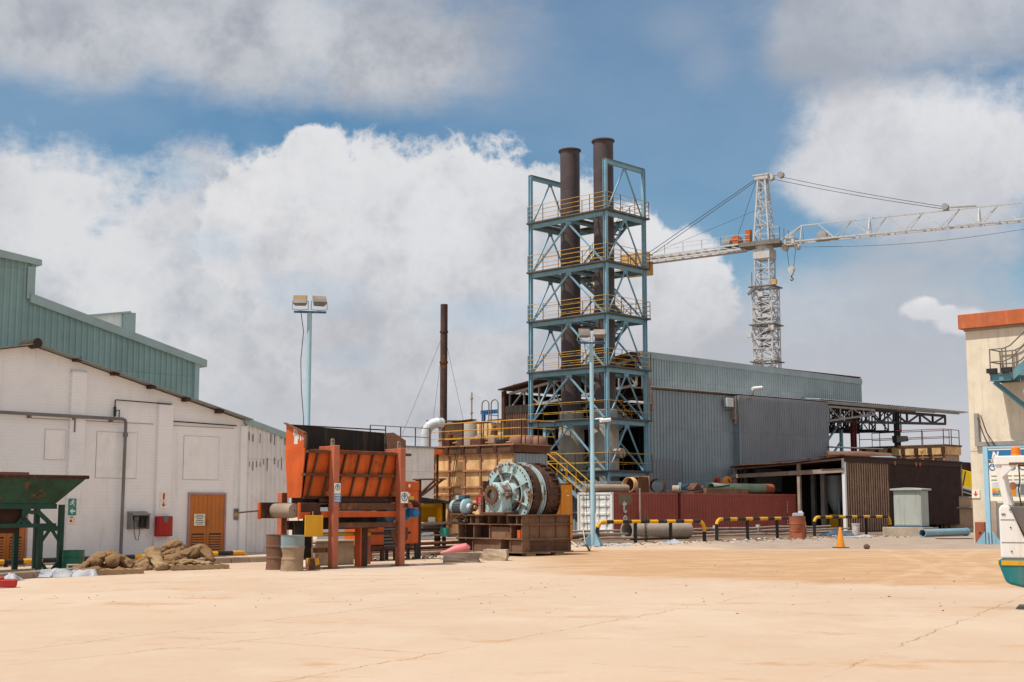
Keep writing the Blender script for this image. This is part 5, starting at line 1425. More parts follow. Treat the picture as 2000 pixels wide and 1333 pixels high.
# ================================================================== STEEL TOWER AND STACKS
TW = Fr((5.58, 78.0), TH, 0)
tw = thing('stack_tower', TW, 'tall light blue steel lattice tower with six railed decks round two stacks', 'tower')
TX, TY = 3.7, 6.09
dz = [TW.hit(1182, p, 0, 0).z for p in (922, 819.5, 718, 614, 513, 412)]
ztop = TW.hit(1184, 310, 0, 0).z
LW = .21
for i, (x, y) in enumerate(((0, 0), (TX, 0), (0, TY), (TX, TY))):
    mb = MB(); mb.ibeam((x, y, -.1), (x, y, ztop), LW, LW, .025, (0, 1, 0) if x == 0 else (1, 0, 0))
    cl = mb.build('column', MT['towerblue'], tw)
    bmb = MB()
    for k in range(40):
        z = .6 + k*(ztop-1)/40
        for dx in (-.06, .06): bmb.box(x+dx-.012, y-.142, z-.012, x+dx+.012, y-.131, z+.012)
    if y == 0: bmb.build('bolt_heads', MT['greyroof'], cl)
MB().ibeam((0.1, TY-1.1, dz[0]-1.2), (0.1, TY-1.1, dz[1]-.2), .2, .2, .02).build('column', MT['towerblue'], tw)
def deck(z):
    fr = MB(); h = .25
    for (a, b) in (((0, LW/2, z-h/2), (0, TY-LW/2, z-h/2)), ((TX, LW/2, z-h/2), (TX, TY-LW/2, z-h/2)), ((LW/2, 0, z-h/2), (TX-LW/2, 0, z-h/2)), ((LW/2, TY, z-h/2), (TX-LW/2, TY, z-h/2))):
        fr.ibeam(a, b, .14, h, .02)
    for y in (1.6, 3.0, 4.5): fr.ibeam((.1, y, z-.16), (TX-.1, y, z-.16), .10, .16, .015)
    f = fr.build('deck_beams', MT['towerblue'], tw)
    d = MB()
    for (x0, y0, x1, y1) in ((-.28, -.28, .72, TY+.1), (.73, -.28, TX+.25, .62), (TX-.62, .63, TX+.25, TY-.3), (.73, TY-.6, TX-.63, TY+.1), (.73, 2.75, TX-.63, 3.3)):
        d.box(x0, y0, z+.004, x1, y1, z+.045)
    d.build('grating', MT['deckdark'], tw)
    kp = MB()
    kp.box(-.30, -.30, z+.046, -.285, TY+.1, z+.11); kp.box(-.28, -.30, z+.046, TX+.25, -.285, z+.11)
    kp.build('toe_plate', MT['deckdark'], tw)
    return f
def railing(mbr, mbp, pts, h=1.1, n=4, sp=1.4, rr=.024, pr=.028, pm='rustdark'):
    mbr.extra = [MT[pm]]
    pts = [V(p) for p in pts]
    for p, q in zip(pts, pts[1:]):
        for k in range(n):
            z = h*(k+1)/n
            mbr.tube([p + V((0, 0, z)), q + V((0, 0, z))], rr, 6)
        m = max(1, round((q-p).length/sp))
        mbr.m = 1
        for i in range(m+1): c = p.lerp(q, i/m); mbr.tube([c, c + V((0, 0, h))], pr, 6)
        mbr.m = 0
for i, z in enumerate(dz):
    deck(z)
    r, p = MB(), MB()
    e = .25
    railing(r, p, [(-e, TY, z), (-e, -e, z), (TX+e-.05, -e, z), (TX+e-.05, TY-.4, z)], 1.12, 4 if i > 1 else 2, 1.4, .017, .024)
    railing(r, p, [(.70, .8, z), (.70, TY-.4, z)], 1.12, 2, 1.6, .016, .022)
    rl_ = r.build('railing', MT['railyellow'], tw)
# chevron braces in every bay
levels = [0.0] + dz + [ztop]
def brace(a, b, w=.085):
    MB().ibeam(a, b, w, w, .018, (0, 0, 1)).build('brace', MT['towerblue'], tw)
for k in range(0, 6):
    za, zb = (dz[k]+.05, dz[k+1]-.34) if k < 5 else (dz[5]+.05, ztop-.3)
    for xf in (0, TX):
        if k == 5: break
        brace((xf, TY/2-.1, zb), (xf, TY-.1, za)); brace((xf, TY/2+.1-.2, zb), (xf, .15, za))
        MB().box(xf-.01, TY/2-.3, zb-.1, xf+.01, TY/2+.1, zb+.14).build('gusset', MT['towerblue'], tw)
    for yf in (0, TY):
        brace((TX/2-.06, yf, zb), (.14, yf, za), .075); brace((TX/2+.06, yf, zb), (TX-.14, yf, za), .075)
        MB().box(TX/2-.2, yf-.01, zb-.12, TX/2+.2, yf+.01, zb+.14).build('gusset', MT['towerblue'], tw)
for yf in (0, TY): brace((TX/2-.05, yf, dz[0]-.34), (TX/2-.75, yf, .2)); brace((TX/2+.05, yf, dz[0]-.34), (TX/2+.75, yf, .2))
for yf in (0, TY):
    MB().ibeam((.12, yf, ztop-.12), (TX-.12, yf, ztop-.12), .2, .26, .022).build('portal_beam', MT['towerblue'], tw)
    MB().box(-.05, yf-.12, ztop+.012, TX+.05, yf+.12, ztop+.05).build('portal_cap', MT['deckdark'], tw)
# stair flights at the back of each bay
for k in range(5):
    za, zb = dz[k], dz[k+1]
    d = 1 if k % 2 else -1
    y0, y1 = (1.2, 4.9) if d > 0 else (4.9, 1.2)
    xs0, xs1 = TX-.55, TX+.1
    st = MB()
    for x in (xs0, xs1): st.bar((x, y0, za+.02), (x, y1, zb+.02), .05, .2)
    s = st.build('stair_stringers', MT['towerblue'], tw)
    tr = MB()
    for i in range(1, 14):
        t = i/14; y = y0+(y1-y0)*t; z = za+(zb-za)*t
        tr.box(xs0+.03, y-.12, z-.01, xs1-.03, y+.12, z+.02)
    tr.build('treads', MT['deckdark'], s)
    hr = MB()
    for x in (xs0-.02, xs1+.02):
        for h in (.5, 1.0): hr.tube([(x, y0, za+h), (x, y1, zb+h)], .02, 6)
        for i in range(4): t = i/3; y = y0+(y1-y0)*t; z = za+(zb-za)*t; hr.tube([(x, y, z), (x, y, z+1)], .02, 6)
    hr.build('handrail', MT['railyellow'], s)
def stack(px, pyt, label):
    xm = 1.85
    y = TW.hit(px, pyt, 0, xm).y
    zt = TW.hit(px, pyt, 0, xm).z
    f = TW.sub(xm, y, 0)
    t = thing('exhaust_stack', f, label, 'chimney', 'twin exhaust stacks in the tower')
    zs = dz[1] + .75
    r = .62
    mb = MB().lathe((0, 0, 0), (0, 0, 1), [(r, zs), (r, dz[2]+.4), (r+.012, dz[2]+.4), (r+.012, dz[2]+.5), (r, dz[2]+.5), (r, dz[3]+1.5), (r, zt-2.6), (r+.006, zt-2.6), (r+.006, zt-2.57), (r, zt-2.57), (r, zt-.06)], 48); mb.build('stack_pipe', MT['stack'], t)
    mb = MB().lathe((0, 0, 0), (0, 0, 1), [(.8, -.1), (.8, 3.2), (.8, dz[1]-.6), (.72, dz[1]+.0), (.72, zs), (.6, zs)], 48); mb.build('stack_base', MT['stackbase'], t)
    mb = MB().ring((0, 0, zt-.08), (0, 0, zt), r+.09, r-.03, 48); mb.build('rim_flange', MT['stack'], t)
    mb = MB().cyl((0, 0, zt-1.2), (0, 0, zt-1.19), r-.04, 32); mb.build('throat', MT['dark'], t)
    for a in (PI*.25, PI*1.25, PI*.75):
        mb = MB(); c, s = math.cos(a), math.sin(a)
        mb.prism([(c*(r-.02)-s*.03, s*(r-.02)+c*.03, zt-.3), (c*(r+.14)-s*.03, s*(r+.14)+c*.03, zt-.1), (c*(r-.02)-s*.03, s*(r-.02)+c*.03, zt-.1)], (s*.06, -c*.06, 0)); mb.build('lifting_lug', MT['rust'], t)
    for zz in dz[2:]:
        mb = MB().ring((0, 0, zz+.35), (0, 0, zz+.47), r+.05, r-.01, 40); mb.build('guide_ring', MT['stack'], t)
        mb = MB().box(-.74, -.12, zz+.3, -.58, .12, zz+.62); mb.build('guide_lug', MT['rust'], t)
    zz = dz[0] + 1.15
    MB().cyl((.0, -.6 if y < 3 else .6, zz), (0, -1.3 if y < 3 else 1.6, zz), .3, 20).build('inlet_pipe', MT['rustpale'], t)
    return y
stack(1113, 294, 'left of the twin dark brown stacks, slightly lower in the picture')
stack(1178, 275, 'right of the twin dark brown stacks, behind the tower corner')

# low corrugated screen under the tower, and yellow stair leading up
f = TW.sub(-.5, -.55, 0)
mb = MB(); mb.corr((-.2, 0, 0), (1, 0, 0), 5.2, -.1, dz[0]-.55, (0, -1, 0), .22, .04); mb.corr((-.2, 6.6, 0), (0, -1, 0), 6.6, -.1, dz[0]-.55, (-1, 0, 0), .22, .04)
sc = thing('sheet_screen', f, 'grey ribbed sheet screen wall under the lowest tower deck', 'wall')
mb.build('sheeting', MT['shedlite'], sc, fix=False)
mb = MB(); mb.box(-.26, -.06, 1.2, 5.0, -.045, 1.3); mb.box(-.265, -.06, 1.2, -.245, 6.6, 1.3); mb.build('girt', MT['whitesheet'], sc)
YF = Fr(P(1107, 950, 77.9), TH, 0)
ysz = thing('access_stair', YF, 'yellow handrailed steel stair climbing to the lowest tower deck', 'stair')
a = YF.hit(1160, 965, 0, 0); b = YF.hit(1088, 902, 0, 0); c0 = YF.hit(1066, 884, 0, 0); cA = YF.hit(1040, 884, 0, 0)
mb = MB(); mb.bar((0, a.y, a.z-1), (0, b.y, b.z-1), .06, .2); mb.bar((.9, a.y, a.z-1), (.9, b.y, b.z-1), .06, .2); mb.build('stringers', MT['towerblue'], ysz)
mb = MB()
for i in range(11): t = i/10; y = a.y+(b.y-a.y)*t; z = a.z-1+(b.z-a.z)*t; mb.box(.04, y-.12, z, .86, y+.12, z+.03)
mb.build('treads', MT['deckdark'], ysz)
mb = MB()
for x in (0, .9):
    mb.tube([(x, a.y, a.z), (x, b.y, b.z), (x, c0.y, c0.z), (x, cA.y, c0.z)], .032, 8)
    mb.tube([(x, a.y, a.z-.5), (x, b.y, b.z-.5), (x, c0.y, c0.z-.5), (x, cA.y, c0.z-.5)], .025, 8)
    for i in range(5): t = i/4; y = a.y+(b.y-a.y)*t; z = a.z+(b.z-a.z)*t; mb.tube([(x, y, z-1), (x, y, z)], .025, 6)
    mb.tube([(x, cA.y, c0.z), (x, cA.y, c0.z-1.3)], .025, 6)
mb.build('handrail', MT['yellow'], ysz)

# ================================================================== FLOODLIGHT POLES
def floodpole(px, Y, py_base, py_top, label, mirror, gusset=True):
    p = P(px, py_base, Y); z0 = gz(p.x)
    f = Fr(V((p.x, Y, z0)), R(8))
    ztop = P(px, py_top, Y).z - z0
    t = thing('floodlight_pole', f, label, 'lamp post', 'floodlight poles')
    r = .092
    mb = MB().lathe((0, 0, 0), (0, 0, 1), [(r*1.05, 0), (r*1.05, ztop*.45), (r*.98, ztop*.452), (r*.92, ztop), (0, ztop)], 24); mb.build('pole', MT['polelight'], t)
    for a in range(4):
        c, s = math.cos(a*PI/2+.4), math.sin(a*PI/2+.4)
        MB().prism([(c*.1-s*.012, s*.1+c*.012, 0), (c*.5-s*.012, s*.5+c*.012, 0), (c*.5-s*.012, s*.5+c*.012, .1), (c*.13-s*.012, s*.13+c*.012, .55)], (s*.024, -c*.024, 0)).build('base_gusset', MT['towerblue'], t)
    w = .5
    MB().box(-w-.05, -.04, ztop, w+.08, .04, ztop+.07).build('crossarm', MT['dullblue'], t)
    def head(x, tilt, yaw):
        M4 = Matrix.Translation((x, -.1, ztop+.42)) @ Matrix.Rotation(yaw, 4, 'Z') @ Matrix.Rotation(tilt, 4, 'X')
        def tr(mb):
            mb.v = [tuple(M4 @ V(v)) for v in mb.v]; return mb
        a, b, d = .25, .18, .09
        mb = MB(); mb.add([(-a, -d, -b), (a, -d, -b), (a, -d, b), (-a, -d, b), (-a*.75, d*1.5, -b*.75), (a*.75, d*1.5, -b*.75), (a*.75, d*1.5, b*.75), (-a*.75, d*1.5, b*.75)],
                       [(0, 1, 2, 3), (4, 7, 6, 5), (0, 4, 5, 1), (1, 5, 6, 2), (2, 6, 7, 3), (3, 7, 4, 0)])
        h = tr(mb).build('lamp_head', MT['lamp'], t, .012)
        mb = MB(); mb.box(-a+.03, -d-.012, .0, a-.03, -d-.003, b-.03); tr(mb).build('lens', MT['lens' if (x < 0) == (mirror > 0) and mirror > 0 else 'belt'], h)
        mb = MB(); mb.box(-a+.02, -d-.03, -b+.02, a-.02, -d-.004, -.01); tr(mb).build('reflector_cover', MT['lamp'], h)
        mb = MB()
        for s in (-1, 1): mb.tube([tuple(M4 @ V((s*(a+.02), 0, 0))), (x+s*(a+.03), -.05, ztop+.12), (x, 0, ztop+.1)], .016, 6)
        mb.build('yoke', MT['steelgrey'], h)
    head(-.33, R(-22), R(-6*mirror)); head(.33, R(-38), R(14*mirror))
    mb = MB(); pts = [(-.3, 0, ztop)]
    for k in range(8): pts.append((-.2 - .08*math.sin(k*1.3), -.05, ztop*(.92 - .12*k)))
    mb.tube(pts, .016, 6); mb.build('cable', MT['cable'], t)
    return t, f, ztop
floodpole(596, 46.5, 1080, 612, 'pale blue floodlight pole rising behind the orange feed hopper', 1)
tp, fp_, zt = floodpole(1158, 55, 1066, 672, 'pale blue floodlight pole in front of the stack tower', -1)
z = P(1168, 819, 55).z
mb = MB(); mb.cyl((.12, 0, z), (.42, -.2, z+.02), .03, 8); mb.cyl((.3, -.25, z-.08), (.75, -.1, z-.02), .075, 12); mb.build('camera_arm', MT['white'], tp)
mb = MB().tube([(-.2, -.05, 1.5), (-.45, -.1, .9), (-.35, -.2, .1), (-.7, -.3, .03), (-.9, 0, .2)], .025, 6); mb.build('loose_cable', MT['litter'], tp)

# ================================================================== RUST-STREAKED TANKS AND PLANT LEFT OF THE TOWER
RF = Fr(P(1003, 990, 68), TH, 0)
K = lambda px, py, x=0: RF.hit(px, py, 0, x)
WY = K(845, 930).y; z1 = K(1003, 873).z; zrim = K(1003, 885).z
tk = thing('ribbed_tank', RF, 'large square tank of rust streaked orange panels with steel ribs', 'tank')
MB().box(0.06, 0.06, -.1, 2.6, WY, zrim).build('tank_wall', MT['rustorange'], tk)
rows = [K(1003, p).z for p in (885, 918, 951, 966, 984)]
mb = MB()
for z in rows: mb.box(-.06, -.04, z-.045, .05, WY+.1, z+.045)
mb.build('horizontal_rib', MT['rustrib'], tk)
mb = MB()
for k in range(6):
    y = .02 + k*(WY-.1)/5
    mb.box(-.03, y-.05, -.1, .055, y+.05, zrim)
mb.build('vertical_rib', MT['rustrib'], tk)
mb = MB().box(-.10, -.1, zrim+.05, 2.7, WY+.1, z1+.1); mb.build('top_channel', MT['rust'], tk)
mb = MB().box(-.16, -.16, z1+.102, 2.76, WY+.16, z1+.17); mb.build('top_flange', MT['rustrib'], tk)
for k in range(6): y = -.02+k*WY/5; MB().box(-.17, y-.12, zrim+.06, -.103, y+.12, z1+.1).build('bracket', MT['rustdark'], tk)
mb = MB(); mb.corr((.07, .03, 0), (1, 0, 0), 2.5, -.1, zrim, (0, -1, 0), .25, .04); mb.build('side_cladding', MT['shedlite'], tk, fix=False)
r, p = MB(), MB()
railing(r, p, [(.05, WY+.6, z1+.17), (.05, -.5, z1+.17), (2.6, -.5, z1+.17)], 1.2, 3, 1.3, .02, .03)
railing(r, p, [(1.1, WY+.3, z1+.17), (1.1, .2, z1+.17)], 1.3, 3, 1.5, .02, .03)
rr_ = r.build('railing', MT['yellow'], tk)
mb = MB(); yl = WY+.25
for dy in (0, .45): mb.box(-.2, yl+dy-.04, 0, -.13, yl+dy+.04, z1+1.3)
for k in range(15): mb.box(-.19, yl, .3+k*.35, -.14, yl+.45, .33+k*.35)
mb.build('ladder', MT['yellow'], tk)
mb = MB(); 
for y in (4.4, 4.25): mb.tube([(-.3, y-.6, z1+.3), (-.28, y-.2, z1-1.5), (-.3, y, .5)], .02, 6)
mb.build('hanging_cable', MT['cable'], tk)
# upper plant: rusty bins behind the railing
UF = RF.sub(4.5, 0, 0)
U = lambda px, py, x=0: UF.hit(px, py, 0, x)
ub = thing('rusty_bin_house', UF, 'rusty brown bin house with patched roof sheets behind the yellow railing', 'building')
ya, yb, yc = U(986, 850).y, U(925, 850).y, U(862, 850).y
zt1, zt2 = U(950, 826).z, U(890, 825).z
MB().box(0, yb, -.1, 3, yc, zt2).build('wall', MT['tan_sheet'], ub)
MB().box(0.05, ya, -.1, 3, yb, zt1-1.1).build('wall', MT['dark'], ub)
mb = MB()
for k in range(4):
    y0 = ya+(yb-ya)*k/4; MB().box(-.1, y0+.05, zt1-1.25, .04, y0+(yb-ya)/4-.05, zt1-.05).build('panel', MT['rustorange'], ub)
mb.box(-.12, yc-.15, 1, .12, yc+.1, zt2+.05); mb.build('corner_post', MT['rustpale'], ub)
mb = MB(); mb.bar((-.3, yb-.3, zt2+.05), (-.3, yb+1.2, zt2-.02), .5, .06); mb.build('roof_sheet', MT['rustdark'], ub); mb = MB(); mb.bar((-.35, yc-2.2, zt2+.0), (-.35, yc+.6, zt2+.12), .6, .07); mb.build('roof_sheet', MT['rustdark'], ub); mb = MB(); mb.bar((-.2, ya-.2, zt1+.1), (-.2, ya+1.0, zt1+.08), .4, .06); mb.build('roof_sheet', MT['rustdark'], ub)
mb = MB(); mb.bar((-.6, yc-.4, zt2-1.1), (-.6, yb-.5, zt2-.6), .1, .07); mb.bar((-.6, yc-1.5, zt2-.9), (-.6, yb-.8, zt2-.95), .3, .05); mb.build('handrail', MT['rust'], ub)
mb = MB()
y0 = U(912, 870, -2).y
rd = random.Random(8)
for i, (px, pyb, w, h, m, lb) in enumerate(((878, 868, .5, .9, 'rustdark', 'dark motor box left on the ribbed tank roof'), (938, 868, .8, .7, 'rust', 'rusty pump block in the middle of the ribbed tank roof'), (965, 866, .5, 1.0, 'rustpale', 'pale valve body on the ribbed tank roof near the ladder'), (982, 868, .5, .6, 'dark', 'low dark gearbox on the ribbed tank roof by the sheeted corner'))):
    q = U(px, pyb, -2.6); f = UF.sub(-2.6, q.y, z1+.17)
    t = thing('tank_machinery', f, lb, 'machine', 'machinery on the ribbed tank roof')
    MB().box(-w/2, -w/2, 0, w/2, w/2, h*.6).build('casing', MT[m], t, .03)
    MB().lathe((0, 0, h*.6), (0, 0, 1), [(w*.4, 0), (w*.4, h*.25), (w*.15, h*.3), (w*.15, h*.5), (0, h*.5)], 14).build('top_motor', MT['rustpale' if i % 2 else 'rust'], t)
    MB().tube([(0, -w/2, h*.3), (0, -w*1.2, h*.35), (.2, -w*1.4, 0)], .06, 8).build('pipe', MT['rustrib'], t)
f = UF.sub(-1.8, y0, z1+.2)
mb.lathe((0, 0, 0), (0, 0, 1), [(.0, 0), (.42, 0), (.42, 1.2), (.36, 1.3), (.36, 1.4), (0, 1.4)], 20); solo(mb, 'mixing_vessel', MT['stackbase'], f, 'pale upright vessel standing on the tank behind the railing', 'vessel')
# round red rust vessels near the tower leg
for i, px in enumerate((1008, 1030, 1052)):
    f = Fr(P(px, 870, 75.5), TH, P(px, 884, 75.5).z)
    v = thing('dome_vessel', f, ['leftmost of three dusty red dome topped vessels beside the tower', 'middle of three dusty red dome topped vessels beside the tower', 'rightmost dusty red dome topped vessel against the tower leg'][i], 'vessel', 'dusty red vessels by the tower')
    MB().lathe((0, 0, 0), (0, 0, 1), [(.48, -1), (.48, .5), (.45, .7), (.34, .85), (.18, .92), (0, .94)], 24).build('vessel_body', MT['redrust'], v)
    mb = MB().ring((0, 0, .36), (0, 0, .44), .56, .47, 24)
    for k in range(10): a = 2*PI*k/10; mb.cyl((.52*math.cos(a), .52*math.sin(a), .44), (.52*math.cos(a), .52*math.sin(a), .5), .03, 6)
    mb.build('bolted_flange', MT['redrust'], v)
    MB().box(-.7, -.7, -1.3, .7, .7, -1.0).build('support', MT['rustdark'], v)
    for a, b in ((-.6, -.6), (.6, -.6), (-.6, .6), (.6, .6)): MB().box(a-.08, b-.08, -f.o.z, a+.08, b+.08, -1.3).build('leg', MT['rustdark'], v)
# blue bracket, mast, hoop ladder
f = Fr(P(945, 830, 80), TH, 0)
bg = thing('jib_bracket', f, 'small blue slotted jib bracket above the rusty bins', 'hoist')
a, b = f.hit(941, 806, 0, 0), f.hit(970, 809, 0, 0); zb = f.hit(943, 828, 0, 0).z
mb = MB()
for s in (-.1, .1): mb.bar((0, a.y, a.z+s), (0, b.y, b.z+s), .14, .05)
for k in range(7): y = a.y+(b.y-a.y)*k/6; mb.bar((0, y, a.z-.12), (0, y, a.z+.12), .1, .12, (0, 1, 0))
mb.build('boom', MT['bluemotor'], bg)
MB().box(-.08, a.y-.25, 0, .08, a.y-.08, a.z).build('post', MT['bluemotor'], bg)
f = Fr(P(921, 830, 79), TH, 0); z = P(921, 767, 79).z
mb = MB().tube([(0, 0, 0), (0, 0, z)], .05, 8)
for k in range(5): mb.cyl((0, 0, z-.4-k*.85), (0, 0, z-.32-k*.85), .09, 8)
solo(mb, 'antenna_mast', MT['rustpale'], f, 'thin knobbly mast pole standing between chimney and blue bracket', 'mast')
f = Fr(P(966, 830, 77), TH, 0); zt_ = P(966, 781, 77).z
hl = thing('hoop_ladder', f, 'grey ladder with two rounded hoop tops above the rusty bins', 'ladder')
for k, y0 in enumerate((.75, 0)):
    pts = [(0, y0-.28, 2), (0, y0-.28, zt_-.25)] + [(0, y0-.28+.28*(1-math.cos(a)), zt_-.25+.25*math.sin(a)) for a in [PI*j/8 for j in range(1, 8)]] + [(0, y0+.28, zt_-.25), (0, y0+.28, 2)]
    mb = MB().tube(pts, .035, 8)
    mb.tube([(0, y0-.28, zt_-1.4), (0, y0+.28, zt_-1.4)], .025, 6); mb.build('hoop', MT['pipegrey'], hl)
# thin chimney and its guy wires
cp = P(866, 830, 86)
f = Fr(V((cp.x, 86, 0)), 0)
ch = thing('thin_chimney', f, 'thin rusty steel chimney held by guy wires left of the tower', 'chimney')
zt_ = P(868, 595, 86).z; zj = P(866, 650, 86).z
r = .235
MB().lathe((0, 0, 0), (0, 0, 1), [(r, 0), (r, zj-2), (r+.05, zj-2), (r+.05, zj-1.9), (r, zj-1.9), (r, zj), (r+.04, zj), (r+.04, zj+.1), (r, zj+.1), (r, zt_), (r-.04, zt_), (r-.04, zt_-1)], 20).build('flue', MT['chimney'], ch)
for q in (P(786, 848, 84), P(846, 822, 92), P(905, 822, 92)):
    e = q - f.o; MB().tube([(0, 0, zj), (e.x, 0 + (q.y-86), e.z)], .011, 5).build('guy_wire', MT['cable'], ch)
# pale elbow duct
f = Fr(P(832, 870, 70), 0, P(832, 868, 70).z)
df = thing('elbow_duct', f, 'pale grey segmented elbow duct beside the rusty bin house', 'duct')
h = (P(832, 823, 70).z - f.o.z); w = P(862, 830, 70).x - f.o.x; r = .27
pts = [(0, 0, -.3), (0, 0, h*.42)] + [(.62*(1-math.cos(a)), 0, h*.42+.62*math.sin(a)) for a in [PI/2*j/4 for j in range(1, 5)]] + [(w, .2, h*.42+.62)]
MB().tube(pts, r, 20, smooth=False).build('duct_pipe', MT['duct'], df)
MB().ring((w-.15, .16, h*.42+.62), (w-.07, .18, h*.42+.62), r+.05, r-.02, 20).build('duct_flange', MT['pipegrey'], df)
MB().box(-.8, -.4, -.55, .9, .6, -.3).build('orange_base', MT['orange'], df, .01)
for x in (-.6, .6): MB().box(x-.06, .1, -f.o.z, x+.06, .22, -.55).build('support', MT['rustdark'], df)
# grey sheeted shed behind the hopper
f = Fr(P(847, 990, 66), TH, 0)
gs = thing('sheeted_shed', f, 'low grey ribbed sheet shed between hopper and rusty tank', 'building')
x0 = f.hit(725, 900, 1, 0).x; za, zb = f.hit(790, 871, 1, 0).z, f.hit(840, 876, 1, 0).z
mb = MB(); mb.corr((x0, 0, 0), (1, 0, 0), -x0, -.1, zb, (0, -1, 0), .28, .045); mb.build('wall_sheeting', MT['whitesheet'], gs, fix=False)
MB().box(x0, .05, -.1, 0, 4, zb-.05).build('shed_body', MT['shedgrey'], gs)
MB().box(x0-.1, -.1, zb, .1, 4.1, zb+.08).build('roof', MT['greyroof'], gs)
r, p = MB(), MB(); railing(r, p, [(x0, .1, zb+.08), (-.2, .1, zb+.08)], .9, 2, 1.0); q = r.build('railing', MT['pipegrey'], gs)
# ================================================================== GREY WAREHOUSE WITH ITS CANOPY
WH = Fr((8.76, 85.0), R(41.5), 0)
A = lambda px, py, y=0: WH.hit(px, py, 1, y)
wh = thing('warehouse', WH, 'long blue grey ribbed steel warehouse with an open end and a trussed canopy', 'building')
ze = A(1268, 757).z
xm = A(1434, 800).x; xr = A(1608, 800).x; xe = A(1880, 808).x; xu = A(1682, 760, 1.2).x
zce = A(1880, 808).z
eave = lambda x: ze + (zce - ze)*x/xe
yu = 1.2
zu0, zu1 = A(1266, 688, yu).z, A(1681, 741, yu).z
xu0 = A(1252, 688, yu).x
mb = MB(); mb.corr((xu0, yu, 0), (1, 0, 0), xu-xu0, ze-.3, lambda t: zu0-.35 + (zu1-zu0)*t/(xu-xu0), (0, -1, 0), .26, .045); mb.build('upper_cladding', MT['shedblue'], wh, fix=False)
mb = MB().prism([(xu0-.1, yu-.08, zu0-.4), (xu+.05, yu-.08, zu1-.4), (xu+.05, yu-.08, zu1+.02), (xu0-.1, yu-.08, zu0+.02)], (0, .3, 0)); mb.build('verge_trim', MT['shedblue'], wh)
mb = MB(); mb.corr((0, .05, 0), (1, 0, 0), xm, -.1, lambda t: eave(t)-.12, (0, -1, 0), .30, .05); mb.build('lower_cladding', MT['shedlite'], wh, fix=False)
mb = MB(); mb.corr((xm, -.35, 0), (1, 0, 0), xr-xm, 2.6, lambda t: eave(xm+t)-.06, (0, -1, 0), .2, .035); mb.build('lower_cladding', MT['shedgrey'], wh, fix=False)
mb = MB().box(xm-.05, -.42, .8, xm, .05, eave(xm)-.1); mb.box(xr-.02, -.4, 2.6, xr+.04, .1, eave(xr)-.06); mb.build('corner_flashing', MT['shedlite'], wh)
D = 13.0
yL = WH.hit(985, 790, 0, 0).y; zL = WH.hit(985, 763, 0, 0).z
# roof of the high bay sloping down to the left, lean-to roof edge, rear and side walls
zpk = zu0 - .22
mb = MB(); mb.prism([(-.35, yu, zpk+.03), (-.35, yL+.3, zL), (-.35, yL+.3, zL+.09), (-.35, yu, zpk+.12)], (xu+.35, 0, 0)); mb.build('roof', MT['rustdark'], wh)
mb = MB(); mb.prism([(-.15, -.25, ze+.02), (xe, -.5, zce+.02), (xe, -.5, zce+.05), (-.15, -.25, ze+.05)], (0, yu+.2, 0)); mb.build('white_eave_strip', MT['whitesheet'], wh)  # white strip stands in for the sun on the sheet edge
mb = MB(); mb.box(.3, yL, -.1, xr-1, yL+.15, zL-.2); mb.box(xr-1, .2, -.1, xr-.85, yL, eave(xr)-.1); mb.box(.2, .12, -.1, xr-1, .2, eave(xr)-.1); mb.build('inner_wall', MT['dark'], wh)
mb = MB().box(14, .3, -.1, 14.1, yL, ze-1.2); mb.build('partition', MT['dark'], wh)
# gable truss in the open end
def truss(name, mat, p0, p1, q0, q1, n, w=.12, parent=wh, alt=True):
    p0, p1, q0, q1 = map(V, (p0, p1, q0, q1))
    mb = MB(); mb.bar(p0, p1, w, w*1.2); mb.bar(q0, q1, w, w*1.2)
    for i in range(n+1):
        a, b = p0.lerp(p1, i/n), q0.lerp(q1, i/n)
        mb.bar(a, b, w*.8, w*.8)
        if i < n:
            c, d = p0.lerp(p1, (i+1)/n), q0.lerp(q1, (i+1)/n)
            if (i % 2 == 0) == alt: mb.bar(b, c, w*.7, w*.7)
            else: mb.bar(a, d, w*.7, w*.7)
    return mb.build(name, mat, parent)
T0 = WH.hit(996, 776, 0, .25); T1 = WH.hit(1250, 700, 0, .25); B0 = WH.hit(996, 800, 0, .25); B1 = WH.hit(1250, 752, 0, .25)
truss('roof_truss', MT['truss'], (.25, T0.y, zL-.25), (.25, yu+.1, zpk-.3), (.25, T0.y, B0.z), (.25, yu+.1, B1.z), 8, .14)
truss('roof_truss', MT['trussdark'], (5, T0.y, zL-.25), (5, yu+.1, zpk-.3), (5, T0.y, B0.z), (5, yu+.1, B1.z), 8, .14)
y1 = WH.hit(1036, 850, 0, 0).y; zc0 = WH.hit(990, 806, 0, 0).z
mb = MB(); mb.corr((0, y1, 0), (0, 1, 0), yL-y1, 3, zc0, (-1, 0, 0), .25, .05); mb.build('gable_cladding', MT['rustbrown_sheet'], wh, fix=False)
mb = MB().box(-.1, yL-.12, 3, .12, yL+.2, zL-.05); mb.build('corner_post', MT['rustdark'], wh)
mb = MB().box(-.06, y1-.5, zc0-.1, .1, yL, zc0+.45); mb.build('eave_beam', MT['dark'], wh)
c = WH.hit(1010, 752, 0, .8); mb = MB().lathe((.8, c.y, c.z-.35), (0, 0, 1), [(0.1, 0), (.28, .05), (.34, .2), (.28, .4), (.1, .5), (0, .5)], 14); mb.build('roof_ventilator', MT['greyroof'], wh)
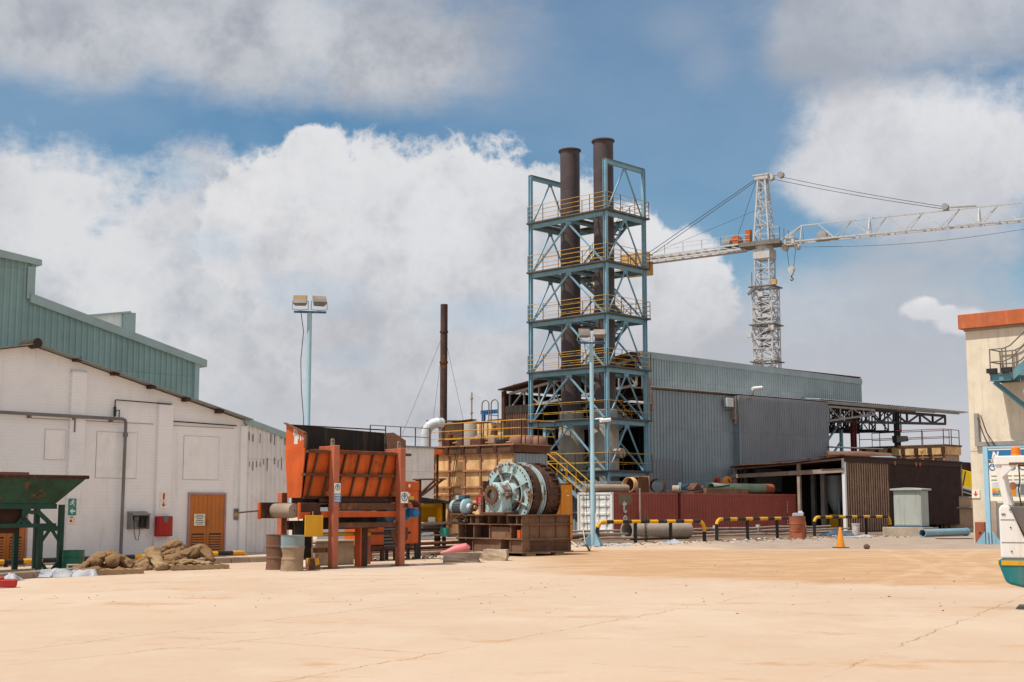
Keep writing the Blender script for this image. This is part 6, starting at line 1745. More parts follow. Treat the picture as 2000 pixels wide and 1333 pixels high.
# canopy roof
mb = MB()
mb.sheet((xr-1, -.45, eave(xr-1)+.10), (xe+.4, -.45, zce+.07), (xe+.4, 8, zce+1.0), (xr-1, 8, eave(xr-1)+1.0), int((xe-xr+1)/.25), .07); mb.build('canopy_roof', MT['greyroof'], wh, fix=False)
mb = MB()
for y in (.6, 2.4, 4.2, 6, 7.8): mb.box(xr-.5, y-.06, zce-.1+y*.10, xe-.3, y+.06, zce+.02+y*.10)
mb.prism([(xr, -.40, eave(xr)-.16), (xe-1.2, -.40, zce-.16), (xe-1.2, -.40, zce+.0), (xr, -.40, eave(xr)+.0)], (0, .1, 0)); mb.build('canopy_purlins', MT['truss'], wh)
bz = lambda x: eave(x) - 1.75
x3, x4 = A(1855, 830, -.2).x, A(1775, 820, -.2).x
zb_ = A(1855, 828, -.2).z
truss('canopy_truss', MT['trussdark'], (xr+.1, .2, eave(xr)-.3), (x3, .2, eave(x3)-.3), (xr+.1, .2, A(1612, 823).z), (x3, .2, zb_), 9, .17)
truss('canopy_truss', MT['trussdark'], (xr+.1, 4.5, eave(xr)+.1), (x4, 4.5, eave(x4)+.1), (xr+.1, 4.5, eave(xr)-1.7), (x4, 4.5, eave(x4)-1.7), 8, .17, alt=False)
truss('canopy_truss', MT['trussdark'], (xr+.1, 7.5, eave(xr)+.4), (x4, 7.5, eave(x4)+.4), (xr+.1, 7.5, eave(xr)-1.6), (x4, 7.5, eave(x4)-1.6), 8, .17)
p, q = A(1614, 822, -.3), A(1708, 810, -.3)
truss('canopy_truss', MT['truss'], (xr+.2, -.3, eave(xr)-.35), (q.x, -.3, eave(q.x)-.35), (xr+.2, -.3, p.z), (q.x, -.3, q.z), 4, .12, alt=False)
for k in range(1, 7):
    x = xr + k*(x4-xr)/6.2
    truss('cross_truss', MT['trussdark'], (x, .3, eave(x)-.3), (x, 7.5, eave(x)+.5), (x, .3, eave(x)-1.8), (x, 7.5, eave(x)-1.6), 5, .10)
for px, m in ((1667, 'redcol'), (1752, 'trussdark')):
    x = A(px, 850, .2).x; mb = MB().ibeam((x, .2, -.1), (x, .2, eave(x)-.3), .34, .34, .04, (1, 0, 0)); mb.build('column', MT[m], wh)
x = A(1620, 880, 1).x
mb = MB(); mb.box(x-.2, 1.0, -.1, x-.0, 1.2, eave(x)-1.8); mb.box(x+1.6, 1.0, -.1, x+1.8, 1.2, eave(x)-1.8)
for k in range(4): mb.bar((x, 1.1, 2+k*1.5), (x+1.7, 1.1, 3.5+k*1.5), .12, .12)
mb.build('braced_frame', MT['towerblue'], wh)
# lamps, camera, downpipe
c = A(1421, 787, -.2); mb = MB().box(c.x-.35, -.45, c.z-.3, c.x+.35, -.15, c.z+.3); mb.build('wall_lamp', MT['duct'], wh, .02)
MB().box(c.x-.4, -.3, c.z-.55, c.x+.3, -.25, c.z-.5).build('lamp_bracket', MT['black'], wh)
mb = MB(); c = A(1432, 800, -.2); mb.bar((c.x, -.25, c.z-.7), (c.x+.1, -.25, c.z+.9), .25, .12); mb.bar((c.x+.1, -.25, c.z-1.0), (c.x+.2, -.25, c.z-.3), .15, .1); mb.build('torn_flashing', MT['rustpale'], wh)
mb = MB(); c = A(1284, 775, -.2); mb.bar((c.x-.9, -.3, c.z-.6), (c.x-.85, -.3, c.z+1.1), .15, .1); mb.bar((c.x-.5, -.3, c.z-1.0), (c.x-.55, -.3, c.z+.2), .12, .1); mb.build('torn_flashing', MT['rustpale'], wh)
mb = MB(); z = A(1434, 850).z; mb.tube([(xm-.08, -.5, .8), (xm-.08, -.5, eave(xm)-1.6)], .05, 8); mb.build('downpipe', MT['shedlite'], wh)
c = A(1477, 759, -.9)
mb = MB(); a = A(1470, 775, -.5); mb.tube([(a.x, -.45, a.z), (a.x+.05, -.6, c.z-.05), (c.x-.2, -.9, c.z-.05)], .03, 6); mb.tube([(a.x-.5, -.42, a.z-.2), (a.x, -.42, a.z-.1)], .025, 6)
cm = mb.build('camera_bracket', MT['rust'], wh)
MB().cyl((c.x-.42, -.9, c.z-.05), (c.x+.35, -1.1, c.z+.05), .13, 12).build('security_camera', MT['white'], wh)
MB().cyl((c.x+.35, -1.1, c.z+.05), (c.x+.38, -1.11, c.z+.06), .115, 12).build('camera_lens', MT['black'], cm)
# wall block at the near corner
f = WH.sub(-.9, -.7, 0); zt = f.hit(1280, 897, 1, 0).z
mb = MB().corr((0, 0, 0), (1, 0, 0), 3.2, -.1, zt, (0, -1, 0), .3, .04)
ob = thing('corner_bunker', f, 'dark grey sheet box against the warehouse corner behind the tower leg', 'wall')
mb.build('sheeting', MT['shedgrey'], ob, fix=False); MB().box(0, .02, -.1, 3.2, .6, zt-.02).build('body', MT['dark'], ob)

# ================================================================== CONTAINERS AND WHAT LIES ON THEM
CTH = math.atan2(15.0, 13.8)
CN = Fr(P(1196, 1046, 72.5), CTH, 0)
C = lambda px, py, y=0: CN.hit(px, py, 1, y)
zt = C(1200, 962).z; z0 = .02
def container(f, L, name, label, mat, endmat):
    t = thing(name, f, label, 'container', 'shipping containers along the pipes')
    Wd, h = 2.44, zt
    mb = MB(); mb.corr((.12, .03, 0), (1, 0, 0), L-.24, z0+.15, h-.13, (0, -1, 0), .28, .036); mb.corr((L-.12, Wd-.03, 0), (-1, 0, 0), L-.24, z0+.15, h-.13, (0, 1, 0), .28, .036); mb.build('side_panel', MT[mat], t, fix=False)
    MB().box(.1, .05, h-.12, L-.1, Wd-.05, h-.04).build('roof', MT['rust'], t)
    mb = MB()
    for y in (0, Wd-.1):
        mb.box(.0, y, h-.13, L, y+.1, h); mb.box(0, y, z0, L, y+.1, z0+.15)
    mb.build('side_rail', MT[mat], t, .008)
    for x in (0, L-.13):
        for y in (-.004, Wd-.126): MB().box(x, y, z0, x+.13, y+.13, h+.004).build('corner_post', MT[endmat if x == 0 else mat], t, .006)
    mb = MB().box(.02, .13, h-.12, .12, Wd-.13, h-.002); mb.box(.02, .13, z0, .12, Wd-.13, z0+.14); mb.build('door_header', MT[endmat], t)
    for s in (0, 1):
        y0, y1 = (.14, Wd/2-.01) if s == 0 else (Wd/2+.01, Wd-.14)
        d = MB().box(.06, y0, z0+.15, .1, y1, h-.13).build('door', MT[endmat], t)
        mb = MB()
        for k in range(5): z = z0+.3+k*(h-.6)/4; mb.box(.02, y0+.08, z-.07, .058, y1-.08, z+.07)
        mb.build('door_ridge', MT[endmat], d, .012)
        for yy in (y0+.28, y1-.28):
            mb = MB().tube([(-.01, yy, z0+.1), (-.01, yy, h-.06)], .022, 8)
            for k in range(5): z = z0+.25+k*(h-.5)/4; mb.box(-.03, yy-.06, z-.04, .02, yy+.06, z+.04)
            mb.build('lock_rod', MT['duct'], d)
    return t
c1 = container(CN, 6.06, 'shipping_container', 'short red container whose bright white door end faces the yard', 'contred', 'contwhite')
CN2 = CN.sub(6.3, -.06, 0)
L2 = CN2.hit(1556, 1000, 1, 0).x
c2 = container(CN2, L2, 'shipping_container', 'long red ribbed container carrying pipes and scrap on its roof', 'contred', 'contred')
a, b = C(1209, 966, -.05), C(1234, 986, -.05)
MB().box(a.x, -.012, b.z, b.x, -.006, a.z).build('olive_patch', MT['olive'], c1)
mb = MB(); a = C(1221, 989, -.05)
mb.text('t', (a.x, -.018, a.z), (1, 0, 0), (0, 0, 1), 1.15, .02); b = C(1222, 1013, -.05); mb.text('e', (b.x, -.018, b.z), (1, 0, 0), (0, 0, 1), 1.0, .02)
mb.build('faded_lettering', MT['litter'], c1, fix=False)
a = CN2.hit(1539, 1005, 1, -.05)
mb = MB()
for i in range(9):
    if i != 4: mb.poly([(a.x-.06, -.02, a.z+.69-.19*i), (a.x+.06, -.02, a.z+.69-.19*i), (a.x+.06, -.02, a.z+.81-.19*i), (a.x-.06, -.02, a.z+.81-.19*i)])
mb.build('stencilled_code', MT['litter'], c2, fix=False)
x = C(1250, 980, -.2).x
f = CN.sub(x, -.2, 0); solo(MB().cyl((0, 0, -.02), (0, 0, zt+.25), .05, 10), 'standpipe', MT['rustpale'], f, 'thin upright pipe standing between the two red containers', 'pipe')
TOP = zt + .006
def onroof(px, py, y): return CN.hit(px, py, 1, y)
def roofpipe(name, pxa, pxb, y, r, mat, label, hollow=False, lift=0, seg=16, cat='pipe', bands=None):
    a, b = onroof(pxa, 950, y), onroof(pxb, 950, y)
    f = CN.sub(a.x, y, TOP + r + lift); L = b.x - a.x
    mb = MB()
    if hollow: mb.ring((0, 0, 0), (L, 0, 0), r, r*.9, 28)
    else: mb.cyl((0, 0, 0), (L, 0, 0), r, seg)
    if bands:
        mb = MB(); mb.m = 0; mb.ring((0, 0, 0), (L-1.0, 0, 0), r, r*.9, 28); mb.m = 1; mb.ring((L-1.0, 0, 0), (L, 0, 0), r*1.02, r*.88, 28); mat_ = [MT[mat], MT[bands]]
        return solo(mb, name, mat_, f, label, cat)
    return solo(mb, name, MT[mat], f, label, cat)
f = CN.sub(.4, .5, 0)
aa, bb = onroof(1141, 954, 1.9), onroof(1226, 954, .5)
f = Fr(P(1141, 954, 73.2), 0, TOP + .22)
q = P(1226, 954, 74.6) - f.o
solo(MB().lathe((0, 0, 0), (q.x, q.y, 0), [(.0, 0), (.2, 0), (.23, .1), (.23, V((q.x, q.y, 0)).length-.1), (.2, V((q.x, q.y, 0)).length), (0, V((q.x, q.y, 0)).length)], 18), 'rolled_matting', MT['tanpipe'], f, 'dusty tan roll lying across the white ended container roof', 'roll')
# square to round rusty duct
a = onroof(1246, 948, .5); hgt = CN.hit(1250, 932, 1, .5).z - TOP
f = CN.sub(a.x-.2, .3, TOP)
dt = thing('duct_transition', f, 'open rusty square duct box standing on the container roof', 'duct')
w = hgt*1.05
mb = MB(); mb.box(0, 0, 0, .9, .04, hgt); mb.box(0, w-.04, 0, .9, w, hgt); mb.box(0, .041, 0, .9, w-.041, .04); mb.box(0, .041, hgt-.04, .9, w-.041, hgt)
mb.build('duct_body', MT['rust'], dt)
mb = MB(); mb.box(.9, -.08, -.0, .94, 0.02, hgt+.06); mb.box(.9, w-.02, 0, .94, w+.08, hgt+.06); mb.box(.9, .021, hgt-.02, .94, w-.021, hgt+.06); mb.build('duct_flange', MT['rustrib'], dt)
MB().ring((-.35, w/2, hgt/2), (0, w/2, hgt/2), hgt*.48, hgt*.44, 28).build('round_collar', MT['rustorange'], dt)
a = onroof(1287, 948, .5); r = hgt*.46
f = CN.sub(a.x-.1, .2+r, TOP+r)
mb = MB().ring((0, 0, 0), (1.0, .6, 0), r, r*.95, 32); mb.ring((0, 0, 0), (.05, .03, 0), r*1.06, r*.95, 32)
solo(mb, 'round_duct', MT['rust'], f, 'open round rusty duct ring beside the square duct on the container', 'duct')
# small scrap
def scrap(px, y, label, fn, mat, cat='scrap', name='scrap_piece'):
    a = onroof(px, 955, y); f = CN.sub(a.x, y, TOP)
    mb = MB(); fn(mb); return solo(mb, name, MT[mat], f, label, cat, bevel=.01)
scrap(1310, .4, 'small round rusty end cap lying on the container roof', lambda m: m.lathe((0, -.1, .22), (.6, -.8, 0), [(0, 0), (.2, 0), (.22, .06), (.22, .4), (0, .4)], 18), 'rustpale')
scrap(1326, .7, 'blue and dark bent metal scrap on the container roof', lambda m: (m.bar((-.5, 0, .1), (.9, .1, .45), .12, .16), m.bar((-.2, .2, .3), (1.1, .1, .2), .1, .1), m.bar((0, 0, .05), (.3, .1, .6), .2, .12)), 'dullblue')
scrap(1362, .9, 'rusty angled bracket heap on the container roof', lambda m: (m.prism([(-.4, 0, 0), (.5, 0, 0), (.45, 0, .3), (.1, 0, .62), (-.3, 0, .35)], (0, .5, 0)), m.bar((.3, -.1, .1), (.9, .2, .4), .1, .2)), 'rust')
scrap(1325, .25, 'bluish grey flat bars lying flat on the container roof', lambda m: (m.bar((-1.2, 0, .05), (2.2, .0, .08), .2, .06), m.bar((-.8, .2, .12), (2.6, .25, .14), .1, .06)), 'rustskid')
scrap(1380, .3, 'long thin dark bar tilted across the container roof', lambda m: m.bar((-1.8, .0, .15), (2.6, .1, .5), .09, .09), 'black')
scrap(1405, .15, 'long dark channel lying near the front edge of the container roof', lambda m: m.box(-1.5, -.1, .0, 3.0, .15, .3), 'rustskid')
roofpipe('green_pipe', 1388, 1506, 1.0, .30, 'greenpipe', 'faded green pipe with a red end band on the container roof', lift=.05, bands='drumred')
def reel(m):
    m.lathe((0, 0, .62), (.25, 1, 0), [(.0, -.1), (.52, -.1), (.56, -.06), (.56, .12), (.52, .16), (.0, .16)], 32)
    for k in range(6):
        a = 2*PI*k/6+.3; m.bar((.2*math.cos(a), -.13, .62+.2*math.sin(a)), (.42*math.cos(a+.25), -.13, .62+.42*math.sin(a+.25)), .06, .05)
a = onroof(1421, 950, 1.75); f = CN.sub(a.x, 1.75, TOP)
rl_ = thing('hose_reel', f, 'bright orange slotted reel standing behind the green pipe', 'reel')
mb = MB().lathe((0, 0, .5), (-.1, 1, 0), [(.0, -.1), (.56, -.1), (.60, -.06), (.60, .12), (.56, .16), (.0, .16)], 32); mb.build('reel_disc', MT['reel'], rl_)
mb = MB()
for k in range(6):
    a = 2*PI*k/6+.3; mb.bar((.2*math.cos(a), -.12, .5+.2*math.sin(a)), (.42*math.cos(a+.35), -.13, .5+.42*math.sin(a+.35)), .07, .05)
mb.build('slots', MT['rustdark'], rl_)
MB().box(-.6, -.15, 0, .65, .3, .1).build('stand', MT['rustdark'], rl_)
mb = MB().prism([(-1.15, -.05, .95), (-.95, -.05, 1.0), (-.6, -.05, .2), (-.75, -.05, .15)], (0, .12, 0)); mb.cyl((-1.12, -.1, .85), (-1.1, .12, .85), .17, 16); mb.build('red_arm', MT['red'], rl_)

# ================================================================== CRASH RAILS IN FRONT OF THE PIPES
def hoop(p, q, ztop, xposts, label, fr_):
    L = (V(q)-V(p)).length
    t = thing('crash_rail', fr_, label, 'barrier', 'yellow and black crash rails')
    r = .085; R0 = .34
    z = ztop - r
    path = [(0, 0, -.1), (0, 0, z-R0)] + [(R0*(1-math.cos(a)), 0, z-R0+R0*math.sin(a)) for a in [PI/2*j/6 for j in range(1, 7)]]
    path += [(L-R0+R0*math.sin(a), 0, z-R0+R0*math.cos(a)) for a in [PI/2*j/6 for j in range(0, 7)]] + [(L, 0, -.1)]
    sB = z-R0+.1; arc = R0*PI/2
    tot = 2*sB + 2*arc + (L-2*R0)
    def band(s, pt):
        if s < sB or s > tot-sB: return 1
        if s < sB+arc or s > tot-sB-arc: return 0
        return 1 if int((s-sB-arc)/((L-2*R0)/11.0)) % 2 == 0 else 0
    mb = MB(); striped_tube(mb, path, r, bands=band, n=14); mb.build('pipe_rail', [MT['yellow'], MT['stripeblack']], t, fix=False)
    for x in xposts: MB().cyl((x, 0, -.1), (x, 0, z-.05), r*.95, 14).build('post', MT['stripeblack'], t)
    return t
def raildef(pxa, pya, pxb, pyb, pyt, posts, label):
    p, q = G(pxa, pya), G(pxb, pyb)
    f = Fr(p, math.atan2(q.y-p.y, q.x-p.x))
    L = (q-p).length
    z = f.hit(pxa+14, pyt, 1, 0).z
    xs_ = [f.hit(x, 1040, 1, 0).x for x in posts]
    return hoop(p, q, z, xs_, label, f), f
raildef(1167, 1061.5, 1376, 1058, 1016, (1241, 1310), 'nearest yellow and black crash rail, in front of the white container end')
raildef(1400, 1056, 1572, 1050.5, 1011, (1460, 1518), 'middle yellow and black crash rail beside the red brown drum')
raildef(1591, 1047.5, 1739, 1044, 1007.5, (1641, 1692), 'farthest yellow and black crash rail behind the traffic cone')
t, f = drum('trash_drum', 1558, 1052.5, .40, 1.12, MT['drumred'], 'red brown drum full of rubbish at the end of the middle rail', dents=8, open_top=False)
mb = MB()
mb.v = []; mb.prism([(-.3, -.25, 0), (.25, -.3, .02), (.33, .1, .02), (-.2, .3, 0)], (.04, .02, .18)); mb.prism([(.08, -.1, .1), (.3, -.1, .1), (.28, .15, .26), (.05, .12, .24)], (.02, 0, .05))
solo(mb, 'rubbish_bag', MT['plastic'], Fr(f.w(0, 0, 1.10), 0), 'white rubbish bag on top of the red brown drum', 'rubbish', bevel=.03)
# ribbed pipe and pipes along the ground behind the rails
p = G(1228, 1050); p = P(1228, 1047, 65); f = Fr(V((p.x, 65, 0)), R(38))
rr_ = .42; Lp = 3.9
pp = thing('ribbed_pipe', f, 'large pale ribbed pipe lying behind the nearest crash rail', 'pipe')
mb = MB(); prof = []
n = 34
for k in range(n+1): prof += [(rr_, k*Lp/n), (rr_*1.07, (k+.35)*Lp/n), (rr_*1.07, (k+.6)*Lp/n)]
mb.lathe((0, 0, rr_*1.07), (1, 0, 0), prof, 32); mb.build('pipe_wall', MT['greypipe'], pp, fix=False)
mb = MB(); mb.ring((-.12, 0, rr_*1.07), (.02, 0, rr_*1.07), rr_*1.1, rr_*.9, 32); mb.build('pipe_mouth', MT['greypipe'], pp)
mb = MB(); mb.cyl((1.4, 0, rr_*1.07), (1.41, 0, rr_*1.07), rr_*.98, 24); mb.build('pipe_plug', MT['dark'], pp)
PG = Fr(P(1150, 1060, 64), R(46), 0)
gp = [(-1.2, .12, .06, 'rustpale', 'pale rusty ground pipe nearest to the crash rails'), (-.6, .30, .05, 'steelgrey', 'thin grey raised pipe running behind the crash rails'), (.0, .16, .10, 'rust', 'thick brown rusty pipe running behind the crash rails'),
      (.7, .42, .05, 'rustpale', 'pale raised pipe running close to the red containers'), (1.3, .2, .08, 'rustdark', 'dark rusty pipe hugging the foot of the red containers')]
for i, (y, z, r, m, lb) in enumerate(gp):
    pts = [(-2, y, z)]
    rd = random.Random(i)
    for k in range(1, 13): pts.append((-2+k*2.1, y + rd.uniform(-.06, .06), z + rd.uniform(-.03, .05)))
    solo(MB().tube(pts, r, 10), 'ground_pipe', MT[m], PG, lb, 'pipe', 'pipes along the ground behind the crash rails')
for i, (x, lb) in enumerate(((9.5, 'small white valve stub on the ground pipe behind the middle rail'), (13.5, 'small white valve stub near the red brown drum'))):
    f = PG.sub(x, -.55, 0); solo(MB().lathe((0, 0, .2), (0, 0, 1), [(.05, 0), (.05, .25), (.12, .27), (.12, .42), (0, .42)], 12), 'valve_stub', MT['litter'], f, lb, 'valve')
# weeds
def weed(px, py, h, n, label, seed, spread=.25):
    f = Fr(G(px, py), 0); rd = random.Random(seed)
    t = thing('weed', f, label, 'plant', 'weeds growing at the yard edge')
    st, lv = MB(), MB()
    for k in range(n):
        a = rd.uniform(0, 2*PI); hh_ = h*rd.uniform(.55, 1); s = spread*rd.uniform(.3, 1)
        pts = [V((math.cos(a)*s*u**1.4, math.sin(a)*s*u**1.4, hh_*u)) for u in (0, .33, .66, 1)]
        st.tube(pts, [.012, .009, .006, .003], 5)
        for j in range(int(34*hh_/max(h, .3))+6):
            u = rd.random(); i = min(int(u*3), 2); c = pts[i].lerp(pts[i+1], u*3-i)
            b = rd.uniform(0, 2*PI); l = rd.uniform(.06, .15)*(1.2-u*.6)*min(1, h+.3); up = rd.uniform(-.1, .6)
            d = V((math.cos(b), math.sin(b), up))*l; w = V((-math.sin(b), math.cos(b), 0))*l*.2
            lv.add([c, c+d*.5+w, c+d, c+d*.5-w], [(0, 1, 2, 3)])
    st.build('stems', MT['leaf'], t); lv.build('leaves', MT['leaf'], t, fix=False)
weed(1262, 1060, 1.75, 7, 'tall thin weed growing at the nearest crash rail', 3, .22)
weed(1151, 1077, .3, 8, 'small dry weed in front of the floodlight pole base', 5)
weed(1786, 1046, .3, 14, 'low green weed tuft before the pale cabinet plinth', 6, .45)
# litter and rubble strewn under the rails
mbr = MB(); mbl = MB(); rd = random.Random(21)
def chip(mb, p, s):
    a = rd.uniform(0, PI); c, s_ = math.cos(a)*s, math.sin(a)*s; h = s*rd.uniform(.15, .6)
    b = [V((c, s_, 0)), V((-s_*.7, c*.7, 0)), V((-c, -s_, 0)), V((s_*.6, -c*.6, 0))]
    mb.add([p+x for x in b] + [p+x*.6+V((rd.uniform(-.3, .3)*s, 0, h)) for x in b], [(4, 5, 6, 7), (0, 1, 5, 4), (1, 2, 6, 5), (2, 3, 7, 6), (3, 0, 4, 7)])
for k in range(900):
    px = rd.uniform(1125, 1880); t_ = (px-1125)/755; py = 1066 - 23*t_ + abs(rd.gauss(0, 3.2)) - 3.0
    p = G(px, py); chip(mbr, p, rd.uniform(.015, .09))
    if k % 7 == 0: chip(mbl, G(rd.uniform(1190, 1740), 1064 - 22*t_*0 - 20*((px-1125)/755) + rd.gauss(0, 1.5)) if False else G(px, py-.6), rd.uniform(.03, .13))
for k in range(260): 
    p = V((rd.uniform(-6.5, 0), rd.uniform(41, 46.5), 0)); chip(mbr, p, rd.uniform(.02, .14))
for k in range(160):
    p = G(rd.uniform(30, 1900), rd.uniform(1095, 1200)); chip(mbr, p, rd.uniform(.008, .03))
o = mbr.build('rubble', MT['rubble'], fix=False); o['kind'] = 'stuff'
o = mbl.build('litter', MT['litter'], fix=False); o['kind'] = 'stuff'
crumple('white_rag', 1308, 1060, 58.5, 1.0, .5, .25, MT['plastic'], 'crumpled white rag at the foot of the nearest crash rail post', 'rag', 12, .3)
crumple('white_rag', 1206, 1062, 57, 1.2, .5, .16, MT['plastic'], 'dirty flat white rag left of the tall weed', 'rag', 15, .1)
# cone, bucket, stone
f = Fr(G(1642, 1070.5), .3)
cn = thing('traffic_cone', f, 'dusty orange traffic cone standing alone on the yard', 'traffic cone')
MB().lathe((0, 0, .03), (0, 0, 1), [(.175, 0), (.155, .08), (.045, .76), (.03, .78), (0, .78)], 28).build('cone_body', MT['cone'], cn)
MB().box(-.25, -.25, 0, .25, .25, .032).build('cone_base', MT['rubber'], cn, .01)
f = Fr(G(1672, 1046), 0)
bk = thing('white_bucket', f, 'dirty white bucket on the ground beside the farthest crash rail', 'bucket')
MB().lathe((0, 0, 0), (0, 0, 1), [(0, 0), (.20, 0), (.225, .6), (.24, .6), (.24, .66), (.21, .66), (.2, .5), (0, .5)], 24).build('bucket_body', MT['litter'], bk)
crumple('white_rag', 1672, 1049, 71, 1.7, .7, .14, MT['plastic'], 'dirty white rag spread around the white bucket', 'rag', 18, .1)
solo(MB().lathe((0, 0, 0), (0, 0, 1), [(.06, 0), (.11, .03), (.125, .09), (.11, .15), (.06, .19), (0, .2)], 12), 'round_stone', MT['rubble'], Fr(G(1693, 1073), 0), 'small round dark stone right of the traffic cone', 'stone')
crumple('hose_heap', 1630, 1046, 74, 2.2, .8, .35, MT['dullblue'], 'heap of bluish hose and sheet behind the farthest crash rail', 'hose heap', 25, .3)

# ================================================================== BROWN LEAN-TO SHED
BF = Fr(P(1652, 1036, 84), TH, 0)
B = lambda px, py, y=0: BF.hit(px, py, 1, y)
Bx = lambda px, py, x=0: BF.hit(px, py, 0, x)
bs = thing('brown_shed', BF, 'open fronted shed of rusty brown corrugated sheets on pale posts', 'building')
xT = B(1737, 960).x; xE = B(1876, 960).x
zt0, zt1 = B(1652, 894).z, B(1870, 905).z
top = lambda x: zt0 + (zt1-zt0)*x/xE
mb = MB(); mb.corr((.12, 0, 0), (1, 0, 0), xT-.12, .05, lambda t: top(t)-.1, (0, -1, 0), .30, .075, True); mb.build('front_sheet', MT['stripesheet'], bs, fix=False)
mb = MB(); mb.corr((xT, -.02, 0), (1, 0, 0), xE-xT, .35, lambda t: top(xT+t)-.1, (0, -1, 0), .22, .05, True); mb.build('front_sheet', MT['darksheet'], bs, fix=False)
mb = MB().prism([(-.1, -.12, zt0-.28), (xE+.1, -.12, zt1-.28), (xE+.1, -.12, zt1+.04), (-.1, -.12, zt0+.04)], (0, .06, 0)); mb.build('fascia', MT['darksheet'], bs)
yb = Bx(1437, 930).y; zb1 = Bx(1437, 914).z
mb = MB(); mb.prism([(-.25, -.2, zt0+.05), (-.25, yb*.46, (zt0*.54+zb1*.46)-.12), (-.25, yb+.3, zb1), (-.25, yb+.3, zb1+.08), (-.25, yb*.46, (zt0*.54+zb1*.46)-.04), (-.25, -.2, zt0+.12)], (xE+.3, 0, 0)); mb.build('roof', MT['rustdark'], bs)
mb = MB(); mb.bar((-.35, yb*.28, zt0-.05), (-.35, yb*.62, zb1+.34), .5, .06); mb.bar((-.4, yb*.55, zb1+.2), (-.4, yb*.98, zb1+.15), .6, .06); mb.bar((-.3, -.1, zt0+.15), (-.3, yb*.2, zt0+.1), .6, .05); mb.build('loose_sheet', MT['rust'], bs)
za = Bx(1652, 919).z; zb2 = Bx(1430, 931).z
mb = MB().bar((-.08, -.05, za), (-.08, yb+.35, zb2), .16, .26); mb.build('lintel_beam', MT['rustpale'], bs)
mb = MB().bar((-.02, .1, zt0-.1), (-.02, yb, zb1-.08), .12, .12); mb.build('rafter', MT['rustpale'], bs)
MB().box(-.1, -.1, -.1, .1, .1, zt0-.05).build('post', MT['white'], bs)
for px in (1562, 1437): y = Bx(px, 980).y; MB().box(-.1, y-.1, -.1, .1, y+.1, zt0-(zt0-zb1)*y/yb-.05).build('post', MT['rustpale'], bs)
for px, dx in ((1609, 2.0), (1455, 1.2), (1590, 3.5)): y = Bx(px, 980, dx).y; MB().box(dx-.14, y-.14, -.1, dx+.14, y+.14, zt0-.6).build('inner_post', MT['steelgrey'], bs)
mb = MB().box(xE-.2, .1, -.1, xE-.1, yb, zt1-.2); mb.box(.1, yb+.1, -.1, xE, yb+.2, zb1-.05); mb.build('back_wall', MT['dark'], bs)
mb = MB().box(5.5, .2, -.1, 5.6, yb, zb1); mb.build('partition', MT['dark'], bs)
MB().box(xE-.02, -.12, .4, xE+.12, .06, zt1-.1).build('post', MT['rustpale'], bs)
for px, w in ((1833, .18), (1842, .2), (1857, .12), (1878, .15)): x = B(px, 1025).x; MB().box(x-w/2, .05, -.1, x+w/2, .15, .5).build('footing_post', MT['rust'], bs)
mb = MB()
for px in (1748, 1789, 1797): c = B(px, 905 if px < 1780 else 907, -.14); mb.lathe((c.x, -.15, c.z), (0, 1, 0), [(0, 0), (.15, 0), (.15, .02)], 10)
mb.build('rust_spots', MT['drumred'], bs)
c = Bx(1640, 1001, 3); f = BF.sub(3, c.y, 0)
solo(MB().box(-.6, -.5, 0, .6, .5, 1.1), 'yellow_crate', MT['yellow'], f, 'yellow mesh sided crate in the dark opening of the brown shed', 'crate', bevel=.04)
c = Bx(1633, 960, 3.2); f = BF.sub(3.2, c.y, 0)
hp = thing('feed_bin', f, 'grey cone bottomed bin on legs inside the brown shed opening', 'bin')
MB().lathe((0, 0, 1.0), (0, 0, 1), [(.12, 0), (.75, 1.3), (.75, 2.6), (0, 2.6)], 20).build('bin_body', MT['shedblue'], hp)
for a in range(4): x, y = .65*math.cos(a*PI/2+.8), .65*math.sin(a*PI/2+.8); MB().box(x-.05, y-.05, 0, x+.05, y+.05, 2.4).build('leg', MT['towerblue'], hp)

# cabinet on its plinth
f = Fr(P(1747, 1046, 75), TH, 0); hh = lambda px, py: f.hit(px, py, 1, 0)
pc = thing('kiosk_cabinet', f, 'pale grey green steel cabinet with an overhanging lid on a concrete plinth', 'cabinet')
xw = hh(1798, 1000).x; yw = f.hit(1798, 1000, 0, 0).y
zt, zb = hh(1770, 957).z, hh(1770, 1027.5).z
x0 = -.0; x1 = hh(1802, 1000).x
# its wide face looks left, the narrow one right
yl = -f.hit(1798, 1000, 0, 0).y
f = Fr(P(1801, 1046, 73.2), TH, 0)
pc.matrix_world = f.M
yw = f.hit(1746, 1000, 0, 0).y; xw = f.hit(1814, 1000, 1, 0).x
zt, zb = f.hit(1799, 958, 0, 0).z, f.hit(1799, 1028, 0, 0).z
MB().box(0, 0, zb, xw, yw, zt-.02).build('housing', MT['cabgrey'], pc, .012)
mb = MB().box(-.018, .06, zb+.06, -.002, yw-.06, zt-.1); mb.build('cabinet_door', MT['cabgrey'], pc, .006)
mb = MB().prism([(-.14, -.14, zt), (-.14, yw+.14, zt), (-.14, yw+.14, zt+.09), (-.14, yw/2, zt+.15), (-.14, -.14, zt+.09)], (xw+.28, 0, 0)); mb.build('lid', MT['cabgrey'], pc, .01)
MB().box(-.03, -.03, zb-.07, xw+.03, yw+.03, zb-.002).build('base_strip', MT['dullblue'], pc)
MB().box(-.35, -.25, -.1, xw+.6, yw+.55, zb-.072).build('plinth', MT['plinth'], pc, .02)
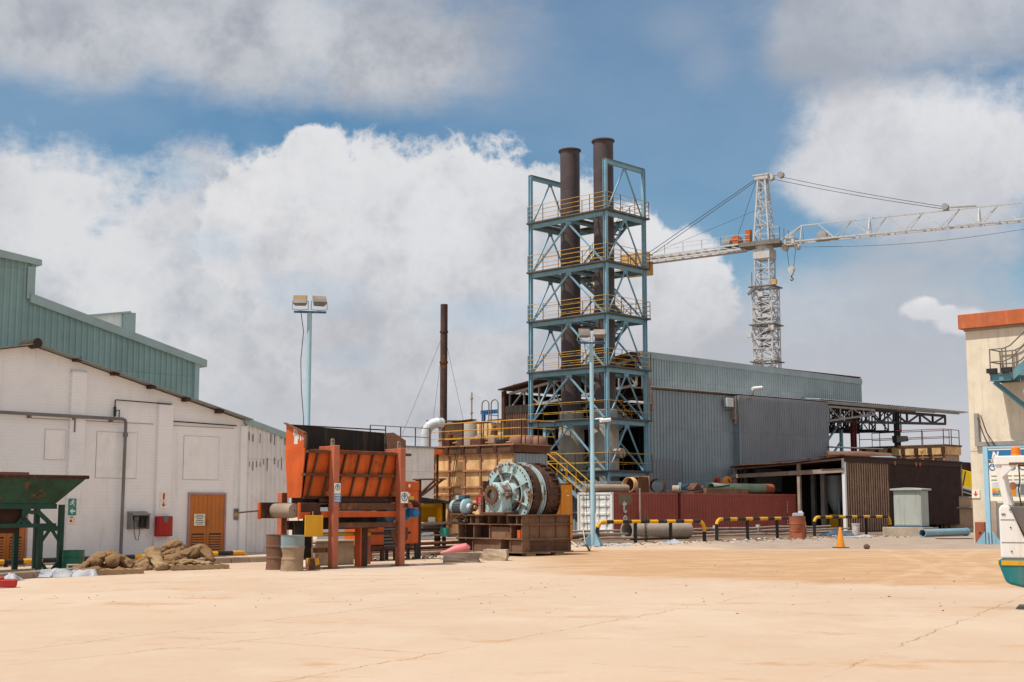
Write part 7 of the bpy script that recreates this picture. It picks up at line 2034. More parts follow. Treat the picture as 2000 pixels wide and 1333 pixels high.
# blue pipe on the ground
p, q = G(1802, 1049), G(1880, 1046.5)
p, q = P(1803, 1042, 70.5), P(1884, 1038, 74)
f = Fr(V((p.x, p.y, 0)), math.atan2(q.y-p.y, q.x-p.x)); L = math.hypot(q.y-p.y, q.x-p.x); r = .2
bp_ = thing('blue_pipe', f, 'light blue plastic pipe with an elbow end on the ground near the cream building', 'pipe')
MB().ring((0, 0, r+.02), (L, 0, r+.02), r, r*.88, 28).build('pipe_wall', MT['bluepipe'], bp_)
MB().ring((-.08, 0, r+.02), (.08, 0, r+.02), r*1.08, r*.88, 28).build('pipe_socket', MT['bluepipe'], bp_)
MB().cyl((.7, 0, r+.02), (.71, 0, r+.02), r*.9, 20).build('pipe_plug', MT['dark'], bp_)
MB().lathe((L-.02, 0, r+.02), (1, 0, 0), [(r*1.1, 0), (r*1.12, .2), (r*1.0, .34), (r*.5, .42), (0, .43)], 24).build('elbow_end', MT['bluepipe'], bp_)
f = Fr(G(1860, 1053), .2)
solo(MB().prism([(-.9, -.4, 0), (.9, -.5, 0), (1.1, .3, 0), (-.7, .4, 0)], (0, 0, .03)), 'manhole_plate', MT['rustdark'], f, 'dark steel plate lying flat in front of the blue pipe', 'plate')
f = Fr(G(1850, 1042), R(46))
solo(MB().box(-2.5, 0, 0, 3.5, .25, .22), 'kerb_beam', MT['concgrey'], f, 'low concrete beam on the ground behind the blue pipe', 'beam', bevel=.02)

# ================================================================== RUSTY TANK AND PLANT BEHIND THE BROWN SHED
KF = Fr(P(1848, 990, 100), TH, 0)
k_ = lambda px, py, x=0: KF.hit(px, py, 0, x)
rt = thing('railed_tank', KF, 'rusty ribbed tank with a thin handrail behind the brown shed', 'tank')
yw = k_(1680, 900).y; zt = k_(1848, 868).z; xw = KF.hit(1875, 900, 1, 0).x
MB().box(.05, .05, -.1, xw, yw, zt-.75).build('tank_wall', MT['rustpale'], rt)
mb = MB().box(-.08, -.08, zt-.75, xw+.08, yw+.05, zt-.12); mb.build('top_channel', MT['rustorange'], rt)
mb = MB().box(-.15, -.15, zt-.12, xw+.15, yw+.1, zt); mb.build('top_flange', MT['rust'], rt)
mb = MB()
for k in range(9): y = k*yw/8.2; mb.box(-.05, y-.08, -.1, .06, y+.08, zt-.75)
mb.box(-.05, 0, zt-1.0, .06, yw, zt-.9); mb.build('vertical_rib', MT['rustrib'], rt)
for k in range(7): y = k*yw/6.4; MB().box(-.2, y-.14, zt-.7, -.082, y+.14, zt-.2).build('bracket', MT['rustdark'], rt)
r, p = MB(), MB(); railing(r, p, [(0, yw, zt), (0, 0, zt), (xw, 0, zt)], 1.15, 2, 1.7, .03, .035); railing(r, p, [(2, yw, zt), (2, .5, zt)], 1.15, 2, 2.2, .03, .03)
q = r.build('railing', MT['redcol'], rt)
c = k_(1762, 860); MB().prism([(-.2, c.y-.5, c.z-.1), (-.2, c.y+.7, c.z-.2), (-.1, c.y+.8, c.z+.35), (-.1, c.y-.4, c.z+.3)], (.25, 0, 0)).build('floodlight', MT['black'], rt)
f = Fr(P(1615, 892, 96), 0, P(1615, 893, 96).z); q = P(1738, 903, 97)-f.o
solo(MB().tube([(0, 0, 0), (q.x*.5, .3, 0.02), (q.x, q.y, -.1)], .42, 18), 'overhead_pipe', MT['drumbrown'], f, 'thick rusty overhead pipe behind the brown shed roof', 'pipe')
f = Fr(P(1612, 874, 97), 0, P(1612, 873, 97).z); q = P(1725, 878, 97)-f.o
solo(MB().tube([(0, 0, 0), (q.x, q.y, q.z)], .06, 8), 'thin_pipe', MT['pipegrey'], f, 'thin grey pipe running above the thick overhead pipe', 'pipe')
f = Fr(P(1725, 892, 93), 0, 0); z = P(1725, 893, 93).z
solo(MB().box(-.6, -.5, 0, .6, .5, z-.1).prism([(-.75, -.6, z-.1), (.75, -.6, z-.1), (.75, .6, z), (-.75, .6, z)], (0, 0, .08)), 'pale_roof_box', MT['shedblue'], f, 'small pale roofed box peeping over the brown shed', 'box')
# yellow machine, dark bin and tan wall in the gap before the cream building
f = Fr(P(1892, 1040, 98), R(-14), 0)
zy = P(1890, 935, 98).z
ym = thing('yellow_loader', f, 'yellow machine boom with black stripes in the gap before the cream building', 'machine')
MB().prism([(-1.0, 0, zy+.85), (2.5, 0, zy-.1), (2.5, 0, zy-1.3), (.2, 0, zy-.85), (-1.0, 0, zy-.2)], (0, 1.0, 0)).build('boom', MT['machyellow'], ym, .03)
mb = MB(); mb.bar((-.28, -.01, zy+.62), (-.5, -.01, zy-.5), .02, .07, (1, 0, 0)); mb.bar((-.05, -.01, zy+.55), (-.27, -.01, zy-.5), .02, .07, (1, 0, 0)); mb.build('black_stripe', MT['black'], ym)
mb = MB(); mb.cyl((-1.0, -.1, zy-.5), (2.5, -.1, zy-1.6), .15, 14); mb.cyl((-1, -.1, zy-.75), (.8, -.1, zy-1.35), .1, 12); mb.build('hydraulic_ram', MT['greybox'], ym)
MB().box(-.8, .1, 0, 2.6, 1.2, zy-1.5).build('machine_body', MT['black'], ym)
f = Fr(P(1889, 1030, 112), TH, 0); z = P(1889, 903, 112).z
mb = MB().box(-3, 0, 0, 8, 6, z); 
db = thing('dark_bin', f, 'dark rusty bin with slanting pale posts beyond the yellow boom', 'tank'); mb.build('bin_wall', MT['rustdark'], db)
mb = MB(); mb.bar((1.0, -.2, z), (3, -.2, z-4), .35, .3); mb.bar((2.0, -.2, z), (4.0, -.2, z-4), .3, .3); mb.build('slanting_post', MT['rustpale'], db)
f = Fr(P(1888, 1040, 95.5), R(4), 0); z = P(1886, 973, 95.5).z
tw_ = thing('tan_wall', f, 'low tan plastered wall in the gap beside the cream building', 'wall')
MB().box(-1.6, 0, -.1, 6, .3, z).build('wall', MT['tanwall'], tw_); MB().box(-1.6, -.03, z+.002, 6, .33, z+.1).build('coping', MT['plinth'], tw_)
mb = MB().tube([(-1.5, -.2, z*.68), (5, -.2, z*.70)], .07, 8); mb.build('wall_pipe', MT['pipegrey'], tw_)

# ================================================================== CREAM BUILDING
RB = Fr(P(1902.5, 1060, 59.6), TH, 0)
r_ = lambda px, py, x=0: RB.hit(px, py, 0, x)
cb = thing('cream_building', RB, 'tall cream plastered building with a terracotta roof fascia', 'building')
zt = r_(1886, 648).z
MB().box(0, -14, -.2, 9, 0, zt).build('wall', MT['cream'], cb, .02)
z2 = r_(1876, 615, -.25).z; z1 = r_(1878, 643, -.25).z
MB().box(-.25, -14.2, z1, 9.2, .22, z2).build('fascia', MT['fascia'], cb, .02)
MB().box(-.05, -14.1, z1-.1, 9.1, .05, z1-.003).build('soffit', MT['plinth'], cb)
zj = r_(1896, 882).z
MB().box(-.006, -14, zj-.012, -.001, 0, zj+.012).build('wall_joint', MT['plinth'], cb)
zc, y1, y2 = r_(1910, 868, -.1).z, r_(1908, 840, -.1).y, -13
zc1 = r_(1905, 808, -.1).z
mb = MB().box(-.16, y1-.09, zc-.09, -.01, y1+.09, zc1); mb.box(-.16, y2, zc-.09, -.01, y1-.092, zc+.09); mb.build('conduit_tray', MT['steelgrey'], cb)
mb = MB()
for d in (0, .18): 
    a, b, c = r_(1906, 812, -.2), r_(1920+d*20, 845, -.25), r_(1934+d*30, 876, -.2)
    mb.tube([(-.12, a.y-d, a.z), (-.3, b.y-d*.5, b.z), (-.2, c.y-d, c.z)], .025, 6)
mb.build('loose_cable', MT['cable'], cb)
ya, yb = r_(1948, 1020).y, r_(1972, 1020).y
MB().box(-.03, yb-2.0, 0, -.002, ya, r_(1950, 983).z).build('doorway', MT['greybox'], cb)
MB().box(-.06, ya, 0, -.003, ya+.35, r_(1945, 978).z).build('door_post', MT['plinth'], cb)
# red arrow sign on the cream wall; faces -x
def sidesign(name, px0, py0, px1, py1, x, mat, label):
    a, b = r_(px0, py0, x), r_(px1, py1, x)
    w, h = abs(a.y-b.y), a.z-b.z
    f = Fr(RB.w(x, (a.y+b.y)/2, (a.z+b.z)/2), TH-PI/2)       # local x runs right in the picture, local -y faces the viewer
    t = thing(name, f, label, 'sign'); MB().box(-w/2, -.012, -h/2, w/2, .012, h/2).build('sign_plate', mat, t)
    return t, w, h
t, w, h = sidesign('red_arrow_sign', 1898, 957, 1914, 973, -.03, MT['signwhite'], 'white sign with red down arrow on the cream wall')
mb = MB(); arrow(mb, 0, 0, h*.33, -.016, 0); mb.build('arrow', MT['signred'], t, fix=False)
f = Fr(P(1905, 1060, 58.8), TH-PI/2+R(8), 0)
hb = thing('hose_box', f, 'red steel fire hose box standing at the foot of the cream wall', 'box')
z = f.hit(1908, 1020, 1, 0).z; w = .44
MB().box(0, 0, 0, w, .62, z).build('cabinet', MT['drumred'], hb, .012)
MB().box(.03, -.018, .04, w-.03, -.002, z-.04).build('cabinet_door', MT['drumred'], hb, .006)
MB().cyl((w/2, -.03, z*.5), (w/2, -.015, z*.5), .05, 14).build('handle_hole', MT['black'], hb)
# big safety board on blue posts
SF = Fr(P(1932, 1058, 58.0), TH-PI/2, 0)
s_ = lambda px, py, y=0: SF.hit(px, py, 1, y)
sb = thing('safety_board', SF, 'large illustrated ELUTION PLANT safety board on light blue posts by the cream wall', 'sign')
z2, z1 = s_(1940, 877).z, s_(1940, 979).z
xL_ = s_(1927, 930).x; x0 = s_(1929, 930).x
Wb = 3.9
mb = MB(); mb.box(-.10, -.06, 0, .12, .06, z2+.1); mb.build('post', MT['postblue'], sb, .01)
for s in (-1, 1): MB().prism([(s*.16, -.02, 0), (s*.62, -.02, 0), (s*.16, -.02, .55)], (0, .04, 0)).build('base_gusset', MT['towerblue'], sb)
MB().prism([(-.03, -.08, 0), (.03, -.08, 0), (.03, -.08, .5), (-.03, -.08, .5)], (0, -.05, 0)).build('base_gusset', MT['towerblue'], sb)
MB().box(Wb-.3, -.08, 0, Wb, .08, z2+.1).build('post', MT['postblue'], sb, .01)
MB().box(.125, -.05, z2+.02, Wb-.305, .05, z2+.1).build('top_bar', MT['postblue'], sb)
bx0, bx1 = .15, Wb-.33
MB().box(bx0, -.03, z1, bx1, .03, z2).build('board', MT['signwhite'], sb)
yb = -.036
BX = lambda px, py: s_(px, py, yb)
a, b = BX(1929, 880), BX(1953, 897)
MB().box(a.x, yb-.002, b.z, bx1-.02, yb+.002, a.z).build('blue_header', MT['signblue'], sb)
mb = MB(); c = BX(1944, 888.5); 
lg = (a.z-b.z)*.86
def NN(x0, z0, h, w):
    y = yb-.006; t = w*.28; sl = h*.22
    mb.poly([(x0, y, z0), (x0+t, y, z0), (x0+t+sl, y, z0+h), (x0+sl, y, z0+h)])
    mb.poly([(x0+sl, y-.001, z0+h), (x0+sl+t, y-.001, z0+h), (x0+w, y-.001, z0), (x0+w-t, y-.001, z0)])
    mb.poly([(x0+w-t, y-.002, z0), (x0+w, y-.002, z0), (x0+w+sl, y-.002, z0+h), (x0+w-t+sl, y-.002, z0+h)])
q = BX(1937, 896); NN(q.x, q.z, lg*.88, lg*.8)
mb.build('logo_letter', MT['signwhite'], sb, fix=False)
c = BX(1931, 901)
mb = MB(); mb.text('ELUTION PLANT NEC', (c.x, yb-.006, c.z-.07), (1, 0, 0), (0, 0, 1), .165, .03, center=False); mb.build('title_lettering', MT['black'], sb, fix=False)
# round blue instruction symbols with white figures
zc = BX(1938, 913).z; rad = .15
for i in range(8):
    xc = BX(1938, 913).x + i*.44
    if xc + rad > bx1: break
    mb = MB(); disc(mb, xc, zc, rad, yb-.004, 26); d = mb.build('blue_disc', MT['signblue'], sb, fix=False)
    mb = MB(); y = yb-.008
    disc(mb, xc, zc+rad*.5, rad*.18, y, 14)
    if i == 2:
        stroke(mb, [(xc, zc+rad*.3), (xc, zc-rad*.2)], rad*.4, y-.001); stroke(mb, [(xc-.03, zc-rad*.2), (xc-.04, zc-rad*.8)], rad*.16, y-.002); stroke(mb, [(xc+.03, zc-rad*.2), (xc+.04, zc-rad*.8)], rad*.16, y-.003)
        stroke(mb, [(xc-.05, zc+rad*.25), (xc-.09, zc-rad*.2)], rad*.13, y-.004); stroke(mb, [(xc+.05, zc+rad*.25), (xc+.09, zc-rad*.2)], rad*.13, y-.005)
    else:
        stroke(mb, [(xc-rad*.45, zc-rad*.15), (xc+rad*.45, zc-rad*.35)], rad*.4, y-.001); stroke(mb, [(xc-rad*.4, zc+rad*.1), (xc+rad*.3, zc-rad*.05)], rad*.16, y-.002); stroke(mb, [(xc-rad*.3, zc-rad*.55), (xc+rad*.35, zc-rad*.6)], rad*.2, y-.003)
    mb.build('white_symbol', MT['signwhite'], d, fix=False)
mb = MB()
for k, (dz_, n_) in enumerate(((-.38, 8), (-.55, 10))):
    for j in range(n_): x = bx0+.1 + j*.33; stroke(mb, [(x, zc+dz_), (min(x+.22, bx1-.05), zc+dz_)], .035, yb-.004) if x < bx1-.1 else None
mb.build('small_print', MT['pipegrey'], sb, fix=False)
# plain illustration panel: hills, hut, helmeted workers
zi1, zi0 = zc-.65, z1+.2
def flat(name, m, polys, y):
    mb = MB()
    for p in polys: mb.poly([(x, y, z) for x, z in p])
    return mb.build(name, MT[m], sb, fix=False)
px0, px1 = bx0+.1, bx1-.1
H_ = zi1-zi0
flat('picture_sky', 'duct', [[(px0, zi0+H_*.45), (px1, zi0+H_*.45), (px1, zi1), (px0, zi1)]], yb-.004)
flat('picture_ground', 'cabgrey', [[(px0, zi0), (px1, zi0), (px1, zi0+H_*.45), (px0, zi0+H_*.45)]], yb-.004)
flat('picture_hill', 'machyellow', [[(px0, zi0+H_*.45), (px0+.7, zi0+H_*.45), (px0+1.0, zi0+H_*.5), (px0+.6, zi0+H_*.62), (px0, zi0+H_*.58)]], yb-.006)
flat('picture_hut', 'tealbox', [[(px0+.15, zi0+H_*.12), (px0+.62, zi0+H_*.12), (px0+.62, zi0+H_*.34), (px0+.4, zi0+H_*.46), (px0+.18, zi0+H_*.34)]], yb-.007)
flat('picture_tower', 'pipegrey', [[(px0+1.22, zi0+H_*.1), (px0+1.45, zi0+H_*.1), (px0+1.44, zi0+H_*.85), (px0+1.25, zi0+H_*.85)]], yb-.007)
flat('picture_tree', 'greendrum', [[(px0+1.0, zi0+H_*.72), (px0+1.22, zi0+H_*.66), (px0+1.24, zi0+H_*.85), (px0+1.06, zi0+H_*.86)]], yb-.008)
for k, (x, s, ms) in enumerate(((.08, .55, 'signblue'), (.22, .42, 'bluemotor'), (.42, .42, 'tealbox'), (.6, .55, 'bluemotor'), (.92, 1.1, 'cabinetorange'), (1.7, .9, 'tealbox'), (2.2, .8, 'signblue'))):
    X = px0+x; h = H_*.5*s; y = yb-.010-k*.001
    flat('picture_figure', ms, [[(X-.1*s, zi0+.04), (X-.02*s, zi0+.04), (X, zi0+h*.4), (X+.02*s, zi0+.04), (X+.1*s, zi0+.04), (X+.13*s, zi0+h), (X-.13*s, zi0+h)]], y)
    flat('picture_helmet', 'drumred' if k == 4 else 'reel', [[(X+.15*s*math.cos(a), zi0+h+.1*s+.15*s*math.sin(a)) for a in [2*PI*j/12 for j in range(12)]]], y-.004)

# ---------------- steel stair bolted to the cream wall
TF2 = Fr(RB.w(0, 0, 0), TH, 0)
a = r_(1938, 735, -1.0); zd = r_(1938, 728, -1.1).z
yA = a.y; yB = r_(1974, 735, -1.0).y
f = RB.sub(0, 0, 0)
stt = thing('wall_stair', f, 'blue steel stair landing bracketed to the cream wall with thin handrails', 'stair')
mb = MB(); zd = r_(1940, 732, -1.1).z
mb.ibeam((-1.15, yA, zd-.15), (-1.15, yB-.1, zd-.15), .12, .3, .02); mb.ibeam((-.1, yA, zd-.15), (-.1, yB-.1, zd-.15), .12, .3, .02); mb.ibeam((-1.2, yA, zd-.15), (-.02, yA, zd-.15), .1, .28, .02)
rise = 4.2
mb.bar((-1.15, yB-.1, zd-.15), (-1.15, yB-5, zd+rise-.4), .08, .32); mb.bar((-.1, yB-.1, zd-.15), (-.1, yB-5, zd+rise-.4), .08, .32)
mb.build('landing_frame', MT['stairblue'], stt)
MB().box(-1.2, yB, zd+.003, -.03, yA+.05, zd+.05).build('landing_grating', MT['deckdark'], stt)
mb = MB()
for k in range(18): t_ = k/18; y = yB-.2-4.8*t_; mb.box(-1.12, y-.14, zd+rise*t_-.1, -.13, y+.14, zd+rise*t_-.06)
mb.build('treads', MT['stairblue'], stt)
e = r_(1984, 840, -.15)
for d in (0, -2.6): mb = MB(); mb.ibeam((-1.1, yA-.12+d*.55, zd-.32), (-.1, yA-2.15+d*.55, e.z), .22, .2, .025); mb.build('strut', MT['stairblue'], stt)
for y in (yA-.1, yA-.75): MB().box(-1.32, y-.22, zd+.05, -1.16, y+.22, zd+.25).build('toe_block', MT['black'], stt)
r = MB(); p = r
for x in (-1.17, -.1):
    for hgt in (.55, 1.1): r.tube([(x, yA, zd+hgt), (x, yB+.2, zd+hgt), (x, yB-.1, zd+hgt+.1), (x, yB-5, zd+hgt+rise)], .03, 6)
    for y in (yA, yA-.55, yB+.1): p.tube([(x, y, zd), (x, y, zd+1.1)], .03, 6)
    for k in range(4): y = yB-.8-k*1.2; zz = zd+rise*(yB-.2-y)/4.8; p.tube([(x, y, zz), (x, y, zz+1.15)], .03, 6)
for hgt in (.55, 1.1): r.tube([(-1.17, yA, zd+hgt), (-.1, yA, zd+hgt)], .03, 6)
q = r.build('handrail', MT['railgrey'], stt)

# ================================================================== FORKLIFT ENTERING AT THE RIGHT
gf = G(1985, 1186)
FF = Fr(P(1951, 1100, 21.6), R(-24), 0)
q_ = lambda px, py, y=0: FF.hit(px, py, 1, y)
fk = thing('forklift', FF, 'white and teal forklift truck cut off by the right edge of the picture', 'forklift')
zcw1, zcw0, zcw2 = q_(1955, 1092).z, q_(1955, 1142).z, q_(1955, 1160).z
Wd = 1.15
pl = [(0, zcw1), (0, zcw1-.1), (.09, zcw0+.04), (.16, zcw0), (.9, zcw0-.17), (2.6, zcw0-.17), (2.6, zcw1)]
MB().prism([(x, 0, z) for x, z in pl], (0, Wd, 0)).build('counterweight', MT['fkteal'], fk, .04, 2)
MB().box(.04, -.012, zcw1-.10, 2.0, -.003, zcw1-.025).build('yellow_stripe', MT['yellow'], fk)
MB().box(-.012, .04, zcw1-.10, -.003, Wd-.04, zcw1-.025).build('yellow_stripe', MT['yellow'], fk)
zb1 = q_(1960, 986).z
MB().prism([(.03, .02, zcw1+.004), (.03, .02, zb1-.06), (.08, .02, zb1), (.19, .02, zb1), (.40, .02, zcw1+.32), (1.7, .02, zcw1+.28), (1.7, .02, zcw1+.004)], (0, Wd-.04, 0)).build('body', MT['fkwhite'], fk, .03, 2)
MB().prism([(.20, .005, zb1-.03), (1.2, .005, zb1-.03), (1.2, .005, zcw1+.34), (.42, .005, zcw1+.34)], (0, Wd-.01, 0)).build('engine_cover', MT['fkgrey'], fk, .01)
mb = MB(); mb.box(.05, .013, zcw1+.26, .48, .019, zcw1+.266); mb.box(.05, .013, zcw1+.62, .30, .019, zcw1+.626); mb.build('panel_seam', MT['fkgrey'], fk)
mb = MB(); mb.box(.07, .008, zcw1+.7, .13, .019, zcw1+.70+.02); mb.build('tail_lamp', MT['fkgrey'], fk)
for zz in (.12, .5, .78): MB().cyl((.2, .005, zcw1+zz), (.2, .02, zcw1+zz), .012, 8).build('bolt', MT['black'], fk)
MB().tube([(.62+.12*math.cos(a), .012, zcw1+.14+.09*math.sin(a)) for a in [2*PI*j/20 for j in range(21)]], .02, 8).build('vent_ring', MT['black'], fk)
MB().poly([(.62+.11*math.cos(a), .008, zcw1+.14+.08*math.sin(a)) for a in [2*PI*j/20 for j in range(20)]]).build('vent_mesh', MT['fkgrey'], fk, fix=False)
MB().tube([(.70, .5, zb1-.02), (.72, .45, zb1+.1), (.95, .5, zb1+.05), (1.2, .5, zb1+.12)], .06, 12).build('seat', MT['fkgrey'], fk)
zr = q_(1970, 908).z; zr2 = q_(1970, 893).z
def pil(y):
    MB().bar((.16, y, zb1-.02), (.04, y, zr+.02), .07, .1, (1, 0, 0)).build('guard_pillar', MT['fkwhite'], fk, .012)
    MB().bar((2.3, y, zcw1+.3), (1.75, y, zr+.02), .07, .1, (1, 0, 0)).build('guard_pillar', MT['fkwhite'], fk, .012)
pil(.06); pil(Wd-.06)
rf = MB(); rf.box(.0, .0, zr, 1.9, .1, zr2+.02); rf.box(0, Wd-.1, zr, 1.9, Wd, zr2+.02); rf.box(-.02, .101, zr, .10, Wd-.101, zr2)
for k in range(8): rf.box(.18+k*.2, .101, zr+.03, .24+k*.2, Wd-.101, zr+.07)
rf.prism([(.10, .01, zr-.22), (.10, .01, zr), (.34, .01, zr)], (0, .06, 0))
rf.build('overhead_guard', MT['fkwhite'], fk, .012)
mb = MB(); mb.box(.22, -.006, zr-.002, 1.0, -.002, zr+.035); mb.box(.35, .02, zr-.03, 1.2, .08, zr-.003); mb.build('rust_patch', MT['rust'], fk)
MB().tube([(.36, .05, zr), (.37, .06, zr-.25), (.34, .05, zr-.4), (.38, .06, zr-.7)], .012, 6).build('cable', MT['black'], fk)
bx_ = q_(1984, 885, .3).x
MB().lathe((bx_, .3, zr2+.02), (0, 0, 1), [(.09, 0), (.09, .02), (.075, .03), (.07, .13), (.04, .16), (0, .16)], 20).build('beacon', MT['beacon'], fk)
for x, r, w in ((.9, .28, .2), (2.35, .34, .28)):
    for y in (.02, Wd-.02-w):
        wl = MB().lathe((x, y, r), (0, 1, 0), [(r*.6, 0), (r*.95, 0), (r, .03), (r, w-.03), (r*.95, w), (r*.6, w)], 32).build('tyre', MT['rubber'], fk)
        MB().lathe((x, y+.02, r), (0, 1, 0), [(0, 0), (r*.2, 0), (r*.6, .03), (r*.6, w-.05), (0, w-.05)], 24).build('rim', MT['fkwhite'], wl)
for y in (.2, Wd-.28): MB().box(2.72, y, .1, 2.84, y+.1, 2.2).build('mast_rail', MT['fkgrey'], fk)
mb = MB()
for z in (.5, 1.2, 2.1): mb.box(2.74, .301, z, 2.82, Wd-.281, z+.1)
mb.build('mast_crossbar', MT['fkgrey'], fk)
for y in (.3, Wd-.42): mb = MB(); mb.box(2.86, y, .06, 3.9, y+.12, .1); mb.box(2.86, y, .101, 2.92, y+.12, .6); mb.build('fork', MT['black'], fk)

# ================================================================== TOWER CRANE
CR = Fr(P(1493, 480, 150), R(-33.5), 0)
c_ = lambda px, py, y=0: CR.hit(px, py, 1, y)
cr = thing('tower_crane', CR, 'white lattice tower crane with a long jib rising behind the warehouse', 'crane')
at = lambda py: (988-py)/(2600/150) + EYE
def zat(py): return P(1494, py, 150).z
def lattice(mb, z0, z1, w0, w1, n, cw, bw, cross=False):
    P4 = lambda z, w: [V((s*w/2, t*w/2, z)) for s, t in ((-1, -1), (1, -1), (1, 1), (-1, 1))]
    for k in range(4): mb.bar(P4(z0, w0)[k], P4(z1, w1)[k], cw, cw, (1, 0, 0))
    for i in range(n):
        u, v = i/n, (i+1)/n
        a = P4(z0+(z1-z0)*u, w0+(w1-w0)*u); b = P4(z0+(z1-z0)*v, w0+(w1-w0)*v)
        for k in range(4):
            k2 = (k+1) % 4
            mb.bar(b[k], b[k2], bw, bw)
            if (i+k) % 2: mb.bar(a[k], b[k2], bw, bw)
            else: mb.bar(a[k2], b[k], bw, bw)
            if cross: mb.bar(a[k], b[k2] if (i+k) % 2 == 0 else b[k], bw*.8, bw*.8)
zA, zB, zC, zD, zE = 0, zat(560), zat(492), zat(478), zat(343)
mb = MB(); lattice(mb, 0, zB, 2.0, 2.0, 13, .15, .075); mb.build('mast_section', MT['crane'], cr)
mb = MB(); lattice(mb, zB, zC, 1.72, 1.72, 4, .15, .08); mb.build('mast_section', MT['crane'], cr)
mb = MB(); lattice(mb, zat(722), zB-.2, 2.35, 2.35, 8, .10, .085, True); cg = mb.build('climbing_cage', MT['crane'], cr)
mb = MB()
for py in (562, 636, 708): z = zat(py); mb = MB(); mb.box(-1.5, -1.5, z-.06, 1.5, -1.1, z+.06); mb.box(-1.5, 1.1, z-.06, 1.5, 1.5, z+.06); mb.box(-1.5, -1.1, z-.06, -1.1, 1.1, z+.06); mb.box(1.1, -1.1, z-.06, 1.5, 1.1, z+.06); mb.build('cage_platform', MT['cranedark'], cr)
mb = MB()
mb = MB(); rd = random.Random(4)
for k in range(8): z = zat(580+k*14); mb.bar((-.8, rd.uniform(-.8, .8), z), (.8, rd.uniform(-.8, .8), z+rd.uniform(-.4, .4)), .25, .3)
mb.build('climbing_gear', MT['cranedark'], cr)
for (px, py, m) in ((1486, 575, 'crane'), (1512, 551, 'cranewt'), (1507, 640, 'crane'), (1464, 655, 'crane')):
    c = c_(px, py, -1.3); MB().box(c.x-.3, -1.5, c.z-.28, c.x+.3, -1.15, c.z+.28).build('equipment_box', MT[m], cr)
mb = MB(); c = c_(1467, 560, -1.4); mb.bar((c.x-.4, -1.4, c.z-.9), (c.x+.5, -1.4, c.z-.1), .2, .3); mb.tube([(c.x+.1, -1.4, c.z-.3), (c.x+.1, -1.4, c.z+1.6)], .06, 6); mb.build('cage_handrail', MT['cranedark'], cr)
mb = MB().lathe((0, 0, zC), (0, 0, 1), [(.95, 0), (1.05, .3), (1.05, zD-zC-.1), (0, zD-zC-.1)], 20, False); mb.box(-1.0, -1.0, zC-.9, 1.0, 1.0, zC+.2); mb.build('slewing_ring', MT['crane'], cr)
mb = MB().box(-2.6, -1.3, zD-.25, 2.4, 1.3, zD+.02); mb.box(-2.6, -1.3, zD+.025, 2.4, -1.22, zD+.25); mb.build('platform', MT['cranedark'], cr)
r, p = MB(), MB(); railing(r, p, [(-2.6, -1.3, zD), (-1.2, -1.3, zD)], 1.1, 2, 1.4, .03, .03); railing(r, p, [(1.2, -1.3, zD), (2.4, -1.3, zD), (2.4, 1.3, zD)], 1.6, 2, 1.4, .03, .03); q = r.build('railing', MT['crane'], cr)
mb = MB(); lattice(mb, zD, zE-.5, 1.85, .85, 7, .16, .08); mb.build('tower_head', MT['crane'], cr)
mb = MB(); mb.box(-.8, -.55, zE-.55, .8, .55, zE-.1); mb.box(-1.0, -.6, zE-.1, .9, .6, zE+.05); mb.cyl((.95, -.3, zE-.35), (.95, .3, zE-.35), .42, 16); mb.build('head_sheaves', MT['crane'], cr)
# jib
jz = zD - .1
xt0 = c_(1566, 450).x; zjt = c_(1566, 441).z; 
Lj = 34.0; jw = .65
pitch_n = 17
zb = lambda x: jz - x*.016
mb = MB()
mb.m = 0
for s in (-1, 1): mb.bar((1.6, s*jw, zb(1.6)), (Lj, s*jw, zb(Lj)), .12, .16)
mb.bar((xt0, 0, zjt), (Lj, 0, zjt - (Lj-xt0)*.016), .13, .13)
for s in (-1, 1): mb.bar((1.7, s*jw, zb(1.7)), (xt0, 0, zjt), .15, .15)
st = 1.95; x = xt0; k = 0
while x < Lj-.1:
    zt_ = zjt-(x-xt0)*.016; zt2 = zjt-(x+st-xt0)*.016
    for s in (-1, 1):
        if k % 2 == 0: mb.bar((x, s*jw, zb(x)), (min(x+st, Lj), 0, zt2), .07, .07) if x > xt0 else mb.bar((x, s*jw, zb(x)), (x, 0, zt_), .07, .07)
        else: mb.bar((x, 0, zt_), (min(x+st, Lj), s*jw, zb(x+st)), .07, .07)
        if k % 6 == 4: mb.bar((x, s*jw, zb(x)), (x, 0, zt_), .12, .12)
    mb.bar((x, -jw, zb(x)), (min(x+st, Lj), jw, zb(x+st)), .05, .05); mb.bar((x, -jw, zb(x)), (x, jw, zb(x)), .05, .05)
    x += st; k += 1
mb.build('jib', MT['crane'], cr)
c = c_(1613, 460); mb = MB().cyl((c.x-.4, -.35, c.z), (c.x-.4, .35, c.z), .55, 16); mb.box(c.x-1.2, -.4, c.z-.55, c.x+1.4, .4, c.z-.2); mb.build('trolley_winch', MT['steelgrey'], cr)
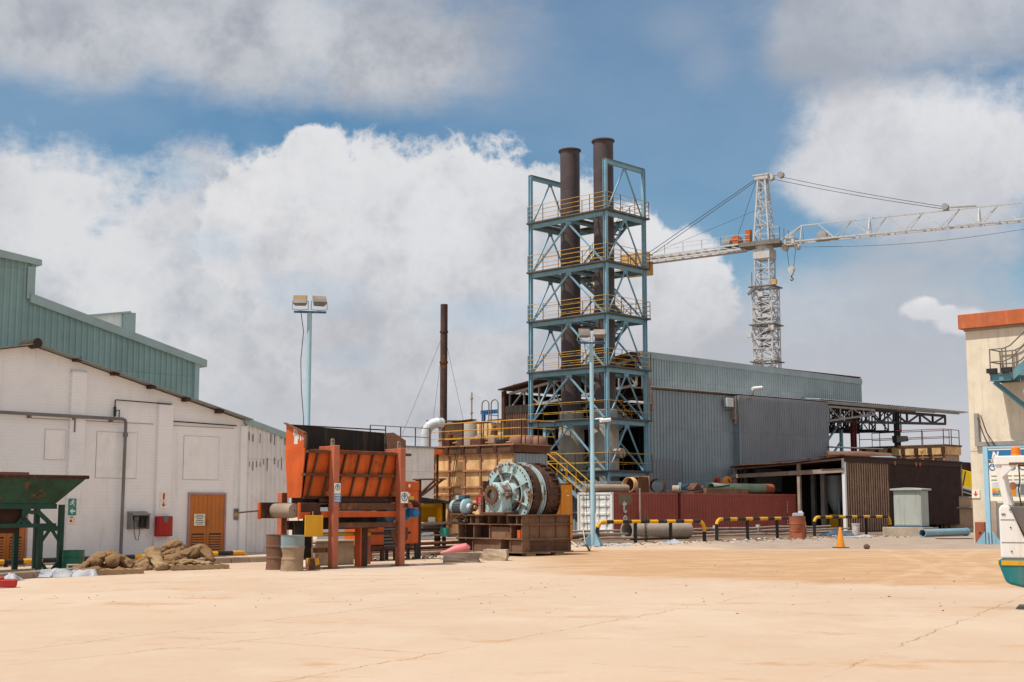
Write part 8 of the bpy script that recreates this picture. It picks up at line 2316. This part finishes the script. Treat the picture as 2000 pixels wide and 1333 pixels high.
# counter jib
xcj = c_(1245, 490).x
mb = MB()
for s in (-.8, .8):
    mb.bar((-2.5, s, jz-.3), (xcj-3, s, jz-.55), .16, .2); mb.bar((-2.5, s, jz+.3), (xcj-.0, s, jz+.0), .14, .16)
n = 12
for i in range(n):
    xa, xb = -2.5+(xcj+2.5)*i/n, -2.5+(xcj+2.5)*(i+1)/n
    for s in (-.8, .8): mb.bar((xa, s, jz-.3), (xb, s, jz+.1), .09, .1)
    mb.bar((xa, -.8, jz-.2), (xb, .8, jz-.2), .09, .1)
mb.box(xcj, -.6, jz+.1-.2, -2.6, .6, jz+.0)
mb.build('counter_jib', MT['crane'], cr)
r, p = MB(), MB(); railing(r, p, [(-2.6, -.85, jz+.4), (xcj*.75, -.85, jz+.25)], 1.0, 2, 2.4, .025, .025); q = r.build('railing', MT['crane'], cr)
for k in range(3): x = xcj-1.8+k*1.15; MB().box(x, -1.1, jz-1.9, x+1.05, 1.1, jz+.65).build('ballast_block', MT['cranewt'], cr, .03)
c = c_(1440, 466); mb = MB().cyl((c.x, -.6, jz+.95), (c.x, .6, jz+.95), .5, 18); mb.build('hoist_drum', MT['craneorange'], cr)
mb = MB().cyl((c.x-1.2, -.5, jz+.85), (c.x-1.2, .5, jz+.85), .48, 18); mb.box(c.x-1.8, -.7, jz+.3, c.x+.6, .7, jz+.45); mb.build('hoist_motor', MT['steelgrey'], cr)
c = c_(1462, 455, -.8); MB().box(c.x-.32, -1.1, zD+.03, c.x+.32, -.5, zD+1.75).build('orange_cabinet', MT['craneorange'], cr, .02)
# ropes
mb = MB()
e1 = c_(1850, 405).x
for (za, zb_, xa) in ((zE-.0, 0, .9), (zE-.5, -.25, .9)):
    for s in (-.12, .12):
        L = e1-xa; pts = [(xa+L*i/10, s, za + (zjt-(e1-xt0)*.016+.35+zb_-za)*i/10 - .2*math.sin(PI*i/10)) for i in range(11)]
        mb.tube(pts, .019, 5)
mb.build('jib_pendant', MT['cable'], cr)
mb = MB(); mb.cyl((2.2, -.25, zE-.25), (2.2, .25, zE-.25), .38, 16); mb.cyl((e1-.2, -.3, zjt+.4-(e1-xt0)*.016), (e1-.2, .3, zjt+.4-(e1-xt0)*.016), .36, 16); mb.bar((e1, 0, zjt+.3-(e1-xt0)*.016), (e1+3, 0, zjt+.1-(e1-xt0)*.016), .16, .14); mb.build('pendant_sheave', MT['steelgrey'], cr)
mb = MB()
for s in (-.5, .5): mb.tube([(-.6, s*.5, zE-.3), (xcj+1, s, jz+.2)], .04, 5)
mb.tube([(-.8, 0, zE-.4), (-3.4, 0, jz+1.1)], .03, 5); mb.tube([(-.9, .2, zD+4.2), (xcj+2, .2, jz+.6)], .02, 5)
mb.build('counter_pendant', MT['cable'], cr)
mb = MB(); mb.tube([(2.8+ (Lj-2.8)*i/14, .5, zb(2.8+(Lj-2.8)*i/14) - .35 - .9*math.sin(PI*i/14)) for i in range(15)], .025, 5); mb.build('trolley_rope', MT['cable'], cr)
x0, x1 = c_(1532, 478).x, c_(1559, 478).x
mb = MB(); mb.box(x0, -.75, jz-.42, x1, .75, jz-.3); mb.box(x0+.2, -.8, jz-.3, x0+.5, .8, jz+.45); mb.box(x1-.5, -.8, jz-.3, x1-.2, .8, jz+.45); mb.box(x0+.2, -.85, jz+.35, x1-.2, -.75, jz+.5)
for x in (x0+.1, x1-.1): mb.cyl((x, -.3, jz-.6), (x, .3, jz-.6), .34, 16)
mb.build('trolley', MT['crane'], cr)
c = c_(1546, 530)
mb = MB()
for a, b in ((x0+.3, -.25), (x1-.3, .25)): mb.tube([(a, 0, jz-.7), (c.x+b, 0, c.z+.35)], .03, 5)
mb.build('hoist_rope', MT['cable'], cr)
mb = MB(); mb.cyl((c.x, -.15, c.z+.2), (c.x, .15, c.z+.2), .38, 20); mb.prism([(c.x-.35, -.2, c.z+.2), (c.x+.35, -.2, c.z+.2), (c.x+.1, -.2, c.z-.5), (c.x-.1, -.2, c.z-.5)], (0, .4, 0)); hk = mb.build('hook_block', MT['crane'], cr)
MB().tube([(c.x, 0, c.z-.5), (c.x, 0, c.z-.75), (c.x+.22, 0, c.z-.95), (c.x, 0, c.z-1.1), (c.x-.16, 0, c.z-.95)], .07, 8).build('hook', MT['black'], hk)
